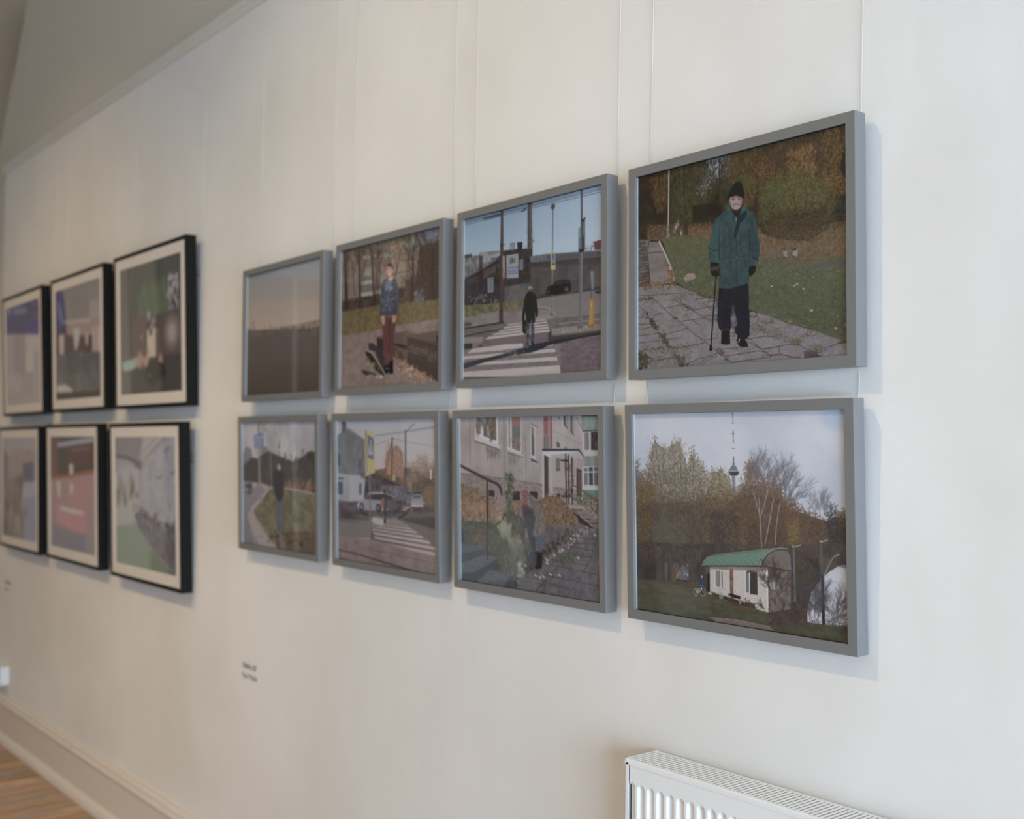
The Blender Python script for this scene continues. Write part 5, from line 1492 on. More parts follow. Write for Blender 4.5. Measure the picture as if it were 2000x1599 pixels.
 ('L',[919.8,614.4,916.5,753.1],3.8,(186,140,76),0.8),
 ('P',[899,743,943,744,943,764,899,761],(140,94,44)),
 ('E',924.6,641.2,3.8,6.5,(160,158,150),0.8,0.15,0),
 ('E',924.5,610.1,12.3,4.9,(150,100,44),1,0.15,0),
 ('P',[620,526,633,502,667,496,692,478,743,476,781,485,791,507,791,540,774,550,641,553,620,543],(32,28,30)),
 ('P',[674,497,698,482,735,480,735,499],(58,56,60),0.8),
 ('P',[743,482,773,487,779,503,743,500],(52,50,54),0.8),
 ('E',761.5,534.5,14.0,16.8,(62,58,58),1,0.15,0),
 ('E',635.0,538.3,12.5,17.1,(56,52,52),1,0.15,0),
 ('E',761.5,534.5,7.0,8.4,(96,92,92),0.6,0.15,0),
 ('L',[620.5,543.3,783.5,547.5],4.1,(22,20,20)),
 ('E',510.7,497.7,16.2,15.7,(118,108,102),1,0.15,0),
 ('P',[494,494,499,482,514,482,527,495,527,502,512,487],(150,142,136),0.7),
 ('P',[497,501,527,502,527,518,499,517],(70,56,50),0.8),
 ('P',[501,514,525,517,549,534,557,570,568,632,564,668,552,666,545,620,547,694,528,698,485,692,478,621,467,675,452,673,456,619,467,559,477,525],(28,24,24)),
 ('L',[514.1,520.9,521.7,687.3],3.2,(40,36,36),0.6),
 ('P',[454,671,483,676,505,703,505,747,472,756,456,742],(26,23,23)),
 ('P',[485,692,507,694,505,747,501,825,486,825],(56,56,62)),
 ('P',[515,695,539,696,542,776,533,827,522,792],(60,60,68)),
 ('D',[485,692,539,698,538,810,486,815],36,3.2,8.6,[(110,112,122),(40,40,46)],0.6,2,0,0.5),
 ('P',[473,819,501,818,501,837,468,834],(84,74,68)),
 ('P',[518,797,531,798,542,826,533,834,520,816],(34,28,28)),
 ('V',0.12)])
ART['D'] = (470, 378, (134, 126, 124), [0.485, 0.497, 0.452], [0.0216, 0.0197, 0.0152], [
 ('P',[-12,-12,894,-12,887,480,-12,532],(142,132,130)),
 ('N',[-12,-12,894,-12,887,480,-12,532],(132,122,120),(154,144,140),14,8,0.7,4,0.3,0.7),
 ('P',[-12,-12,894,-12,893,42,-12,36],(150,150,156),0.06),
 ('P',[-12,-12,894,-12,893,46,-12,40],(150,150,156),0.06),
 ('P',[-12,-12,894,-12,893,49,-12,43],(150,150,156),0.06),
 ('P',[-12,-12,894,-12,893,52,-12,47],(150,150,156),0.06),
 ('P',[-12,-12,894,-12,893,55,-12,50],(150,150,156),0.06),
 ('P',[-12,340,342,359,631,385,630,495,610,513,340,529,-12,479],(122,110,108)),
 ('N',[-12,340,342,359,631,385,630,495,340,529,-12,479],(98,88,86),(150,136,132),220,180,0.8,2,0.3,0.7),
 ('L',[83.7,-2.7,77.5,421.6],4.7,(92,84,82),0.7),
 ('L',[347.6,-6.7,345.1,461.0],4.3,(92,84,82),0.7),
 ('L',[504.1,112.5,505.9,411.4],4.1,(92,84,82),0.7),
 ('L',[2.0,342.7,342.2,362.6,631.4,387.9],4.3,(92,84,82),0.7),
 ('D',[213,173,323,189,301,232,223,225],40,4.4,10.0,[(104,96,92)],0.35,2.5,0,0.5),
 ('D',[377,206,471,229,429,272,387,265],24,4.2,9.5,[(108,98,94)],0.3,2.5,0,0.5),
 ('P',[124,-12,302,-12,302,164,123,112],(178,176,178)),
 ('P',[131,-12,168,-12,169,102,132,95],(96,92,92)),
 ('P',[191,-12,289,-12,289,140,189,111],(92,90,84)),
 ('D',[193,-12,286,-12,285,130,191,104],60,4.5,11.1,[(128,110,92),(70,76,64),(150,140,134),(120,76,62)],0.6,1.6,0,0.5),
 ('D',[131,-12,168,-12,166,99,132,90],18,4.6,11.4,[(130,110,104),(80,84,78)],0.6,2,0,0.5),
 ('P',[123,108,315,168,316,194,122,140],(168,164,166)),
 ('P',[122,137,314,189,314,196,122,147],(76,70,70),0.8),
 ('P',[373,-12,475,-12,474,221,373,193],(178,176,178)),
 ('P',[380,-12,395,-12,394,182,379,177],(128,120,118)),
 ('P',[405,-12,471,-12,468,206,405,185],(110,104,102)),
 ('P',[410,-12,466,-12,466,46,411,49],(144,96,84),0.8),
 ('P',[411,62,463,58,463,121,410,125],(92,98,92),0.8),
 ('D',[408,129,464,129,461,196,409,180],22,4.2,9.5,[(140,96,80),(90,90,84)],0.6,1.0,0,0.5),
 ('P',[371,187,488,221,490,236,370,206],(160,154,154)),
 ('P',[372,204,488,234,488,239,372,211],(70,62,62),0.8),
 ('P',[540,42,584,65,584,252,539,237],(168,164,164)),
 ('P',[546,55,566,68,566,228,546,220],(84,84,86)),
 ('P',[548,56,566,68,565,113,547,104],(112,120,124),0.7),
 ('L',[578.1,71.5,577.6,248.1],6.0,(110,104,104),0.8),
 ('P',[539,237,593,260,593,268,541,255],(76,68,68)),
 ('P',[542,38,588,62,588,68,542,46],(84,76,76),0.8),
 ('P',[631,-12,663,-12,661,109,632,106],(128,84,78)),
 ('P',[663,-12,690,-12,688,181,664,182],(142,110,104)),
 ('L',[686.3,-0.5,683.7,177.3],4.9,(64,54,54),0.8),
 ('L',[661.6,15.3,636.8,23.0],4.9,(80,74,74)),
 ('P',[632,109,663,113,662,182,630,186],(96,92,92)),
 ('L',[650.3,112.6,649.3,181.7],3.9,(150,146,146),0.8),
 ('L',[557.0,-2.9,628.6,39.2],3.0,(110,104,104),0.6),
 ('P',[696,-12,889,-12,887,183,693,185],(150,140,138)),
 ('N',[696,-12,889,-12,887,183,693,185],(140,130,128),(160,150,148),30,12,0.6,3,0.3,0.7),
 ('P',[715,-12,744,17,744,26,715,-12],(62,56,58)),
 ('P',[765,-12,779,-12,780,53,796,73,796,78,768,52],(72,68,70)),
 ('P',[780,-12,796,-12,796,70,780,54],(124,122,126)),
 ('P',[812,-12,824,-12,824,87,835,108,835,113,811,91],(80,74,76)),
 ('P',[824,-12,839,-12,837,105,824,86],(132,130,132)),
 ('L',[847.8,10.3,888.3,73.6],3.7,(96,90,88),0.8),
 ('L',[694.8,84.4,887.0,159.8],3.8,(120,112,110),0.6),
 ('P',[717,141,740,153,740,178,719,174],(84,80,82)),
 ('P',[772,173,789,183,772,184],(60,54,54)),
 ('P',[881,-12,1015,-12,1015,452,884,457,887,222],(158,150,150)),
 ('P',[889,-12,1015,-12,1015,82,891,86],(110,130,124)),
 ('N',[889,-12,1015,-12,1015,82,891,86],(102,122,116),(128,146,138),60,10,0.6,3,0.3,0.7),
 ('L',[884.8,3.1,983.9,3.4],7.2,(76,62,58)),
 ('L',[886.5,11.0,887.3,81.5],4.6,(120,96,84)),
 ('P',[889,81,1015,79,1015,88,889,91],(80,74,74)),
 ('P',[893,91,1015,85,1015,191,893,196],(166,162,164)),
 ('P',[900,94,927,93,928,187,900,189],(100,98,100)),
 ('P',[940,91,1015,88,1015,188,940,189],(58,50,50)),
 ('P',[898,94,913,94,913,188,898,189],(124,114,112),0.7),
 ('D',[942,91,1015,91,1015,182,940,183],20,3.6,8.0,[(90,80,80),(40,36,38)],0.6,2,0,0.5),
 ('P',[889,199,1015,194,1015,217,891,224],(160,156,156)),
 ('P',[891,222,1015,217,1015,273,890,279],(112,122,114)),
 ('N',[891,222,1015,217,1015,273,890,279],(102,110,104),(124,132,124),80,20,0.6,3,0.3,0.7),
 ('P',[890,279,1015,273,1015,379,888,380],(168,166,170)),
 ('P',[893,285,917,283,918,376,894,377],(96,98,102)),
 ('P',[924,281,950,279,950,376,925,377],(64,64,68)),
 ('P',[957,278,1015,276,1015,376,957,377],(84,86,92)),
 ('L',[891.2,308.3,983.1,303.9],5.4,(168,166,168)),
 ('P',[886,387,1015,382,1015,401,888,402],(166,162,164)),
 ('P',[888,405,1015,401,1015,452,887,457],(92,116,108)),
 ('P',[620,199,636,199,632,464,618,465],(168,162,162)),
 ('P',[634,219,663,234,660,461,630,464],(62,52,50)),
 ('P',[632,227,661,242,658,463,632,464],(70,58,54)),
 ('P',[661,234,695,234,691,461,660,463],(148,140,140)),
 ('L',[678.8,242.1,677.6,460.3],4.9,(170,164,164),0.7),
 ('P',[695,234,849,231,847,388,692,403],(146,136,134)),
 ('P',[712,237,739,237,740,299,713,296],(98,96,98)),
 ('P',[711,296,742,298,742,305,713,306],(70,62,62)),
 ('P',[766,236,792,236,791,311,766,309],(120,116,118)),
 ('P',[692,395,847,404,846,451,691,463],(124,112,110)),
 ('N',[692,395,847,404,846,451,691,463],(98,88,86),(148,134,130),220,180,0.8,2,0.3,0.7),
 ('P',[846,286,879,298,878,446,845,440],(70,56,52)),
 ('P',[855,302,875,307,875,438,854,435],(88,70,62)),
 ('P',[717,431,738,432,738,459,718,460],(50,46,46)),
 ('P',[801,327,834,330,834,338,801,335],(84,78,76),0.6),
 ('P',[807,236,840,239,839,326,808,324],(126,122,122),0.7),
 ('P',[619,184,864,182,896,221,896,230,864,193,620,198],(58,58,62)),
 ('P',[620,199,851,195,891,230,886,235,693,237,636,218],(160,158,162)),
 ('P',[636,218,693,237,850,231,836,200,620,201],(172,170,172)),
 ('G',[673,218,851,199,886,233,693,237],(150,148,150),(124,120,120),0.7,0),
 ('L',[777.3,213.1,779.0,486.7],8.5,(62,44,38)),
 ('L',[796.1,219.1,794.1,485.9],7.5,(66,48,42)),
 ('L',[818.5,231.4,816.6,484.5],7.5,(60,44,40)),
 ('L',[746.4,247.2,793.8,247.8],7.6,(44,34,32)),
 ('L',[749.2,445.3,785.3,445.1],6.6,(44,34,32)),
 ('D',[772,216,822,231,819,477,772,479],26,2.8,5.6,[(110,72,58),(40,32,30)],0.6,2.5,0,0.5),
 ('L',[820.0,380.1,896.9,417.4,982.5,463.3],4.6,(70,56,54)),
 ('L',[982.5,463.3,977.6,552.2],4.4,(70,56,54)),
 ('L',[851.3,400.0,848.7,451.2],3.7,(76,62,58)),
 ('P',[-12,641,609,595,858,576,625,837,461,956,418,1015,-12,1015],(66,62,54)),
 ('N',[-12,641,609,595,858,576,625,837,461,956,418,1015,-12,1015],(54,50,44),(84,78,68),60,50,0.7,3,0.3,0.7),
 ('P',[580,482,630,463,690,444,766,472,859,537,853,585,801,644,744,689,666,736,621,756,628,609,599,554],(98,76,56)),
 ('D',[580,482,630,463,690,444,766,472,859,537,853,585,801,644,744,689,666,736,621,756,628,609,599,554],1800,2.6,5.1,[(122,98,76),(95,76,57),(138,112,92),(74,60,48),(109,95,64),(147,124,107)],0.6,1.0,0,0.5),
 ('D',[608,611,801,628,665,752,606,774],440,2.6,5.2,[(68,56,48),(55,46,41),(86,70,56)],0.6,1.0,0,0.5),
 ('D',[823,445,897,433,1015,444,1015,544,896,511,832,484],600,1.8,4.2,[(82,79,55),(69,65,48),(101,87,58),(92,68,51)],0.7,1.0,0,0.5),
 ('D',[-12,425,36,423,27,637,-12,639],120,5.9,11.9,[(100,92,54),(120,110,62),(84,74,50)],0.7,1.0,0,0.5),
 ('P',[36,477,186,469,329,538,317,599,46,609],(104,84,64),0.7),
 ('D',[-12,424,118,429,197,460,296,515,345,546,328,615,272,671,183,643,45,627,-12,656],1400,3.7,7.5,[(130,104,84),(107,86,65),(146,124,103),(85,70,53),(94,87,59),(120,96,65)],0.62,1.0,0,0.5),
 ('D',[230,519,340,512,327,632,272,662,251,586],400,3.6,7.3,[(137,116,99),(113,92,75),(149,130,115)],0.6,1.0,0,0.5),
 ('P',[-12,630,273,636,339,580,382,544,466,580,507,619,504,809,441,875,419,952,313,906,270,834,181,826,-12,745],(72,72,58)),
 ('N',[-12,630,273,636,339,580,382,544,466,580,507,619,504,809,441,875,419,952,313,906,270,834,181,826,-12,745],(58,58,48),(88,86,68),50,40,0.8,4,0.3,0.7),
 ('D',[-12,630,273,636,339,580,382,544,466,580,507,619,504,809,441,875,419,952,313,906,270,834,181,826,-12,745],2400,2.9,5.7,[(77,79,58),(95,95,71),(62,63,51),(109,107,83),(88,91,75)],0.5,1.3,0,0.5),
 ('D',[47,512,208,503,207,598,57,600],90,8.0,14.9,[(148,118,96),(128,100,80)],0.6,1.0,0,0.5),
 ('D',[362,460,478,504,466,622,360,613],520,2.8,5.6,[(84,87,73),(95,95,81),(70,75,63)],0.5,1.0,0,0.5),
 ('L',[381.2,336.6,375.2,459.5,369.6,544.4],4.3,(74,84,56)),
 ('D',[362,342,398,340,395,560,359,562],60,5.3,10.7,[(62,76,50),(80,92,60),(50,60,44)],0.75,1.0,0,0.5),
 ('D',[405,492,468,488,463,539,404,551],40,6.3,10.5,[(140,106,80),(120,90,68)],0.6,1.0,0,0.5),
 ('D',[306,625,376,629,374,730,316,684],70,7.6,13.0,[(150,146,118),(132,130,100),(164,158,130)],0.7,1.0,0,0.5),
 ('D',[380,696,465,697,463,772,390,779],60,6.3,11.6,[(140,138,112),(110,110,86)],0.6,1.0,0,0.5),
 ('D',[125,726,182,721,182,765,125,770],20,8.0,13.7,[(116,92,56)],0.6,1.0,0,0.5),
 ('D',[369,756,505,751,502,934,419,961,335,870],400,2.8,5.6,[(96,103,85),(120,123,107),(76,83,69)],0.5,2,0,0.5),
 ('D',[431,859,483,853,481,978,429,976],22,8.3,13.6,[(168,164,158),(150,146,136)],0.7,1.0,0,0.5),
 ('L',[337.6,673.9,368.7,755.9],3.2,(116,122,96),0.5),
 ('L',[346.2,678.3,376.1,762.8],3.2,(116,122,96),0.5),
 ('L',[354.7,682.7,383.4,769.7],3.2,(116,122,96),0.5),
 ('L',[363.3,687.1,390.8,776.6],3.2,(116,122,96),0.5),
 ('L',[371.8,691.4,398.1,783.4],3.2,(116,122,96),0.5),
 ('L',[380.3,695.8,405.4,790.3],3.2,(116,122,96),0.5),
 ('L',[388.7,700.1,412.7,797.1],3.2,(116,122,96),0.5),
 ('L',[397.2,704.4,420.0,803.9],3.2,(116,122,96),0.5),
 ('L',[405.6,708.7,427.3,810.7],3.2,(116,122,96),0.5),
 ('L',[414.0,713.0,434.5,817.5],3.2,(116,122,96),0.5),
 ('L',[422.3,717.3,441.8,824.3],3.2,(116,122,96),0.5),
 ('L',[430.7,721.6,449.0,831.0],3.1,(116,122,96),0.5),
 ('L',[439.0,725.9,456.2,837.8],3.1,(116,122,96),0.5),
 ('L',[447.3,730.1,463.4,844.5],3.1,(116,122,96),0.5),
 ('L',[455.6,734.4,470.6,851.2],3.1,(116,122,96),0.5),
 ('L',[463.9,738.6,477.7,857.9],3.1,(116,122,96),0.5),
 ('L',[472.2,742.8,484.9,864.6],3.1,(116,122,96),0.5),
 ('L',[480.4,747.0,492.0,871.2],3.1,(116,122,96),0.5),
 ('P',[530,429,587,429,586,470,532,471],(52,46,46)),
 ('P',[405,434,460,433,459,484,407,487],(54,46,46)),
 ('P',[225,436,271,437,271,475,226,471],(54,48,46)),
 ('P',[405,434,437,435,435,448,405,458],(100,66,58),0.7),
 ('P',[858,576,894,589,1015,606,1015,1015,796,1015,418,1015,461,931,605,840,645,795,753,728],(92,86,88)),
 ('N',[608,611,1015,606,1015,1015,796,1015,418,1015,461,931,605,840],(80,75,78),(104,98,100),40,36,0.8,4,0.3,0.7),
 ('D',[605,807,743,729,857,631,912,596,948,608,800,715,645,819],110,2.8,6.6,[(150,138,128),(120,96,74),(170,160,152),(84,64,52)],0.75,1.0,0,0.5),
 ('D',[586,760,801,644,829,641,665,776,605,807],130,3.9,8.7,[(60,50,44),(84,68,54),(48,42,40)],0.7,1.0,0,0.5),
 ('L',[978.0,644.5,927.9,772.9,853.2,898.4,767.7,1000.4],3.7,(66,62,56),0.8),
 ('L',[894.0,612.7,799.8,738.9,702.9,852.9,562.5,1000.2],3.8,(66,62,56),0.8),
 ('L',[781.3,716.9,955.5,727.5],3.7,(66,62,56),0.8),
 ('L',[733.1,761.5,937.0,764.2],3.7,(66,62,56),0.8),
 ('L',[693.9,805.7,918.4,808.8],3.7,(66,62,56),0.8),
 ('L',[664.3,833.1,890.6,847.0,983.8,855.3],3.7,(66,62,56),0.8),
 ('L',[624.0,894.4,853.1,906.3,979.4,913.4],3.7,(66,62,56),0.8),
 ('L',[603.6,929.5,796.6,956.9],3.9,(66,62,56),0.8),
 ('L',[460.9,947.3,643.0,948.9],4.1,(66,62,56),0.8),
 ('L',[800.3,699.3,964.9,691.9],3.7,(66,62,56),0.8),
 ('L',[828.9,665.2,974.3,660.2],3.6,(66,62,56),0.8),
 ('L',[982.1,728.7,945.2,817.4],3.6,(66,62,56),0.8),
 ('D',[733,777,846,754,827,791,742,832,717,859],100,3.8,7.6,[(80,88,52),(64,72,46)],0.7,0.7,0,0.5),
 ('D',[563,984,663,898,722,851,603,1015],60,3.9,7.9,[(74,76,52),(62,62,46)],0.6,0.6,0,0.5),
 ('D',[797,913,891,824,956,724,1015,730,872,880,796,977],50,2.7,5.5,[(84,82,60)],0.6,1.0,0,0.5),
 ('E',668.4,887.5,10.8,4.9,(176,168,160),0.9,0.3,0.4),
 ('E',726.5,884.6,10.6,4.8,(176,168,160),0.9,0.3,0.4),
 ('E',618.9,905.6,10.9,4.9,(176,168,160),0.9,0.3,0.4),
 ('E',563.9,905.7,11.1,4.9,(176,168,160),0.9,0.3,0.4),
 ('E',493.2,857.0,11.4,5.0,(176,168,160),0.9,0.3,0.4),
 ('E',805.4,675.1,10.3,4.8,(176,168,160),0.9,0.3,0.4),
 ('E',748.7,742.4,10.5,4.8,(176,168,160),0.9,0.3,0.4),
 ('E',850.4,775.6,10.2,4.7,(176,168,160),0.9,0.3,0.4),
 ('E',956.7,642.5,9.8,4.6,(176,168,160),0.9,0.3,0.4),
 ('E',694.3,775.0,10.7,4.8,(176,168,160),0.9,0.3,0.4),
 ('E',593.9,912.7,11.0,4.9,(176,168,160),0.9,0.3,0.4),
 ('E',644.7,827.1,10.8,4.9,(176,168,160),0.9,0.3,0.4),
 ('P',[461,931,604,929,542,1015,418,1015],(100,102,104),0.5),
 ('P',[785,490,896,492,895,515,808,525],(136,126,122)),
 ('P',[808,509,886,508,886,521,808,525],(98,82,76)),
 ('P',[850,522,923,513,928,534,858,543],(112,104,100)),
 ('P',[881,543,945,533,951,554,886,563],(108,100,96)),
 ('P',[913,565,971,551,1015,575,917,582],(106,98,94)),
 ('P',[940,584,1015,575,1015,602,948,605],(104,96,92)),
 ('P',[803,527,858,543,886,563,917,582,948,605,948,612,858,584,849,553],(58,46,42)),
 ('P',[858,542,928,532,881,545],(64,56,52)),
 ('P',[886,562,951,553,913,566],(60,52,50)),
 ('P',[917,581,1015,574,940,586],(60,52,50)),
 ('P',[-12,684,21,682,26,762,-12,773],(50,50,56)),
 ('P',[-12,778,193,773,181,800,-12,845],(84,88,90)),
 ('P',[-12,843,181,795,181,817,-12,894],(66,70,74)),
 ('P',[-12,898,192,825,297,831,291,866,63,1015,-12,1015],(62,66,70)),
 ('P',[-12,900,181,828,297,831,111,938,-12,965],(86,90,94)),
 ('N',[-12,900,181,828,297,831,111,938,-12,965],(78,82,86),(98,102,104),60,80,0.6,2,0.3,0.7),
 ('P',[-12,965,111,938,292,840,291,868,75,1015,-12,1015],(60,64,68)),
 ('P',[110,1015,224,912,382,919,376,958,322,1015,110,1015],(84,88,92)),
 ('P',[322,1015,382,923,419,952,408,1015],(66,68,72)),
 ('N',[110,1015,224,912,382,919,322,1015],(76,80,84),(98,102,104),60,80,0.6,2,0.3,0.7),
 ('L',[181.1,795.4,291.8,831.6],3.3,(50,52,54),0.6),
 ('L',[-2.0,292.8,209.9,370.8,292.7,396.9,317.5,419.8,325.7,455.2],14.5,(58,44,40)),
 ('L',[-2.0,291.0,209.9,367.4,292.8,391.8],4.5,(92,76,70),0.7),
 ('L',[215.4,376.7,215.4,606.1],12.3,(60,48,44)),
 ('L',[215.4,606.1,209.6,848.8],11.2,(50,50,50),0.85),
 ('P',[489,445,550,451,600,497,629,552,632,634,623,675,567,688,547,665,545,846,504,834,496,669,476,604,467,522],(104,94,88)),
 ('N',[489,445,550,451,600,497,629,552,632,634,623,675,567,688,496,669,467,522],(92,84,78),(126,116,106),120,120,0.7,2,0.3,0.7),
 ('P',[488,537,549,525,569,581,547,665,555,845,504,851,491,686,478,621],(66,70,74)),
 ('P',[474,505,509,502,549,550,548,583,479,579],(74,62,58),0.8),
 ('P',[468,446,475,431,500,423,518,432,522,452,515,477,498,511,478,509,470,488,474,464],(116,80,74)),
 ('D',[471,428,520,426,513,486,478,488],30,3.1,6.2,[(92,60,56),(140,102,92)],0.6,1.0,0,0.5),
 ('P',[472,465,489,464,488,490,474,493],(140,106,96),0.8),
 ('L',[474.0,472.8,482.3,474.0],3.1,(56,42,40)),
 ('L',[513.8,435.9,549.8,483.6,559.3,532.4],4.1,(76,68,64),0.7),
 ('L',[599.8,513.5,590.5,595.9,575.5,662.6],5.0,(78,70,66),0.7),
 ('L',[509.4,452.7,521.3,485.2,529.0,517.8],4.1,(140,128,118),0.6),
 ('P',[492,645,507,639,512,693,496,702],(134,110,98),0.7),
 ('P',[567,684,625,658,629,699,618,765,586,772,570,762],(76,78,88)),
 ('L',[567.1,687.9,627.4,663.2],3.0,(140,138,144),0.7),
 ('L',[566.9,701.1,627.2,676.2],3.0,(140,138,144),0.7),
 ('L',[566.7,714.2,627.0,689.2],3.0,(140,138,144),0.7),
 ('L',[566.5,727.4,626.8,702.3],3.0,(140,138,144),0.7),
 ('L',[566.3,740.5,626.6,715.3],3.0,(140,138,144),0.7),
 ('L',[566.1,753.7,626.4,728.3],3.0,(140,138,144),0.7),
 ('L',[565.9,766.8,626.3,741.3],3.0,(140,138,144),0.7),
 ('L',[575.2,683.1,578.0,770.6],3.0,(56,58,70),0.7),
 ('L',[587.3,682.1,588.0,769.6],3.0,(56,58,70),0.7),
 ('L',[599.3,681.1,598.0,768.6],3.0,(56,58,70),0.7),
 ('L',[611.3,680.0,608.0,767.6],3.0,(56,58,70),0.7),
 ('L',[623.2,679.0,618.0,766.6],3.0,(56,58,70),0.7),
 ('P',[574,771,612,772,611,839,595,854,569,852],(40,34,34)),
 ('P',[557,849,609,839,605,861,564,872],(32,28,28)),
 ('P',[545,797,568,795,565,852,549,854],(62,64,68),0.7),
 ('L',[498.1,669.1,511.2,750.7,516.8,791.5],4.1,(150,140,120),0.8),
 ('L',[506.3,668.4,535.4,773.2],4.1,(140,132,112),0.8),
 ('L',[493.8,677.7,498.7,768.5],3.1,(130,128,104),0.8),
 ('P',[-12,621,569,556,543,937,-12,1015],(104,110,116),0.05),  # bluish veils, lower left: bright reflection in the glass painted into the ink
 ('P',[-12,632,538,572,513,941,-12,1015],(104,110,116),0.05),
 ('P',[-12,643,507,587,482,945,-12,1015],(104,110,116),0.05),
 ('P',[-12,653,476,603,450,949,-12,1015],(104,110,116),0.05),
 ('P',[-12,664,445,618,419,952,-12,1015],(104,110,116),0.05),
 ('P',[-12,675,413,634,387,956,-12,1015],(104,110,116),0.05),
 ('P',[-12,686,381,650,355,960,-12,1015],(104,110,116),0.05),
 ('V',0.12)])
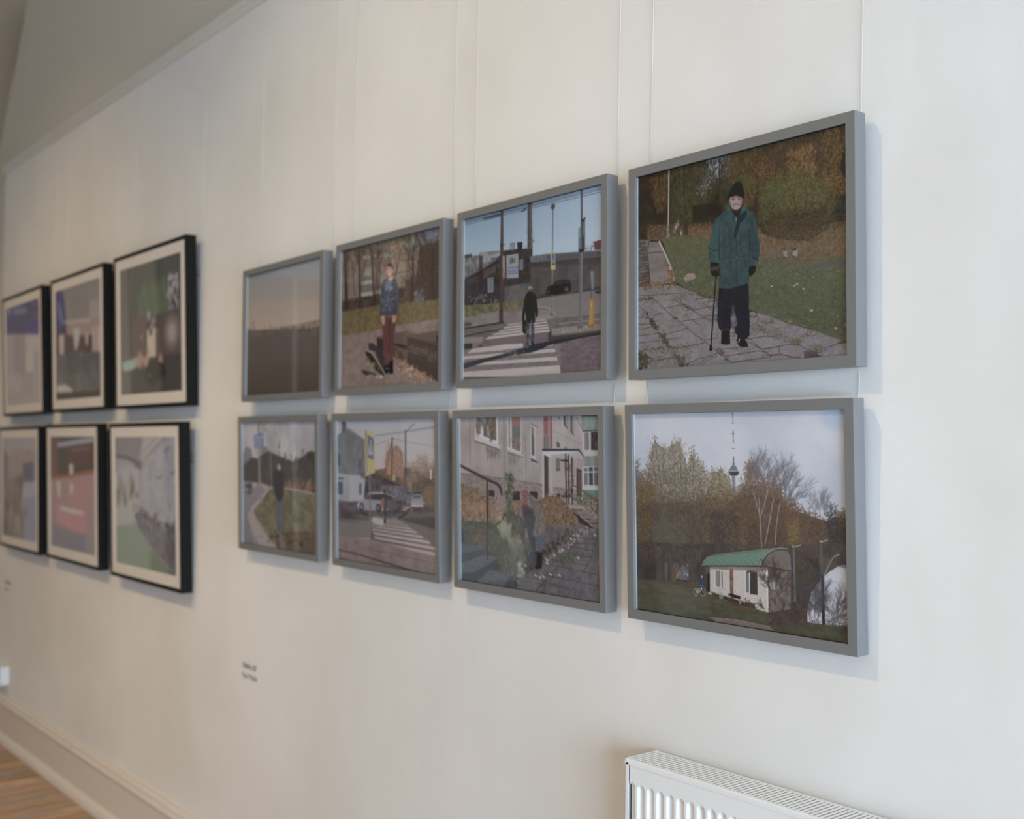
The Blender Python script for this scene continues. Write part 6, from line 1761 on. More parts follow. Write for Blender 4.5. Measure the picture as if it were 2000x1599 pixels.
ART['E'] = (350, 282, (78, 66, 56), [0.441, 0.435, 0.378], [0.0194, 0.018, 0.0141], [
 ('N',[-20,-20,1020,-20,1020,1020,-20,1020],(60,52,44),(96,82,68),40,22,1,4,0.3,0.7),
 ('P',[-12,-12,520,-12,801,-12,805,273,524,333,222,362,-12,354],(104,90,78)),
 ('N',[-12,-12,801,-12,805,273,222,362,-12,354],(84,72,62),(132,114,98),30,18,0.7,4,0.3,0.7),
 ('P',[230,70,397,83,398,109,230,91],(116,132,124),0.85),
 ('P',[447,79,509,84,509,118,448,112],(118,134,126),0.85),
 ('P',[220,250,336,253,337,278,220,271],(132,146,136),0.85),
 ('P',[214,327,350,331,351,361,215,357],(132,148,140),0.85),
 ('P',[363,329,426,332,426,362,363,354],(130,144,136),0.85),
 ('P',[245,158,322,161,323,221,245,214],(124,128,120),0.85),
 ('P',[220,276,349,280,350,331,221,328],(92,80,76),0.85),
 ('P',[412,234,474,234,475,293,413,284],(120,116,108),0.85),
 ('P',[675,34,791,46,792,142,677,132],(104,120,112),0.85),
 ('P',[520,49,664,40,666,237,523,233],(142,124,104),0.85),
 ('P',[571,239,666,249,668,351,573,339],(128,114,98),0.85),
 ('P',[759,266,805,269,805,278,759,276],(140,136,128),0.85),
 ('P',[17,196,180,205,182,358,20,356],(112,98,88),0.85),
 ('P',[801,-12,967,-12,968,76,803,88],(96,100,112),0.85),
 ('L',[233.3,277.5,233.9,316.4],3.9,(140,134,126),0.6),
 ('L',[252.9,280.1,253.5,318.9],3.9,(140,134,126),0.6),
 ('L',[272.5,282.7,273.1,321.4],3.9,(140,134,126),0.6),
 ('L',[291.9,285.2,292.5,323.9],3.9,(140,134,126),0.6),
 ('L',[311.2,287.8,311.8,326.3],3.9,(140,134,126),0.6),
 ('L',[330.5,290.3,331.0,328.8],3.8,(140,134,126),0.6),
 ('D',[520,49,675,42,678,247,523,233],400,2.4,4.7,[(153,134,113),(117,100,85),(86,70,58),(138,128,114)],0.6,1.0,0,0.5),
 ('D',[-12,-12,802,-12,804,192,-12,158],1040,2.5,5.8,[(64,54,45),(82,68,54),(103,84,65),(71,66,55)],0.6,1.4,0,0.5),
 ('D',[665,122,803,136,805,273,666,253],160,3.5,6.9,[(80,68,58),(140,128,114),(66,54,44)],0.6,1.0,0,0.5),
 ('D',[779,-12,967,-12,969,108,870,123,791,62],160,3.3,7.8,[(112,116,130),(80,78,84),(60,52,46),(96,100,116)],0.7,1.0,0,0.5),
 ('P',[803,96,969,100,1015,469,784,463,760,331],(58,46,38),0.8),
 ('D',[791,94,969,92,1015,469,784,447],840,2.9,5.9,[(60,48,41),(72,58,46),(49,40,35),(81,64,50)],0.6,1.3,0,0.5),
 ('D',[620,279,782,286,784,455,622,460],440,3.1,6.1,[(68,56,46),(82,68,54),(57,46,39)],0.6,1.0,0,0.5),
 ('D',[761,396,840,406,841,454,773,454],50,4.5,9.1,[(96,100,118),(120,116,122)],0.6,1.0,0,0.5),
 ('N',[-12,354,221,358,376,364,377,449,-12,443],(50,42,36),(76,64,54),50,30,0.85,3,0.3,0.7),
 ('L',[5.9,358.3,221.7,375.4],5.4,(112,110,108),0.5),
 ('L',[34.6,3.2,62.2,439.9],35.7,(54,43,36),0.85),
 ('L',[189.6,2.3,209.6,438.8],26.4,(54,43,36),0.85),
 ('L',[327.5,85.0,358.2,446.9],17.9,(54,43,36),0.85),
 ('L',[396.9,62.1,364.4,439.2],11.4,(54,43,36),0.85),
 ('L',[422.7,116.9,394.9,366.6],10.0,(54,43,36),0.85),
 ('L',[110.8,85.8,148.3,336.0],8.1,(54,43,36),0.85),
 ('L',[617.1,89.6,571.5,256.1],9.6,(54,43,36),0.85),
 ('L',[739.8,85.4,732.7,440.7],18.4,(54,43,36),0.85),
 ('L',[688.0,109.4,713.5,292.3],9.3,(54,43,36),0.85),
 ('L',[256.9,108.3,233.1,260.2],6.5,(54,43,36),0.85),
 ('L',[2.0,122.4,96.7,48.5],8.2,(54,43,36),0.85),
 ('L',[767.4,1.1,802.6,95.9],11.4,(54,43,36),0.85),
 ('L',[914.5,138.3,923.7,463.6],15.4,(54,43,36),0.85),
 ('T',205.4,169.8,-15,84.0,6.6,3,(56,45,38),0.5,0.6,3,0.72),
 ('T',204.8,126.3,20,84.1,6.6,3,(56,45,38),0.5,0.6,3,0.72),
 ('T',335.1,171.6,-20,82.7,6.4,3,(56,45,38),0.5,0.6,3,0.72),
 ('T',354.0,157.3,20,82.5,6.4,3,(56,45,38),0.5,0.6,3,0.72),
 ('T',729.5,181.0,-20,78.6,5.8,3,(56,45,38),0.5,0.6,3,0.72),
 ('T',729.3,164.8,25,78.6,5.8,3,(56,45,38),0.5,0.6,3,0.72),
 ('T',56.7,104.0,18,85.6,6.8,3,(56,45,38),0.5,0.6,3,0.72),
 ('T',859.1,121.2,-10,77.3,5.6,3,(56,45,38),0.5,0.6,3,0.72),
 ('P',[-12,441,196,442,415,436,622,452,807,462,1015,466,1015,587,694,595,329,614,-12,619],(98,86,58)),
 ('N',[-12,441,415,436,1015,466,1015,587,694,595,329,614,-12,619],(84,74,50),(114,99,66),60,60,0.8,3,0.3,0.7),
 ('D',[622,460,1015,469,1015,587,624,592],520,2.2,4.5,[(117,91,55),(100,85,51),(129,103,64)],0.5,0.6,0,0.5),
 ('D',[-12,566,576,579,600,606,-12,619],160,3.9,7.7,[(124,84,54),(108,84,54)],0.55,0.6,0,0.5),
 ('P',[-12,618,329,614,694,595,1015,587,1015,1015,-12,1015],(118,102,94)),
 ('N',[-12,618,694,595,1015,587,1015,1015,-12,1015],(108,92,85),(130,114,106),30,30,0.7,4,0.3,0.7),
 ('D',[-12,920,923,904,924,1015,-12,1015],100,3.7,7.4,[(130,98,76),(108,84,70)],0.4,1.0,0,0.5),
 ('L',[199.2,619.4,132.8,626.5],5.3,(80,66,58),0.5),
 ('P',[386,655,683,638,781,670,1015,661,1015,1015,686,858,567,805,389,725],(74,60,54)),
 ('P',[386,655,683,638,781,670,684,679,684,736,626,739,566,714],(92,78,68)),
 ('P',[689,675,1015,661,1015,757,689,675],(86,72,64)),
 ('P',[387,657,455,676,456,747,389,721],(58,46,40)),
 ('P',[566,718,685,756,686,854,567,805],(82,68,60)),
 ('N',[566,731,685,760,686,854,567,805],(66,54,48),(100,84,74),120,60,0.8,3,0.3,0.7),
 ('P',[566,714,684,736,685,764,566,725],(50,40,36),0.9),
 ('P',[689,675,1015,757,1015,1015,692,860],(58,47,42)),
 ('N',[690,736,1015,814,1015,868,691,785],(52,42,38),(100,84,74),140,90,0.8,3,0.3,0.7),
 ('D',[696,721,1015,790,1015,837,696,769],120,2.2,5.6,[(110,94,82),(84,70,62)],0.5,1.0,0,0.5),
 ('D',[697,794,1015,868,1015,884,697,810],60,2.2,5.6,[(98,82,72)],0.5,1.0,0,0.5),
 ('P',[954,695,1015,693,1015,736,959,738],(40,32,30),0.7),
 ('L',[689.3,675.4,973.7,757.5],5.6,(104,88,78),0.6),
 ('D',[567,805,697,859,1015,1015,924,1015,628,887],170,4.6,10.3,[(150,104,78),(122,86,66),(170,130,104),(104,70,54),(90,68,56)],0.75,0.6,0,0.5),
 ('L',[674.6,896.1,738.3,893.4,746.1,873.7],4.6,(190,170,150)),
 ('L',[720.9,884.3,749.9,902.1],4.6,(180,156,134)),
 ('D',[579,835,968,1015,699,972,580,884],60,5.8,10.4,[(176,136,110),(140,96,74)],0.8,0.6,0,0.5),
 ('E',191.3,964.5,26.4,12.1,(132,92,64),0.6,0.15,0),
 ('P',[298,690,343,692,381,716,419,723,456,751,458,893,395,806,369,753,305,740],(52,44,44),0.9),
 ('P',[227,873,281,882,384,910,384,921,308,906,295,918,256,909,230,885],(52,44,44),0.9),
 ('P',[444,775,482,795,483,903,458,893],(52,44,44),0.8),
 ('P',[269,750,286,743,312,749,350,781,395,822,477,921,465,927,434,917,384,889,345,845,299,795,273,772],(44,46,36)),
 ('L',[289.7,743.7,331.0,757.0,382.4,808.9,477.3,921.2],7.6,(150,130,116)),
 ('P',[332,818,370,829,383,864,358,854],(110,120,60),0.8),
 ('E',300.2,840.0,14.2,10.2,(156,120,100),1,0.15,0),
 ('E',351.3,843.2,14.0,10.2,(190,140,100),1,0.15,0),
 ('E',394.2,930.2,13.8,8.4,(160,128,100),1,0.15,0),
 ('E',434.2,934.0,16.2,10.1,(190,150,116),1,0.15,0),
 ('D',[293,764,446,901,396,898,306,799],24,5.1,10.1,[(78,84,50),(30,30,26)],0.6,1.0,0,0.5),
 ('P',[447,524,575,538,574,603,558,718,555,833,517,839,513,747,504,638,501,746,517,855,476,861,456,734,445,608],(88,56,52)),
 ('P',[503,547,527,549,526,831,517,839,511,714],(68,48,43),0.7),
 ('L',[465.9,542.8,465.7,710.1,488.5,845.2],7.4,(104,66,60),0.6),
 ('P',[516,830,555,831,556,883,559,916,518,918,513,872],(30,26,28)),
 ('P',[470,857,513,855,517,889,508,913,469,912,464,885],(34,30,32)),
 ('L',[482.8,878.2,513.4,880.0],4.9,(130,124,120),0.8),
 ('P',[428,512,465,514,469,568,454,580,441,566],(166,126,110)),
 ('P',[544,519,577,523,580,555,564,573,542,566],(166,126,110)),
 ('L',[453.5,541.6,468.8,572.4],4.9,(120,84,72),0.7),
 ('P',[456,269,505,263,547,257,578,283,597,342,610,426,599,491,585,529,545,519,453,510,418,514,414,420,426,320],(70,71,78)),
 ('D',[462,278,542,273,578,307,592,424,575,513,441,498,433,405,441,322],190,4.9,8.6,[(98,102,112),(56,56,62),(80,84,96),(110,116,126),(62,62,70)],0.7,1.0,0,0.5),
 ('D',[475,301,536,301,543,352,482,352],24,6.1,11.0,[(120,134,154)],0.6,1.0,0,0.5),
 ('P',[418,479,589,490,587,527,421,513],(60,60,66),0.7),
 ('L',[450.5,323.0,447.1,440.2,440.5,498.2],6.2,(54,54,62),0.7),
 ('L',[570.2,338.6,578.8,438.9,572.6,512.5],6.0,(54,54,62),0.7),
 ('P',[494,262,547,253,542,281,505,288],(176,136,122)),
 ('L',[513.7,277.1,547.5,261.0],4.9,(200,190,190),0.7),
 ('P',[481,185,490,171,534,176,547,203,545,236,526,258,499,256,484,227],(178,134,118)),
 ('P',[481,185,488,166,517,162,539,173,549,203,545,219,534,193,490,183],(66,48,40)),
 ('L',[488.2,199.1,505.4,200.0],3.7,(84,58,52),0.8),
 ('L',[517.6,201.8,534.6,202.6],3.7,(84,58,52),0.8),
 ('L',[507.9,205.4,505.6,220.1],3.7,(150,106,92),0.7),
 ('L',[498.5,234.1,525.3,234.6],4.9,(196,160,150),0.8),
 ('P',[535,218,547,211,543,252,523,259],(120,84,74),0.5),
 ('V',0.14)])
ART['F'] = (350, 282, (150, 146, 144), [0.409, 0.408, 0.361], [0.013, 0.0122, 0.0098], [
 ('G',[-12,-12,1015,-12,1015,364,-12,399],(142,146,150),(160,148,142),1,0),
 ('P',[-12,-12,640,-12,616,21,-12,18],(126,140,150),0.4),
 ('L',[407.2,111.5,686.2,85.6,973.5,53.8],3.5,(104,98,98),0.7),
 ('L',[407.1,117.3,732.6,88.9,973.4,60.0],3.5,(104,98,98),0.7),
 ('L',[406.4,180.3,566.9,135.3],3.7,(104,98,98),0.7),
 ('L',[590.9,135.3,731.9,156.6,972.0,180.1],3.4,(104,98,98),0.7),
 ('L',[755.7,82.6,973.3,64.7],3.3,(104,98,98),0.7),
 ('P',[404,358,516,330,707,325,753,315,1015,308,1015,582,402,551],(112,88,74)),
 ('N',[405,346,1015,308,1015,582,402,551],(86,68,58),(140,110,92),40,26,0.8,4,0.3,0.7),
 ('P',[517,222,566,189,638,180,684,236,695,325,659,391,564,378,510,330],(132,104,88),0.9),
 ('D',[518,198,614,172,685,228,695,333,564,394,510,330],640,2.4,5.5,[(143,109,88),(120,93,77),(154,124,104),(107,85,73)],0.6,1.4,0,0.5),
 ('P',[517,264,566,222,576,394,516,380],(160,112,80),0.5),
 ('D',[811,258,878,233,922,264,921,319,810,322],440,2.2,4.4,[(133,113,104),(116,97,90)],0.5,1.0,0,0.5),
 ('D',[730,292,1015,286,1015,442,729,453],840,2.2,5.2,[(129,105,91),(105,85,74),(88,70,62),(143,118,103)],0.5,1.4,0,0.5),
 ('P',[730,312,1015,308,1015,340,730,348],(134,120,112),0.5),
 ('P',[769,435,910,382,1015,442,1015,535,768,547],(72,58,50),0.6),
 ('D',[764,395,1015,395,1015,535,762,539],400,2.9,5.9,[(74,60,53),(94,78,66),(59,48,45)],0.5,1.0,0,0.5),
 ('P',[930,330,949,330,949,392,934,393],(172,164,156),0.9),
 ('L',[498.9,231.0,499.1,330.5],3.7,(140,132,128),0.6),
 ('P',[887,446,1015,430,1015,438,889,453],(108,92,84)),
 ('P',[876,462,1015,449,1015,504,875,509],(112,86,62),0.7),
 ('D',[864,502,1015,504,1015,550,886,540],80,4.4,9.9,[(124,112,74),(96,90,58)],0.7,0.6,0,0.5),
 ('P',[404,358,467,340,564,394,539,461,403,467],(92,76,68),0.8),
 ('P',[296,404,404,367,611,434,711,446,710,558,287,575],(70,62,62)),
 ('N',[296,404,404,367,611,434,711,446,710,558,287,575],(56,50,50),(92,82,82),40,26,0.8,3,0.3,0.7),
 ('P',[563,452,696,446,704,543,562,551],(96,94,98),0.8),
 ('N',[466,452,705,442,705,518,465,531],(74,70,74),(120,116,118),70,40,0.6,3,0.3,0.7),
 ('P',[-12,115,50,89,51,23,101,19,105,71,128,61,299,140,302,387,289,405,-12,398],(96,98,102)),
 ('N',[-12,115,128,61,299,140,302,387,-12,398],(88,90,94),(108,108,112),16,12,0.7,3,0.3,0.7),
 ('P',[51,27,101,19,105,76,53,93],(80,80,84)),
 ('E',75.6,20.4,24.6,7.9,(52,50,54),1,0.15,0),
 ('L',[107.7,67.0,298.6,140.4],6.6,(120,116,114),0.6),
 ('P',[-12,385,289,394,305,412,282,565,129,582,-12,579],(140,142,146)),
 ('G',[-12,385,124,389,122,583,-12,579],(134,138,144),(124,126,130),1,0),
 ('L',[124.5,384.5,123.7,580.8],5.4,(112,112,116),0.6),
 ('P',[-12,416,74,417,74,428,-12,429],(70,66,68)),
 ('P',[-12,444,57,445,56,537,-12,537],(78,78,82)),
 ('P',[-12,246,29,249,31,330,-12,329],(70,70,76)),
 ('P',[236,274,262,277,261,353,235,350],(76,76,80)),
 ('P',[237,446,263,448,262,529,236,526],(76,74,76)),
 ('D',[261,371,303,370,302,421,263,414],20,5.2,10.4,[(80,84,74),(64,66,60)],0.7,1.0,0,0.5),
 ('P',[-12,579,129,582,282,565,282,579,102,605,-12,601],(86,80,80)),
 ('P',[-12,601,287,577,727,557,1015,558,1015,737,726,678,363,672,-12,716],(78,70,70)),
 ('N',[-12,601,1015,558,1015,737,363,672,-12,716],(64,58,60),(92,84,84),12,34,0.8,4,0.3,0.7),
 ('P',[-12,712,363,705,487,737,361,823,-12,849],(104,95,92)),
 ('N',[-12,646,401,644,363,705,-12,716],(60,54,56),(98,90,88),8,40,0.8,3,0.3,0.7),
 ('P',[609,654,1015,722,1015,893,361,857,349,791],(94,84,82)),
 ('P',[668,662,1015,628,1015,706,726,686],(62,56,58),0.8),
 ('L',[-19.7,667.7,388.5,657.2],6.6,(56,50,52),0.5),
 ('L',[-20.0,696.9,337.4,694.6],6.7,(56,50,52),0.5),
 ('L',[-20.3,725.2,233.7,723.6],6.8,(56,50,52),0.5),
 ('P',[399,840,1015,860,1015,886,411,859],(150,138,134)),
 ('P',[393,807,1015,824,1015,844,399,820],(150,138,134)),
 ('P',[381,778,916,789,938,809,387,791],(150,138,134)),
 ('P',[377,755,850,762,874,777,381,764],(150,138,134)),
 ('P',[373,735,794,737,822,750,375,743],(150,138,134)),
 ('P',[369,717,749,718,777,729,373,723],(150,138,134)),
 ('P',[365,702,714,702,735,708,368,707],(150,138,134)),
 ('P',[365,688,679,688,693,694,368,692],(150,138,134)),
 ('P',[376,676,644,676,662,681,376,679],(150,138,134)),
 ('P',[388,665,621,665,633,669,388,667],(150,138,134)),
 ('P',[624,608,681,576,690,581,639,613],(128,118,114)),
 ('P',[657,609,741,573,745,582,704,611],(124,112,108)),
 ('P',[690,587,750,579,750,590,685,594],(128,118,114),0.8),
 ('P',[-12,840,361,832,1015,885,1015,1015,-12,1015],(116,100,95)),
 ('N',[-12,840,1015,885,1015,1015,-12,1015],(104,89,85),(130,113,107),20,20,0.7,3,0.3,0.7),
 ('L',[-21.6,848.9,974.6,892.7],2.4,(92,78,74),0.45),
 ('L',[-21.8,859.5,974.5,902.0],2.4,(92,78,74),0.45),
 ('L',[-21.9,870.1,974.4,911.4],2.4,(92,78,74),0.45),
 ('L',[-22.0,880.7,974.3,920.7],2.4,(92,78,74),0.45),
 ('L',[-22.1,891.3,974.2,930.0],2.4,(92,78,74),0.45),
 ('L',[-22.2,901.9,974.1,939.4],2.4,(92,78,74),0.45),
 ('L',[-22.3,912.5,974.0,948.7],2.4,(92,78,74),0.45),
 ('L',[-22.4,923.1,973.8,958.0],2.4,(92,78,74),0.45),
 ('L',[-22.6,933.7,973.7,967.4],2.4,(92,78,74),0.45),
 ('L',[-22.7,944.3,973.6,976.7],2.4,(92,78,74),0.45),
 ('L',[-22.8,955.0,973.5,986.0],2.4,(92,78,74),0.45),
 ('L',[-22.9,965.6,973.4,995.4],2.4,(92,78,74),0.45),
 ('L',[-23.0,976.2,973.3,1004.7],2.4,(92,78,74),0.45),
 ('L',[-23.1,986.8,973.2,1014.0],2.4,(92,78,74),0.45),
 ('L',[-23.2,997.4,973.1,1023.4],2.4,(92,78,74),0.45),
 ('L',[-23.4,1008.0,973.0,1032.7],2.4,(92,78,74),0.45),
 ('L',[-23.5,1018.6,972.9,1042.0],2.4,(92,78,74),0.45),
 ('L',[-23.6,1029.2,972.8,1051.3],2.4,(92,78,74),0.45),
 ('L',[-23.7,1039.8,972.7,1060.7],2.4,(92,78,74),0.45),
 ('L',[-23.8,1050.4,972.6,1070.0],2.4,(92,78,74),0.45),
 ('L',[-23.9,1061.0,972.5,1079.3],2.4,(92,78,74),0.45),
 ('L',[-24.1,1071.6,972.3,1088.7],2.4,(92,78,74),0.45),
 ('L',[-24.2,1082.2,972.2,1098.0],2.4,(92,78,74),0.45),
 ('L',[-24.3,1092.8,972.1,1107.3],2.4,(92,78,74),0.45),
 ('L',[-24.4,1103.4,972.0,1116.7],2.4,(92,78,74),0.45),
 ('L',[-24.5,1114.0,971.9,1126.0],2.4,(92,78,74),0.45),
 ('L',[-10.4,839.1,-96.7,1033.7],2.8,(94,80,76),0.4),
 ('L',[25.6,840.3,-60.0,1029.6],2.8,(94,80,76),0.4),
 ('L',[61.2,841.6,-23.6,1025.6],2.8,(94,80,76),0.4),
 ('L',[96.5,842.8,12.6,1021.7],2.7,(94,80,76),0.4),
 ('L',[131.6,844.0,48.3,1017.7],2.7,(94,80,76),0.4),
 ('L',[166.3,845.2,83.8,1013.8],2.7,(94,80,76),0.4),
 ('L',[200.8,846.4,119.0,1010.0],2.7,(94,80,76),0.4),
 ('L',[234.9,847.6,153.9,1006.2],2.6,(94,80,76),0.4),
 ('L',[268.8,848.7,188.5,1002.4],2.6,(94,80,76),0.4),
 ('L',[302.4,849.9,222.8,998.6],2.6,(94,80,76),0.4),
 ('L',[335.7,851.0,256.8,994.9],2.6,(94,80,76),0.4),
 ('L',[368.7,852.2,290.5,991.2],2.6,(94,80,76),0.4),
 ('L',[401.4,853.3,323.9,987.5],2.5,(94,80,76),0.4),
 ('L',[433.9,854.4,357.1,983.8],2.5,(94,80,76),0.4),
 ('L',[466.1,855.6,390.0,980.2],2.5,(94,80,76),0.4),
 ('L',[498.1,856.7,422.6,976.6],2.5,(94,80,76),0.4),
 ('L',[529.8,857.8,454.9,973.1],2.5,(94,80,76),0.4),
 ('L',[561.2,858.8,487.0,969.6],2.4,(94,80,76),0.4),
 ('L',[592.4,859.9,518.8,966.1],2.4,(94,80,76),0.4),
 ('L',[623.3,861.0,550.4,962.6],2.4,(94,80,76),0.4),
 ('L',[654.0,862.0,581.7,959.2],2.4,(94,80,76),0.4),
 ('L',[684.4,863.1,612.7,955.8],2.4,(94,80,76),0.4),
 ('L',[714.6,864.1,643.5,952.4],2.3,(94,80,76),0.4),
 ('L',[744.6,865.2,674.1,949.0],2.3,(94,80,76),0.4),
 ('L',[774.3,866.2,704.4,945.7],2.3,(94,80,76),0.4),
 ('L',[803.8,867.2,734.5,942.4],2.3,(94,80,76),0.4),
 ('L',[833.0,868.2,764.3,939.1],2.3,(94,80,76),0.4),
 ('L',[862.0,869.2,793.9,935.9],2.2,(94,80,76),0.4),
 ('L',[890.8,870.2,823.3,932.6],2.2,(94,80,76),0.4),
 ('L',[919.4,871.2,852.4,929.4],2.2,(94,80,76),0.4),
 ('L',[947.8,872.2,881.3,926.3],2.2,(94,80,76),0.4),
 ('L',[975.9,873.2,910.0,923.1],2.2,(94,80,76),0.4),
 ('L',[1003.8,874.1,938.5,920.0],2.2,(94,80,76),0.4),
 ('L',[1031.5,875.1,966.8,916.9],2.1,(94,80,76),0.4),
 ('L',[1059.0,876.0,994.8,913.8],2.1,(94,80,76),0.4),
 ('L',[1086.3,877.0,1022.6,910.7],2.1,(94,80,76),0.4),
 ('L',[1113.4,877.9,1050.2,907.7],2.1,(94,80,76),0.4),
 ('L',[1140.3,878.8,1077.6,904.7],2.1,(94,80,76),0.4),
 ('L',[1167.0,879.8,1104.8,901.7],2.1,(94,80,76),0.4),
 ('L',[1193.5,880.7,1131.8,898.7],2.1,(94,80,76),0.4),
 ('L',[-22.6,935.5,231.2,948.0,509.0,975.4,836.0,1002.5],10.0,(62,54,56),0.9),
 ('L',[360.6,899.3,653.4,910.8,974.2,927.7],4.7,(84,72,70),0.7),
 ('P',[343,766,375,772,399,812,361,832],(80,72,72),0.5),
 ('P',[215,596,225,574,294,553,333,517,365,510,490,503,563,510,610,536,610,605,561,617,451,628,235,634,219,622],(120,122,126)),
 ('P',[300,555,339,521,453,511,490,509,563,518,598,539,452,554],(58,56,62)),
 ('L',[358.5,511.7,351.7,555.9],6.4,(120,120,124)),
 ('L',[333.0,511.3,489.8,500.9],5.0,(168,170,172),0.8),
 ('P',[465,510,610,536,609,609,537,618,489,580],(66,60,60),0.7),
 ('E',262.3,610.5,26.0,29.0,(46,44,48),1,0.15,0),
 ('E',262.3,610.5,14.3,17.1,(112,112,116),1,0.15,0),
 ('E',439.1,607.8,27.4,28.4,(44,42,46),1,0.15,0),
 ('E',436.7,608.0,13.7,16.7,(104,102,106),1,0.15,0),
 ('E',227.1,602.3,10.5,8.6,(168,166,164),0.8,0.15,0),
 ('P',[711,498,728,481,760,479,768,507,756,540,714,542],(72,88,108)),
 ('P',[719,487,758,485,760,496,716,500],(46,52,60)),
 ('P',[780,478,797,470,842,468,855,487,855,510,774,515],(84,90,98)),
 ('P',[786,478,849,475,851,493,783,497],(48,50,56)),
 ('P',[756,556,768,511,797,496,842,495,864,510,869,549,869,593,840,606,761,616],(118,116,122)),
 ('P',[780,506,842,500,855,520,776,526],(72,74,82)),
 ('P',[760,556,869,553,869,573,759,580],(156,150,152)),
 ('P',[759,580,868,576,865,609,761,616],(64,54,56)),
 ('E',763.6,599.3,9.2,9.6,(150,96,84),0.7,0.15,0),
 ('L',[759.4,563.6,867.8,558.7],3.4,(90,86,90)),
 ('E',499.7,491.3,13.5,11.6,(54,48,50),1,0.15,0),
 ('P',[480,510,514,504,521,545,516,595,483,601,474,564],(70,54,48)),
 ('P',[462,556,489,530,504,554,495,604,464,598],(130,86,62),0.8),
 ('P',[489,601,516,596,515,661,507,704,495,705,498,654],(54,52,58)),
 ('P',[488,688,515,682,514,706,492,711],(46,42,44)),
 ('L',[597.3,634.6,668.8,585.2],9.5,(50,46,48),0.8),
 ('L',[632.6,668.9,691.6,640.4,749.9,596.2],10.5,(48,44,46),0.8),
 ('P',[375,734,413,727,425,751,387,754],(94,86,84),0.4),
 ('L',[581.4,129.5,571.2,394.2],10.8,(72,66,68)),
 ('L',[573.9,151.8,509.7,363.3],7.3,(80,72,72)),
 ('L',[563.9,188.8,515.8,363.1],4.9,(96,86,84),0.6),
 ('L',[581.2,147.6,590.8,360.7],3.6,(90,84,84),0.7),
 ('E',581.4,132.8,7.2,8.2,(56,52,56),1,0.15,0),
 ('P',[583,379,605,378,605,416,583,417],(150,142,92)),
 ('L',[709.5,84.0,707.3,486.1],12.8,(66,62,66)),
 ('L',[712.9,90.5,767.6,50.6,790.6,34.8],6.9,(92,92,96)),
 ('P',[774,44,793,28,804,35,784,51],(112,114,118)),
 ('P',[721,340,755,336,739,380],(84,94,98)),
 ('L',[720.5,340.4,755.2,336.2,738.6,380.1,720.5,340.4],3.5,(60,56,60)),
 ('L',[351.1,376.9,350.5,886.8],14.0,(110,104,102)),
 ('L',[356.2,376.7,355.6,886.3],5.1,(80,74,74),0.7),
 ('E',351.8,886.6,17.8,5.1,(84,76,74),1,0.15,0),
 ('P',[306,79,321,77,323,373,315,373],(104,96,62)),
 ('P',[319,77,405,106,404,372,323,371],(156,146,96)),
 ('P',[331,106,394,133,393,279,333,269],(84,88,106)),
 ('P',[364,133,391,245,335,242],(156,156,158)),
 ('L',[364.8,173.9,363.2,199.3],7.6,(64,60,66)),
 ('L',[365.8,197.6,352.7,233.2],5.1,(64,60,66)),
 ('L',[365.8,197.6,380.6,237.8],5.1,(64,60,66)),
 ('E',364.9,167.2,5.1,5.1,(64,60,66),1,0.15,0),
 ('P',[340,244,393,251,393,258,340,250],(96,104,130),0.8),
 ('V',0.14)])
ART['G'] = (240, 194, (120, 112, 104), [0.368, 0.357, 0.304], [0.0162, 0.0159, 0.0138], [
 ('G',[-12,-12,1015,-12,1015,317,-12,190],(116,119,121),(126,120,113),1,0),
 ('G',[-12,-12,1015,152,1015,317,-12,190],(121,119,117),(132,121,110),1,0),
 ('G',[-12,187,1015,316,1015,556,-12,458],(131,121,110),(150,131,115),1,0),
 ('P',[-12,453,217,474,409,484,466,469,702,472,783,466,952,462,1015,462,1015,589,-12,498],(116,102,92)),
 ('L',[498.6,380.0,500.1,459.7],4.3,(122,110,100),0.6),
 ('L',[393.7,444.7,394.8,499.9],4.4,(104,92,84),0.5),
 ('P',[-12,449,32,452,110,468,141,463,202,473,277,467,336,486,409,500,467,503,594,527,607,500,676,502,784,521,863,521,1015,509,1015,1015,-12,1015],(82,74,66)),
 ('N',[-12,449,1015,533,1015,1015,-12,1015],(78,70,62),(90,82,74),10,8,0.6,3,0.3,0.7),
 ('D',[-12,445,594,511,594,544,-12,480],90,7.4,17.8,[(84,76,68),(92,84,74)],0.5,1.0,0,0.5),
 ('D',[409,493,966,515,967,578,425,545],90,6.8,16.3,[(78,72,64),(86,78,68)],0.6,1.0,0,0.5),
 ('G',[-12,493,1015,589,1015,1015,-12,1015],(84,76,70),(72,64,56),0.8,0),
 ('G',[-12,715,1015,786,1015,1015,-12,1015],(78,70,62),(66,58,50),0.6,0),
 ('V',0.2)])
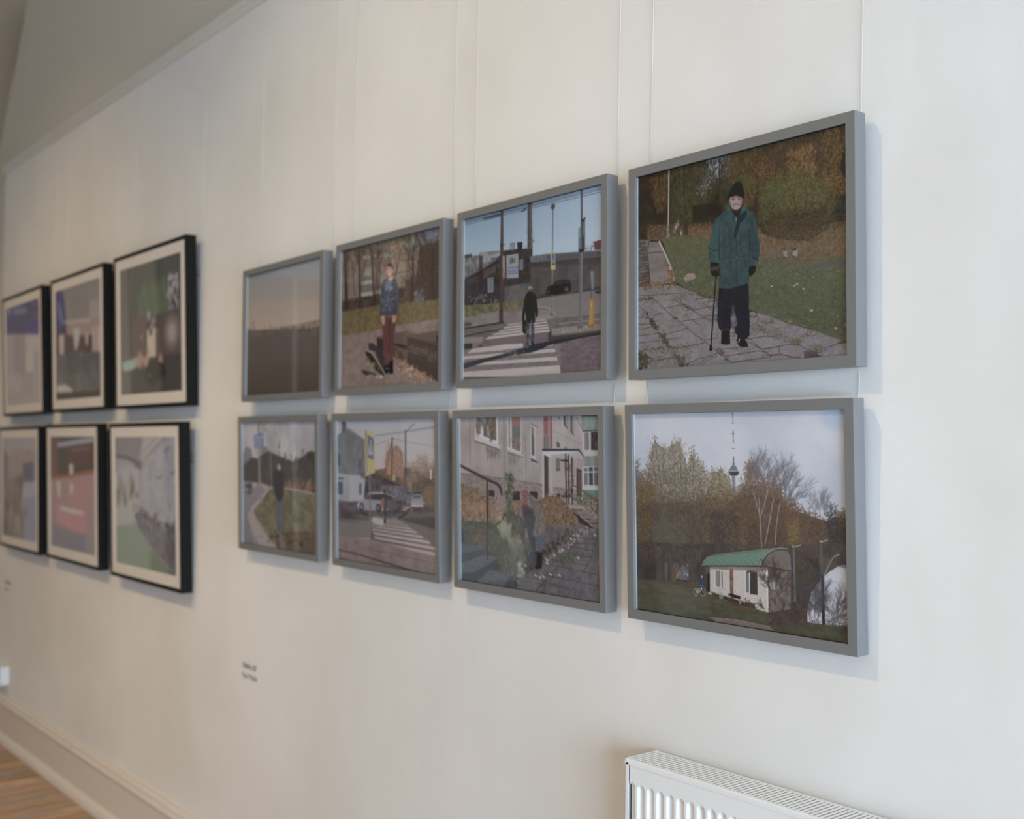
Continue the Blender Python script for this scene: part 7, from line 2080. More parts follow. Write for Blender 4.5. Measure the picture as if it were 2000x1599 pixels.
ART['H'] = (240, 194, (140, 134, 132), [0.349, 0.339, 0.293], [0.0132, 0.0127, 0.0109], [
 ('G',[-12,-12,1015,-12,1015,321,-12,344],(132,128,128),(146,140,140),1,0),
 ('N',[-12,-12,1015,-12,1015,321,-12,344],(122,118,120),(154,150,150),7,5,0.7,4,0.3,0.7),
 ('P',[25,220,72,202,126,219,134,288,79,377,24,387],(104,100,98)),
 ('P',[-12,256,25,246,24,396,-12,397],(96,92,90)),
 ('N',[25,220,126,219,125,375,24,378],(90,86,84),(120,114,112),40,40,0.5,3,0.3,0.7),
 ('P',[256,201,323,196,360,208,367,259,256,261],(106,100,96)),
 ('P',[-12,370,79,324,126,288,218,296,278,260,382,233,440,254,525,273,623,296,692,312,773,290,840,268,879,244,919,227,1015,242,1015,558,566,529,276,508,-12,485],(68,62,58)),
 ('D',[-12,326,1015,258,1015,511,-12,503],660,5.6,13.1,[(61,56,53),(75,68,63),(69,66,59)],0.5,1.4,0,0.5),
 ('D',[827,236,1015,226,1015,321,826,325],50,7.8,18.2,[(58,52,50)],0.6,1.0,0,0.5),
 ('D',[594,479,942,481,942,528,594,528],60,8.0,17.4,[(132,92,66),(112,80,62)],0.6,1.6,0,0.5),
 ('L',[509.3,156.9,508.4,265.3],5.7,(104,98,98)),
 ('L',[512.0,169.4,511.8,198.6],9.9,(84,80,82)),
 ('E',510.3,200.2,17.1,7.5,(78,72,74),1,0.15,0),
 ('L',[508.8,206.9,511.2,269.4],11.4,(112,106,106)),
 ('L',[505.7,73.4,507.8,156.9],4.3,(128,122,122),0.7),
 ('P',[-12,485,276,491,380,512,394,537,275,645,153,712,60,762,121,896,227,1015,-12,1015],(112,104,104)),
 ('G',[-12,485,380,512,275,645,60,762,166,1015,-12,1015],(116,108,108),(96,92,94),0.7,0),
 ('P',[216,493,336,506,387,529,379,563,275,645,153,721,184,771,318,880,491,1015,227,1015,106,863,60,779,123,688,245,612,320,549],(132,120,116)),
 ('L',[59.9,779.1,121.3,879.0,227.2,999.2],7.7,(96,88,86),0.8),
 ('L',[153.3,720.8,213.5,820.1,390.7,941.8,491.0,1004.5],7.4,(108,100,92),0.8),
 ('L',[167.0,935.8,317.5,914.3],6.0,(96,88,86),0.7),
 ('P',[387,537,438,518,580,529,1015,558,1015,1015,491,1015,318,880,184,771,156,721,275,645],(92,86,62)),
 ('N',[387,537,580,529,1015,558,1015,1015,491,1015,184,771,156,721],(78,74,54),(108,100,76),20,20,0.7,4,0.3,0.7),
 ('P',[563,860,1015,819,1015,1015,645,1015],(84,68,52),0.8),
 ('D',[391,900,835,870,834,1015,448,1015],80,11.1,24.9,[(70,54,42),(92,72,50),(58,46,38)],0.6,0.6,0,0.5),
 ('L',[579.6,520.5,757.8,528.9,980.2,550.3],9.4,(146,140,136),0.8),
 ('L',[593.3,552.9,702.9,629.2,862.6,692.1,965.8,732.8],6.7,(124,118,92),0.5),
 ('L',[451.4,593.1,393.0,655.1,449.9,785.9,477.7,884.0],8.6,(124,116,96),0.6),
 ('P',[492,866,535,863,604,964,562,1015,505,981],(112,98,90),0.6),
 ('L',[419.6,956.0,476.9,992.5],8.6,(140,140,140),0.7),
 ('P',[23,510,117,493,147,522,139,583,38,597,22,554],(88,86,88)),
 ('P',[46,518,116,506,124,536,46,544],(60,58,62)),
 ('E',100.4,576.3,15.5,13.9,(60,58,60),1,0.15,0),
 ('P',[143,505,186,495,193,520,162,534,147,531],(140,136,138)),
 ('E',45.9,552.6,15.7,7.0,(170,168,170),0.8,0.15,0),
 ('L',[227.4,-5.7,238.9,458.2,260.0,645.7],24.1,(116,110,108)),
 ('L',[225.9,-5.7,232.7,286.7],7.6,(90,84,84),0.6),
 ('L',[389.6,165.7,405.6,536.5],8.7,(124,118,116)),
 ('L',[309.4,56.9,339.0,63.9,368.3,82.8,391.0,165.7],5.9,(116,110,110)),
 ('E',324.2,60.4,20.7,5.1,(104,100,102),1,0.15,0),
 ('L',[336.6,369.8,344.5,488.4],5.9,(112,106,104),0.6),
 ('P',[161,108,291,89,302,197,172,213],(74,88,124)),
 ('L',[188.5,114.7,197.0,201.0],10.7,(150,156,170)),
 ('L',[225.0,111.3,230.4,197.3],10.6,(150,156,170)),
 ('L',[263.6,191.9,258.1,123.4,282.1,114.8],10.5,(150,156,170)),
 ('L',[188.5,114.7,179.2,132.0],6.1,(150,156,170)),
 ('L',[225.0,111.3,215.8,128.5],6.1,(150,156,170)),
 ('P',[424,410,467,387,539,383,583,413,577,496,565,587,523,598,459,601,438,518],(56,50,50)),
 ('P',[480,600,558,592,551,634,487,637],(56,50,50)),
 ('P',[463,618,506,620,505,707,499,866,506,898,478,901,464,768],(72,74,84)),
 ('P',[514,623,559,617,555,762,557,861,563,875,532,875,522,747],(76,80,92)),
 ('L',[472.6,633.8,477.9,867.3],7.2,(96,100,112),0.5),
 ('P',[478,892,509,886,513,906,480,909],(54,48,48)),
 ('P',[532,867,563,865,566,878,535,881],(58,52,50)),
 ('E',510.5,356.9,21.3,30.0,(150,124,116),1,0.15,0),
 ('P',[488,341,497,322,525,320,533,336,530,348,514,332,494,344],(74,62,56)),
 ('P',[516,365,533,356,533,383,516,388],(116,92,86),0.6),
 ('P',[482,387,536,383,538,398,482,399],(54,48,48)),
 ('V',0.2)])
ART['I'] = (200, 168, (84, 80, 70), [0.28, 0.262, 0.216], [0.0403, 0.0373, 0.0293], [
 ('G',[-12,-12,1015,-12,1015,1015,-12,1015],(88,86,76),(90,84,74),1,0),
 ('P',[-12,-12,174,-12,215,1015,-12,1015],(100,94,82)),
 ('P',[129,-12,197,-12,237,1015,170,1015],(84,78,68)),
 ('L',[251.7,8.2,237.8,1020.8],22.1,(74,68,60),0.7),
 ('P',[263,-12,1015,-12,1015,422,253,420],(82,82,70)),
 ('P',[368,193,538,176,781,150,794,417,531,438,319,416,320,347],(88,96,70)),
 ('P',[537,195,781,169,785,406,553,411],(86,100,70),0.7),
 ('D',[368,193,781,169,774,433,341,409],40,20.6,53.5,[(98,112,80),(80,88,66)],0.35,2,0,0.5),
 ('P',[801,153,946,145,945,395,805,399],(150,140,138)),
 ('P',[829,185,916,178,923,281,875,313,931,375,911,401,845,347,866,274,828,232],(70,64,62)),
 ('D',[820,155,936,152,940,395,814,400],26,13.4,26.9,[(80,72,70),(160,150,146)],0.6,1.0,0,0.5),
 ('P',[186,403,1015,413,1015,744,223,739],(92,78,68)),
 ('P',[253,420,426,422,398,711,223,709],(104,80,68),0.8),
 ('E',849.4,563.1,96.6,103.0,(136,116,104),0.9,0.9,0),
 ('E',849.4,563.1,46.4,56.2,(152,132,120),0.8,0.9,0),
 ('P',[462,509,596,512,596,748,461,749],(172,152,122)),
 ('L',[487.3,521.2,486.2,741.0],16.8,(186,166,136),0.6),
 ('D',[468,431,634,438,622,514,467,505],22,12.4,24.8,[(150,140,128),(60,54,48)],0.7,1.0,0,0.5),
 ('E',369.2,565.1,17.2,21.7,(140,126,118),0.8,0.15,0),
 ('P',[201,727,1015,725,1015,1015,193,1015],(74,68,60)),
 ('P',[439,763,688,730,764,868,519,952,415,869],(58,54,48),0.8),
 ('P',[30,737,311,710,332,756,266,792,62,810],(126,148,134)),
 ('E',131.9,773.7,99.6,34.5,(140,160,146),0.7,0.6,0),
 ('D',[322,715,440,723,523,777,460,783,332,756],20,17.0,29.8,[(176,128,104),(150,104,84)],0.8,1.0,0,0.5),
 ('P',[636,765,668,710,692,712,711,780],(172,122,102),0.9),
 ('P',[120,814,243,800,197,858,130,850],(74,84,92),0.7),
 ('E',489.5,863.3,25.1,11.7,(120,92,66),0.7,0.15,0),
 ('V',0.2),
 ('V',0.2)])
ART['J'] = (150, 126, (110, 102, 94), [0.211, 0.195, 0.157], [0.0663, 0.0602, 0.0471], [
 ('G',[-12,-12,1015,-12,1015,492,-12,397],(112,106,98),(126,114,104),1,0),
 ('P',[754,181,1015,177,1015,340,750,335],(134,124,114),0.8),
 ('P',[391,70,782,141,778,316,327,292],(108,102,92),0.5),
 ('P',[-12,-12,184,16,213,95,294,427,-12,400],(64,60,92)),
 ('P',[60,100,121,107,208,280,146,332,72,243],(104,98,118),0.8),
 ('P',[-12,376,310,405,309,434,-12,406],(88,50,62)),
 ('E',1.4,188.0,18.7,16.5,(150,120,90),0.8,0.15,0),
 ('P',[268,298,613,310,937,332,1015,426,1015,490,265,424],(132,110,98)),
 ('L',[207.6,303.1,777.4,337.7],22.7,(160,148,130),0.7),
 ('P',[-12,400,1015,492,1015,663,-12,589],(84,48,44)),
 ('P',[83,408,205,407,199,639,93,631],(160,140,126)),
 ('P',[413,375,556,377,559,472,494,568,451,576,425,461],(146,142,136)),
 ('P',[652,425,748,428,740,543,685,550],(128,126,118)),
 ('P',[829,408,1015,404,1015,661,824,626],(150,132,120)),
 ('L',[895.4,425.6,898.4,631.8],21.0,(110,90,82),0.7),
 ('P',[-12,577,1015,620,1015,962,-12,919],(92,86,78)),
 ('P',[261,551,825,615,1015,661,1015,811,196,766],(82,78,74),0.8),
 ('P',[461,781,658,770,669,859,487,861],(88,104,98),0.8),
 ('D',[-12,612,1015,684,1015,940,-12,896],50,28.2,67.8,[(104,98,90),(76,72,68)],0.4,1.0,0,0.5),
 ('P',[25,862,224,860,400,914,370,941,39,928],(158,150,142)),
 ('P',[-12,925,1015,951,1015,1015,-12,1015],(64,46,42)),
 ('V',0.25),
 ('V',0.25)])
ART['K'] = (120, 100, (140, 130, 118), [0.157, 0.143, 0.112], [0.0792, 0.0714, 0.0556], [
 ('P',[-12,-12,1015,-12,1015,362,-12,261],(74,68,98)),
 ('P',[-12,-12,308,14,613,75,722,137,60,145],(82,74,104),0.8),
 ('P',[539,41,1015,18,1015,241,531,231],(66,58,92),0.6),
 ('P',[60,145,457,160,452,287,55,257],(70,64,94)),
 ('P',[571,184,970,201,1015,349,565,310],(92,84,110),0.7),
 ('L',[66.2,19.5,72.5,59.9],36.8,(156,146,148),0.8),
 ('L',[147.6,26.1,153.8,66.2],36.3,(156,146,148),0.8),
 ('L',[287.4,37.3,293.5,76.9],35.4,(156,146,148),0.8),
 ('L',[365.8,43.6,371.8,82.9],35.0,(156,146,148),0.8),
 ('L',[443.2,49.8,449.1,88.9],34.5,(156,146,148),0.8),
 ('L',[519.6,55.9,525.4,94.8],34.1,(156,146,148),0.8),
 ('L',[595.0,62.0,600.7,100.6],33.6,(156,146,148),0.8),
 ('E',863.2,56.2,35.7,12.3,(160,130,100),1,0.15,0),
 ('E',860.1,125.0,42.8,14.8,(140,90,70),1,0.15,0),
 ('E',907.5,182.0,49.5,9.8,(150,120,110),1,0.15,0),
 ('E',977.6,37.8,21.0,17.0,(160,140,110),1,0.15,0),
 ('P',[-12,254,1015,353,1015,1015,-12,1015],(142,130,118)),
 ('P',[256,295,564,323,584,704,234,749],(126,114,102),0.6),
 ('P',[602,326,963,359,957,506,633,468],(160,146,134),0.7),
 ('P',[595,477,815,488,806,692,604,693],(160,152,144),0.7),
 ('P',[510,687,806,692,796,915,499,916],(134,128,108),0.7),
 ('P',[35,672,434,670,424,874,68,859],(152,142,130),0.5),
 ('P',[815,494,1015,511,1015,852,834,855],(136,130,126),0.6),
 ('V',0.25),
 ('V',0.25)])
ART['L'] = (200, 168, (132, 124, 120), [0.263, 0.245, 0.2], [0.0533, 0.0478, 0.0367], [
 ('P',[-12,-12,1015,-12,1015,667,401,635,-12,718],(130,122,120)),
 ('P',[-12,-12,482,-12,476,201,-12,170],(112,104,98)),
 ('P',[525,-12,873,-12,477,182,423,163],(138,130,120)),
 ('L',[498.4,181.6,852.9,-2.5],16.5,(104,96,92),0.7),
 ('L',[434.6,143.5,732.5,-2.7],12.6,(108,100,94),0.6),
 ('P',[477,182,1015,-12,1015,649,446,583],(130,124,124)),
 ('N',[477,182,1015,-12,1015,649,446,583],(120,114,114),(140,134,132),20,20,0.6,3,0.3,0.7),
 ('P',[-12,273,411,213,423,634,-12,710],(138,132,124)),
 ('L',[-22.3,149.9,234.0,166.4,432.9,212.1],27.3,(84,78,74),0.8),
 ('P',[324,185,476,201,475,260,345,234],(88,82,78),0.7),
 ('L',[17.4,-4.4,17.6,272.3],23.8,(92,86,82),0.7),
 ('P',[-12,426,54,424,51,557,-12,560],(112,106,98),0.7),
 ('D',[114,351,342,343,339,442,112,452],14,18.2,36.4,[(90,84,76),(110,100,90)],0.5,2,0,0.5),
 ('D',[295,444,406,439,402,576,291,583],14,15.5,28.8,[(150,130,112),(110,98,88)],0.6,1.0,0,0.5),
 ('L',[704.6,310.8,806.1,288.6],10.1,(90,84,80)),
 ('L',[830.4,109.9,909.8,81.2],9.8,(96,90,86)),
 ('L',[924.9,266.4,1002.4,245.8],9.6,(96,90,86)),
 ('P',[358,589,532,568,615,601,1015,649,1015,960,850,922,610,822,399,714],(98,90,88)),
 ('N',[531,588,1015,649,1015,1015,609,832],(82,76,74),(112,104,102),30,24,0.6,3,0.3,0.7),
 ('D',[358,569,1015,639,1015,685,401,635],40,14.3,28.6,[(80,76,76),(130,112,100),(70,66,64)],0.6,1.0,0,0.5),
 ('E',412.4,605.0,74.2,35.4,(88,88,94),0.9,0.15,0),
 ('P',[528,704,651,809,588,863,484,766],(104,98,108),0.7),
 ('D',[611,765,1015,825,967,946,731,896],30,15.9,31.8,[(110,86,72),(70,64,58)],0.4,1.0,0,0.5),
 ('P',[-12,713,356,678,464,728,609,832,850,940,1015,1015,1015,1015,-12,1015],(108,118,98)),
 ('P',[568,826,850,940,1015,1015,563,1015],(88,96,68),0.7),
 ('G',[-12,713,356,678,609,832,605,1015,-12,1015],(112,122,102),(112,118,94),0.6,0),
 ('V',0.2),
 ('V',0.2)])
ART['M'] = (150, 126, (122, 108, 102), [0.189, 0.176, 0.143], [0.071, 0.0631, 0.0488], [
 ('P',[-12,-12,1015,-12,1015,375,-12,413],(84,64,56)),
 ('P',[183,-12,1015,-12,1015,23,181,70],(72,76,76)),
 ('P',[119,70,1015,23,1015,55,118,105],(108,108,112)),
 ('L',[149.8,81.4,953.4,23.0],28.6,(134,132,134),0.8),
 ('P',[-12,-12,183,-12,175,360,18,376],(98,76,62)),
 ('P',[180,116,1015,55,1015,269,175,336],(72,46,46)),
 ('P',[623,90,1015,55,1015,237,619,268],(88,44,48)),
 ('P',[226,116,391,108,387,307,221,323],(64,54,58)),
 ('P',[391,108,623,95,619,268,388,285],(90,58,52),0.8),
 ('P',[447,249,534,242,538,326,451,334],(176,178,170)),
 ('L',[1.8,388.7,503.2,349.1,1013.5,290.1],34.6,(124,84,62)),
 ('L',[508.1,124.3,898.5,98.7],22.3,(110,104,108),0.7),
 ('L',[621.6,167.6,1003.6,140.7],16.3,(96,88,92),0.6),
 ('P',[-12,400,1015,311,1015,641,-12,719],(130,108,102)),
 ('P',[531,393,866,359,887,629,497,619],(138,106,100)),
 ('P',[158,407,235,404,232,542,186,544],(170,156,142)),
 ('P',[458,418,531,410,529,494,456,509],(168,150,140)),
 ('P',[383,501,615,490,612,601,395,602],(146,106,102),0.8),
 ('P',[123,594,260,633,750,670,806,645,816,818,607,835,134,779],(146,106,102)),
 ('P',[138,617,497,653,493,799,134,779],(146,112,106),0.8),
 ('P',[230,623,321,629,751,648,764,665,496,664,245,651],(188,166,154)),
 ('P',[778,657,1015,612,1015,803,829,828],(126,108,104),0.7),
 ('P',[-12,801,664,830,856,815,1015,857,1015,1015,-12,1015],(112,104,102)),
 ('P',[70,889,746,857,744,977,98,1015],(106,100,104),0.8),
 ('P',[802,819,1015,803,1015,1015,798,1015],(120,112,102),0.7),
 ('V',0.25),
 ('V',0.25)])
ART['N'] = (120, 100, (124, 114, 106), [0.137, 0.127, 0.102], [0.0846, 0.0744, 0.057], [
 ('P',[-12,-12,1015,-12,1015,1015,-12,1015],(124,114,106)),
 ('P',[37,-12,1015,-12,1015,126,36,184],(132,124,118)),
 ('P',[358,104,918,114,917,322,473,383,158,222],(132,116,100),0.8),
 ('P',[700,127,846,127,810,201,718,202],(142,108,88),0.7),
 ('P',[607,254,917,236,916,420,624,429],(96,92,94)),
 ('P',[587,443,1015,417,1015,538,623,630,586,557],(132,128,132)),
 ('P',[623,605,1015,562,1015,1015,677,1015],(120,118,122)),
 ('P',[-12,450,587,380,602,1015,-12,1015],(108,98,88)),
 ('P',[316,594,623,580,639,1015,353,1015],(116,102,90),0.7),
 ('D',[34,448,587,431,621,982,32,1015],50,39.3,94.4,[(120,108,94),(92,84,76),(132,118,104)],0.5,1.0,0,0.5),
 ('P',[-12,79,159,183,157,444,-12,503],(98,90,84),0.6),
 ('P',[-12,847,155,836,154,1015,-12,1015],(88,80,74),0.6),
 ('V',0.25),
 ('V',0.25)])


# ------------------------------------------------------------------ frames
def ink_sheet(parent, W, H, x0, z0, y, img):
    """the print itself: a flat sheet whose ink is stored per vertex"""
    h, w_ = img.shape[:2]
    xs = x0 + W * (np.arange(w_) / (w_ - 1))
    zs = z0 + H * (1 - np.arange(h) / (h - 1))
    co = np.zeros((h, w_, 3), np.float32)
    co[..., 0] = xs[None, :]; co[..., 1] = y; co[..., 2] = zs[:, None]
    idx = np.arange(h * w_).reshape(h, w_)
    q = np.stack([idx[1:, :-1], idx[1:, 1:], idx[:-1, 1:], idx[:-1, :-1]], -1).reshape(-1, 4)
    me = bpy.data.meshes.new('print')
    me.vertices.add(h * w_); me.vertices.foreach_set('co', co.ravel())
    nq = len(q)
    me.loops.add(nq * 4); me.loops.foreach_set('vertex_index', q.ravel().astype(np.int32))
    me.polygons.add(nq); me.polygons.foreach_set('loop_start', np.arange(0, nq * 4, 4, dtype=np.int32))
    me.update(calc_edges=True)
    ca = me.color_attributes.new('ink', 'FLOAT_COLOR', 'POINT')
    rgba = np.ones((h * w_, 4), np.float32); rgba[:, :3] = img.reshape(-1, 3)
    ca.data.foreach_set('color', rgba.ravel())
    me.materials.append(M['ink'])
    o = bpy.data.objects.new('print', me)
    COL.objects.link(o); o.parent = parent
    return o


S = .7
ZF = 1.502
GREY = (.7338868 * S, .6 * S, .0443980 * S, .0262136 * S)
BLK = (1.00355 * S, .85866 * S, .05627 * S, .02051 * S)


def hang(key, label, kind, pose, gap, art, lines):
    W, H, T, B = GREY if kind == 'grey' else BLK
    x0, z0, tilt, roll, yaw = pose
    x0 *= S; z0 = z0 * S + ZF; gap *= S
    root = empty('picture_frame')
    cat = 'picture frame'
    tag(root, label, cat, 'grey framed photographs' if kind == 'grey' else 'black framed photographs')
    root.matrix_world = (Matrix.Translation((x0, -gap, z0)) @ Matrix.Rotation(-yaw, 4, 'Z') @ Matrix.Rotation(tilt, 4, 'X')
                         @ Matrix.Translation((0, 0, H / 2)) @ Matrix.Rotation(-roll, 4, 'Y') @ Matrix.Translation((0, 0, -H / 2)))
    lip = .0045 if kind == 'grey' else .003
    rec = .0085 if kind == 'grey' else .0045
    mt = M['grey'] if kind == 'grey' else M['black']
    # moulding with a rebate behind the lip
    b = MB(); b.ring(W, H, [(0, 0), (0, -T), (B, -T), (B, -T + lip), (B - .006, -T + lip), (B - .006, 0)])
    b.build('frame_moulding', mt, root, bevel=.0007)
    b = MB(); b.box(-W / 2 + B - .005, W / 2 - B + .005, -T + lip + .0002, -T + lip + .0014, B - .005, H - B + .005)
    b.build('glazing', M['glass'], root)
    if kind == 'grey':
        for sx in (-1, 1):  # side strips in white: glancing light and reflection put into their colour
            b = MB(); xa = sx * (W / 2 - B + .004); xb_ = sx * (W / 2 - B - .0002)
            b.box(min(xa, xb_), max(xa, xb_), -T + lip + .0016, -T + rec, B - .004, H - B + .004)
            b.build('lit_spacer', M['lit_spacer'], root)
        for za, zb_ in ((B - .004, B + .0002), (H - B - .0002, H - B + .004)):  # top and bottom strips in near-black: the shadow there put into their colour
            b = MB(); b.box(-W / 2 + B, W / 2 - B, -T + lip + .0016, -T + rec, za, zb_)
            b.build('shade_spacer', M['shade_spacer'], root)
        ink_sheet(root, W - 2 * B, H - 2 * B, -W / 2 + B, B, -T + rec + .0002, art)
    else:
        mw, mh = .041, .041
        yb = -T + rec
        b = MB(); b.ring(W - 2 * B + .008, H - 2 * B + .008, [(0, yb - .0018), (.004 + mw - .0015, yb - .0018), (.004 + mw, yb), (0, yb)], z0=B - .004)
        b.build('mat_board', M['matboard'], root)
        ink_sheet(root, W - 2 * B - 2 * mw + .002, H - 2 * B - 2 * mw + .002, -W / 2 + B + mw - .001, B + mw - .001, yb + .0002, art)
    b = MB(); b.box(-W / 2 + B - .005, W / 2 - B + .005, -T + rec + .001, -T + rec + .006, B - .005, H - B + .005)
    b.build('backing_board', M['backing'], root)
    # nylon lines up to the rail (or to the frame above) and the brass hangers that grip them
    inv = root.matrix_world.inverted()
    for (xb, xt, zt) in lines:
        zb = z0 + H - (.028 if kind == 'grey' else .128)
        hs = .011 if kind == 'grey' else .02
        pts = [inv @ Vector((xb, -.0035, zb)), inv @ Vector((xt, -.0035, zt))]
        b = MB(); b.tube(pts, .0006, 6)
        b.build('hanging_line', M['line'], root, smooth=True)
        q = inv @ Vector((xb, -.0035, zb))
        b = MB()
        b.box(q.x - .005, q.x + .005, -.0005, .0008, q.z - hs, q.z + hs)
        b.tube([(q.x, .0008, q.z + hs * .7), (q.x + .001, .007, q.z + hs * .5), (q.x + .001, .009, q.z), (q.x, .0008, q.z - hs * .3)], .0018, 6)
        b.tube([(q.x - .006, .005, q.z - hs * .6), (q.x + .007, .005, q.z - hs * .6)], .0045, 10)
        b.build('hanger_clip', M['brass'], root, bevel=.0006)
    return root


hang('A', 'grey framed photograph of an old man in green coat with a cane', 'grey', (-1.82921, 0.20005, 0.00582, 0.0033, -0.00586), 0.021, make_art('A'), [(-1.522, -1.506, 2.955), (-1.041, -1.022, 2.955)])
hang('B', 'grey framed photograph of a white cabin with curved green roof below autumn trees', 'grey', (-1.83449, -0.47071, 0.03177, -0.00086, -0.01087), 0.009, make_art('B'), [(-1.528, -1.524, 1.638), (-1.046, -1.044, 1.638)])
hang('C', 'grey framed photograph of a dark-coated man walking away over a zebra crossing', 'grey', (-2.65167, 0.20599, 0.00526, 0.00064, 0.00108), 0.021, make_art('C'), [(-2.104, -2.088, 2.955), (-1.616, -1.6, 2.955)])
hang('D', 'grey framed photograph of a stooping woman gardening beside a pale apartment block', 'grey', (-2.6619, -0.4699, 0.02999, -0.00184, -0.0051), 0.009, make_art('D'), [(-2.112, -2.108, 1.638), (-1.622, -1.619, 1.638)])
hang('E', 'grey framed photograph of a boy in blue jacket and maroon trousers with skateboard', 'grey', (-3.46422, 0.20448, 0.00764, -0.00246, 0.0018), 0.021, make_art('E'), [(-2.668, -2.648, 2.955), (-2.19, -2.175, 2.955)])
hang('F', 'grey framed photograph of a large yellow-edged pedestrian crossing sign and parked cars', 'grey', (-3.48046, -0.46612, 0.028, -0.00289, 0.00124), 0.009, make_art('F'), [(-2.675, -2.672, 1.638), (-2.196, -2.193, 1.638)])
hang('G', 'grey framed photograph of a hazy dusk sky over a plain dark treeline', 'grey', (-4.29785, 0.20273, 0.00716, 0.00079, 4e-05), 0.021, make_art('G'), [(-3.243, -3.225, 2.955), (-2.776, -2.765, 2.955)])
hang('H', 'grey framed photograph of a person in black beside a road with a blue lane sign', 'grey', (-4.32353, -0.46519, 0.02567, -0.00119, -0.00058), 0.009, make_art('H'), [(-3.252, -3.248, 1.638), (-2.783, -2.779, 1.638)])
hang('I', 'black framed photograph with a green curtain, upper one nearest the grey frames', 'black', (-5.7744, 0.20292, 0.03492, -0.00186, -0.00599), 0.009, make_art('I'), [(-4.36, -4.34, 2.955), (-3.7, -3.673, 2.955)])
hang('J', 'black framed photograph with a blue banner at its left edge, middle of the upper row', 'black', (-6.95281, 0.20715, 0.0334, -5e-05, 0.00147), 0.009, make_art('J'), [(-5.19, -5.17, 2.955), (-4.55, -4.53, 2.955)])
hang('K', 'black framed photograph with a blue banner across its top, at the far left end', 'black', (-8.10392, 0.20163, 0.03916, 0.00149, 0.0132), 0.009, make_art('K'), [(-6.0, -5.98, 2.955), (-5.36, -5.34, 2.955)])
hang('L', 'black framed photograph of a grey room with green floor, lower one nearest the grey frames', 'black', (-5.79497, -0.73536, 0.03407, -0.00018, -0.00069), 0.009, make_art('L'), [(-4.37, -4.365, 1.638), (-3.713, -3.71, 1.638)])
hang('M', 'black framed photograph with a red sofa and dark red shelves, middle of the lower row', 'black', (-6.98333, -0.73016, 0.03256, -0.00065, 0.00321), 0.009, make_art('M'), [(-5.2, -5.195, 1.638), (-4.56, -4.555, 1.638)])
hang('N', 'black framed pale brown and blue-grey photograph, lower one at the far left end', 'black', (-8.12512, -0.73647, 0.02615, 0.00287, 0.01186), 0.009, make_art('N'), [(-6.01, -6.005, 1.638), (-5.37, -5.365, 1.638)])

# ------------------------------------------------------------------ radiator
def radiator():
    L, D, HT, Z0 = 1.2, .098, .60, .319
    root = empty('radiator', (-1.489, 0, 0))
    tag(root, 'white panel radiator with slatted top grille and fluted front below the grey frames', 'radiator')
    zt = Z0 + HT
    y0, y1 = -.098, -.012
    # front panel with pressed vertical flutes (a real height field, rounded ends)
    PT = .0243
    nx = int(L / .00135); ws = np.linspace(.012, L - .004, nx)
    zs = np.concatenate([np.linspace(Z0, Z0 + .05, 14)[:-1], np.linspace(Z0 + .05, zt - .07, 6)[:-1], np.linspace(zt - .07, zt - .011, 46)])
    vs, fs = [], []
    ztop, zbot = zt - .042, Z0 + .04
    for z in zs:
        for x in ws:
            u = (x - .0165) / PT
            k = round(u); dx = (u - k) * PT
            d = abs(dx)
            hw = .0085
            # distance inside a stadium shape
            e = max(0, z - (ztop - hw), (zbot + hw) - z)
            r = math.hypot(d, e)
            t = max(0.0, min(1.0, (r - hw * .45) / (hw * .62)))
            g = 1 - t * t * (3 - 2 * t)
            dep = .0065 * g
            if k < 0 or x > L - .02: dep = 0
            vs.append((x, y0 + .001 + dep, z))
    for j in range(len(zs) - 1):
        for i in range(nx - 1):
            a = j * nx + i
            fs.append((a, a + 1, a + nx + 1, a + nx))
    b = MB(); b.add(vs, fs)
    b.build('front_panel', M['radiator'], root, smooth=True)
    b = MB(); b.box(.010, L - .004, y1 - .002, y1, Z0, zt - .01)
    b.build('rear_panel', M['radiator'], root)
    # side covers with folded front edge
    for xs in (0, L - .012):
        b = MB()
        b.prism([(xs, y0 + .002), (xs + .0015, y0), (xs + .0095, y0), (xs + .0095, y0 + .0012), (xs + .0015, y0 + .003), (xs + .0015, y1), (xs, y1)], 'z', Z0 - .002, zt - .006)
        b.build('side_cover', M['radiator'], root, bevel=.0006)
    # top grille: rim and slats in one pressed part
    b = MB()
    b.prism([(y0, zt - .0105), (y0, zt - .003), (y0 + .003, zt), (y0 + .008, zt), (y0 + .008, zt - .0012), (y0 + .0012, zt - .0105)], 'x', .0, L)
    b.prism([(y1 + .002, zt - .0105), (y1 + .002, zt), (y1 - .005, zt), (y1 - .005, zt - .0105)], 'x', .0, L)
    b.box(0, .004, y0 + .002, y1, zt - .010, zt + .0004)
    b.box(L - .004, L, y0 + .002, y1, zt - .010, zt + .0004)
    x = .008
    while x < L - .008:
        b.prism([(x, zt - .0002), (x + .0052, zt - .0009), (x + .0052, zt - .0016), (x, zt - .0010)], 'y', y0 + .007, y1 - .004)
        x += .0091
    b.build('top_grille', M['radiator'], root)
    b = MB(); b.box(.006, L - .006, y0 + .012, y1 - .003, zt - .045, zt - .040)
    b.build('convector_core', M['rad_in'], root)
    b = MB()
    for i in range(44):
        xx = .02 + i * .0266
        b.box(xx, xx + .001, y0 + .012, -.050, Z0 + .03, zt - .045)
    b.build('convector_fins', M['rad_in'], root)
    for xx in (.08, L - .12):
        b = MB(); b.box(xx, xx + .04, -.012, -.0005, Z0 + .1, Z0 + .5)
        b.build('wall_bracket', M['radiator'], root)
    for xx in (.05, L - .05):
        b = MB()
        b.tube([(xx, -.05, Z0 + .03), (xx, -.05, -.0)], .0075, 10)
        b.tube([(xx, -.05, Z0 - .01), (xx, -.05, Z0 - .06)], .016, 12)
        b.build('pipe', M['radiator'], root, smooth=True)
    return root


radiator()

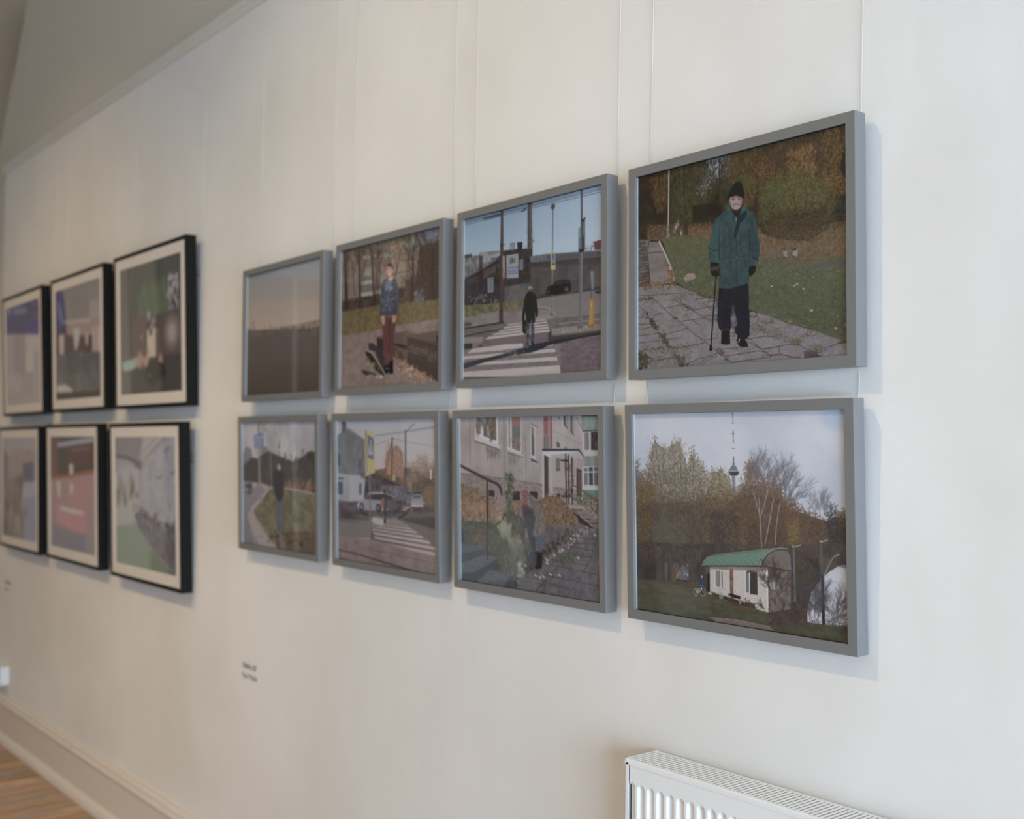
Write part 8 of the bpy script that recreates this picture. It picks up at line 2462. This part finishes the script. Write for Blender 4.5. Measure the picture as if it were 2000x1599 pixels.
# ------------------------------------------------------------------ socket with a plug
def socket():
    x0, x1, z0, z1 = -6.11, -5.955, .282, .372
    root = empty('power_socket', ((x0 + x1) / 2, 0, z0))
    tag(root, 'white double power socket with a plug in it, low on the wall above the skirting', 'socket')
    w2 = (x1 - x0) / 2
    b = MB(); b.box(-w2, w2, -.034, 0, 0, z1 - z0); b.build('pattress_box', M['plastic'], root, bevel=.003)
    b = MB(); b.box(-w2 + .001, w2 - .001, -.042, -.034, .001, z1 - z0 - .001)
    b.box(.012, .024, -.045, -.042, .055, .075); b.box(-.024, -.012, -.045, -.042, .055, .075)
    for sx in (-.038, .038):
        if sx > 0: b.box(sx - .004, sx + .004, -.0422, -.042, .045, .052)
    b.build('faceplate', M['plastic'], root, bevel=.0015)
    b = MB(); b.box(-.062, -.018, -.092, -.042, .012, .058)
    pl = b.build('plug', M['plastic'], root, bevel=.006, seg=3)
    b = MB(); b.tube([(-.04, -.085, .016), (-.040, -.092, -.01), (-.045, -.09, -.04), (-.08, -.075, -.052), (-.16, -.07, -.053)], .0035, 8)
    b.build('cable', M['plastic'], pl, smooth=True)


socket()

# ------------------------------------------------------------------ wall lettering
def lettering(rows, x, z, size, label):
    root = empty('wall_text', (x, 0, z))
    tag(root, label, 'wall text', 'artist captions lettered on the wall')
    for i, (t, bold) in enumerate(rows):
        cu = bpy.data.curves.new('text_line', 'FONT')
        cu.body = t; cu.size = size; cu.extrude = .0003
        cu.shear = .2 if bold else 0
        cu.offset = .0009 if bold else .0002
        tmp = bpy.data.objects.new('tmp_text', cu)
        COL.objects.link(tmp)
        dg = bpy.context.evaluated_depsgraph_get()
        me = bpy.data.meshes.new_from_object(tmp.evaluated_get(dg))
        me.name = 'text_line'
        bpy.data.objects.remove(tmp)
        me.materials.clear(); me.materials.append(M['text'])
        o = bpy.data.objects.new('text_line', me)
        COL.objects.link(o); o.parent = root
        o.rotation_euler = (math.pi / 2, 0, 0)
        o.location = (0, -.0006, -i * size * 1.35)


lettering([('Baldies 35', True), ('Paul Walsh', False)], -3.315, .791, .0235, 'two-line grey caption on the wall below the grey framed photographs')
lettering([('Sandringa', True), ('Stone', False)], -6.065, .785, .0265, 'two-line grey caption on the wall below the black framed photographs')
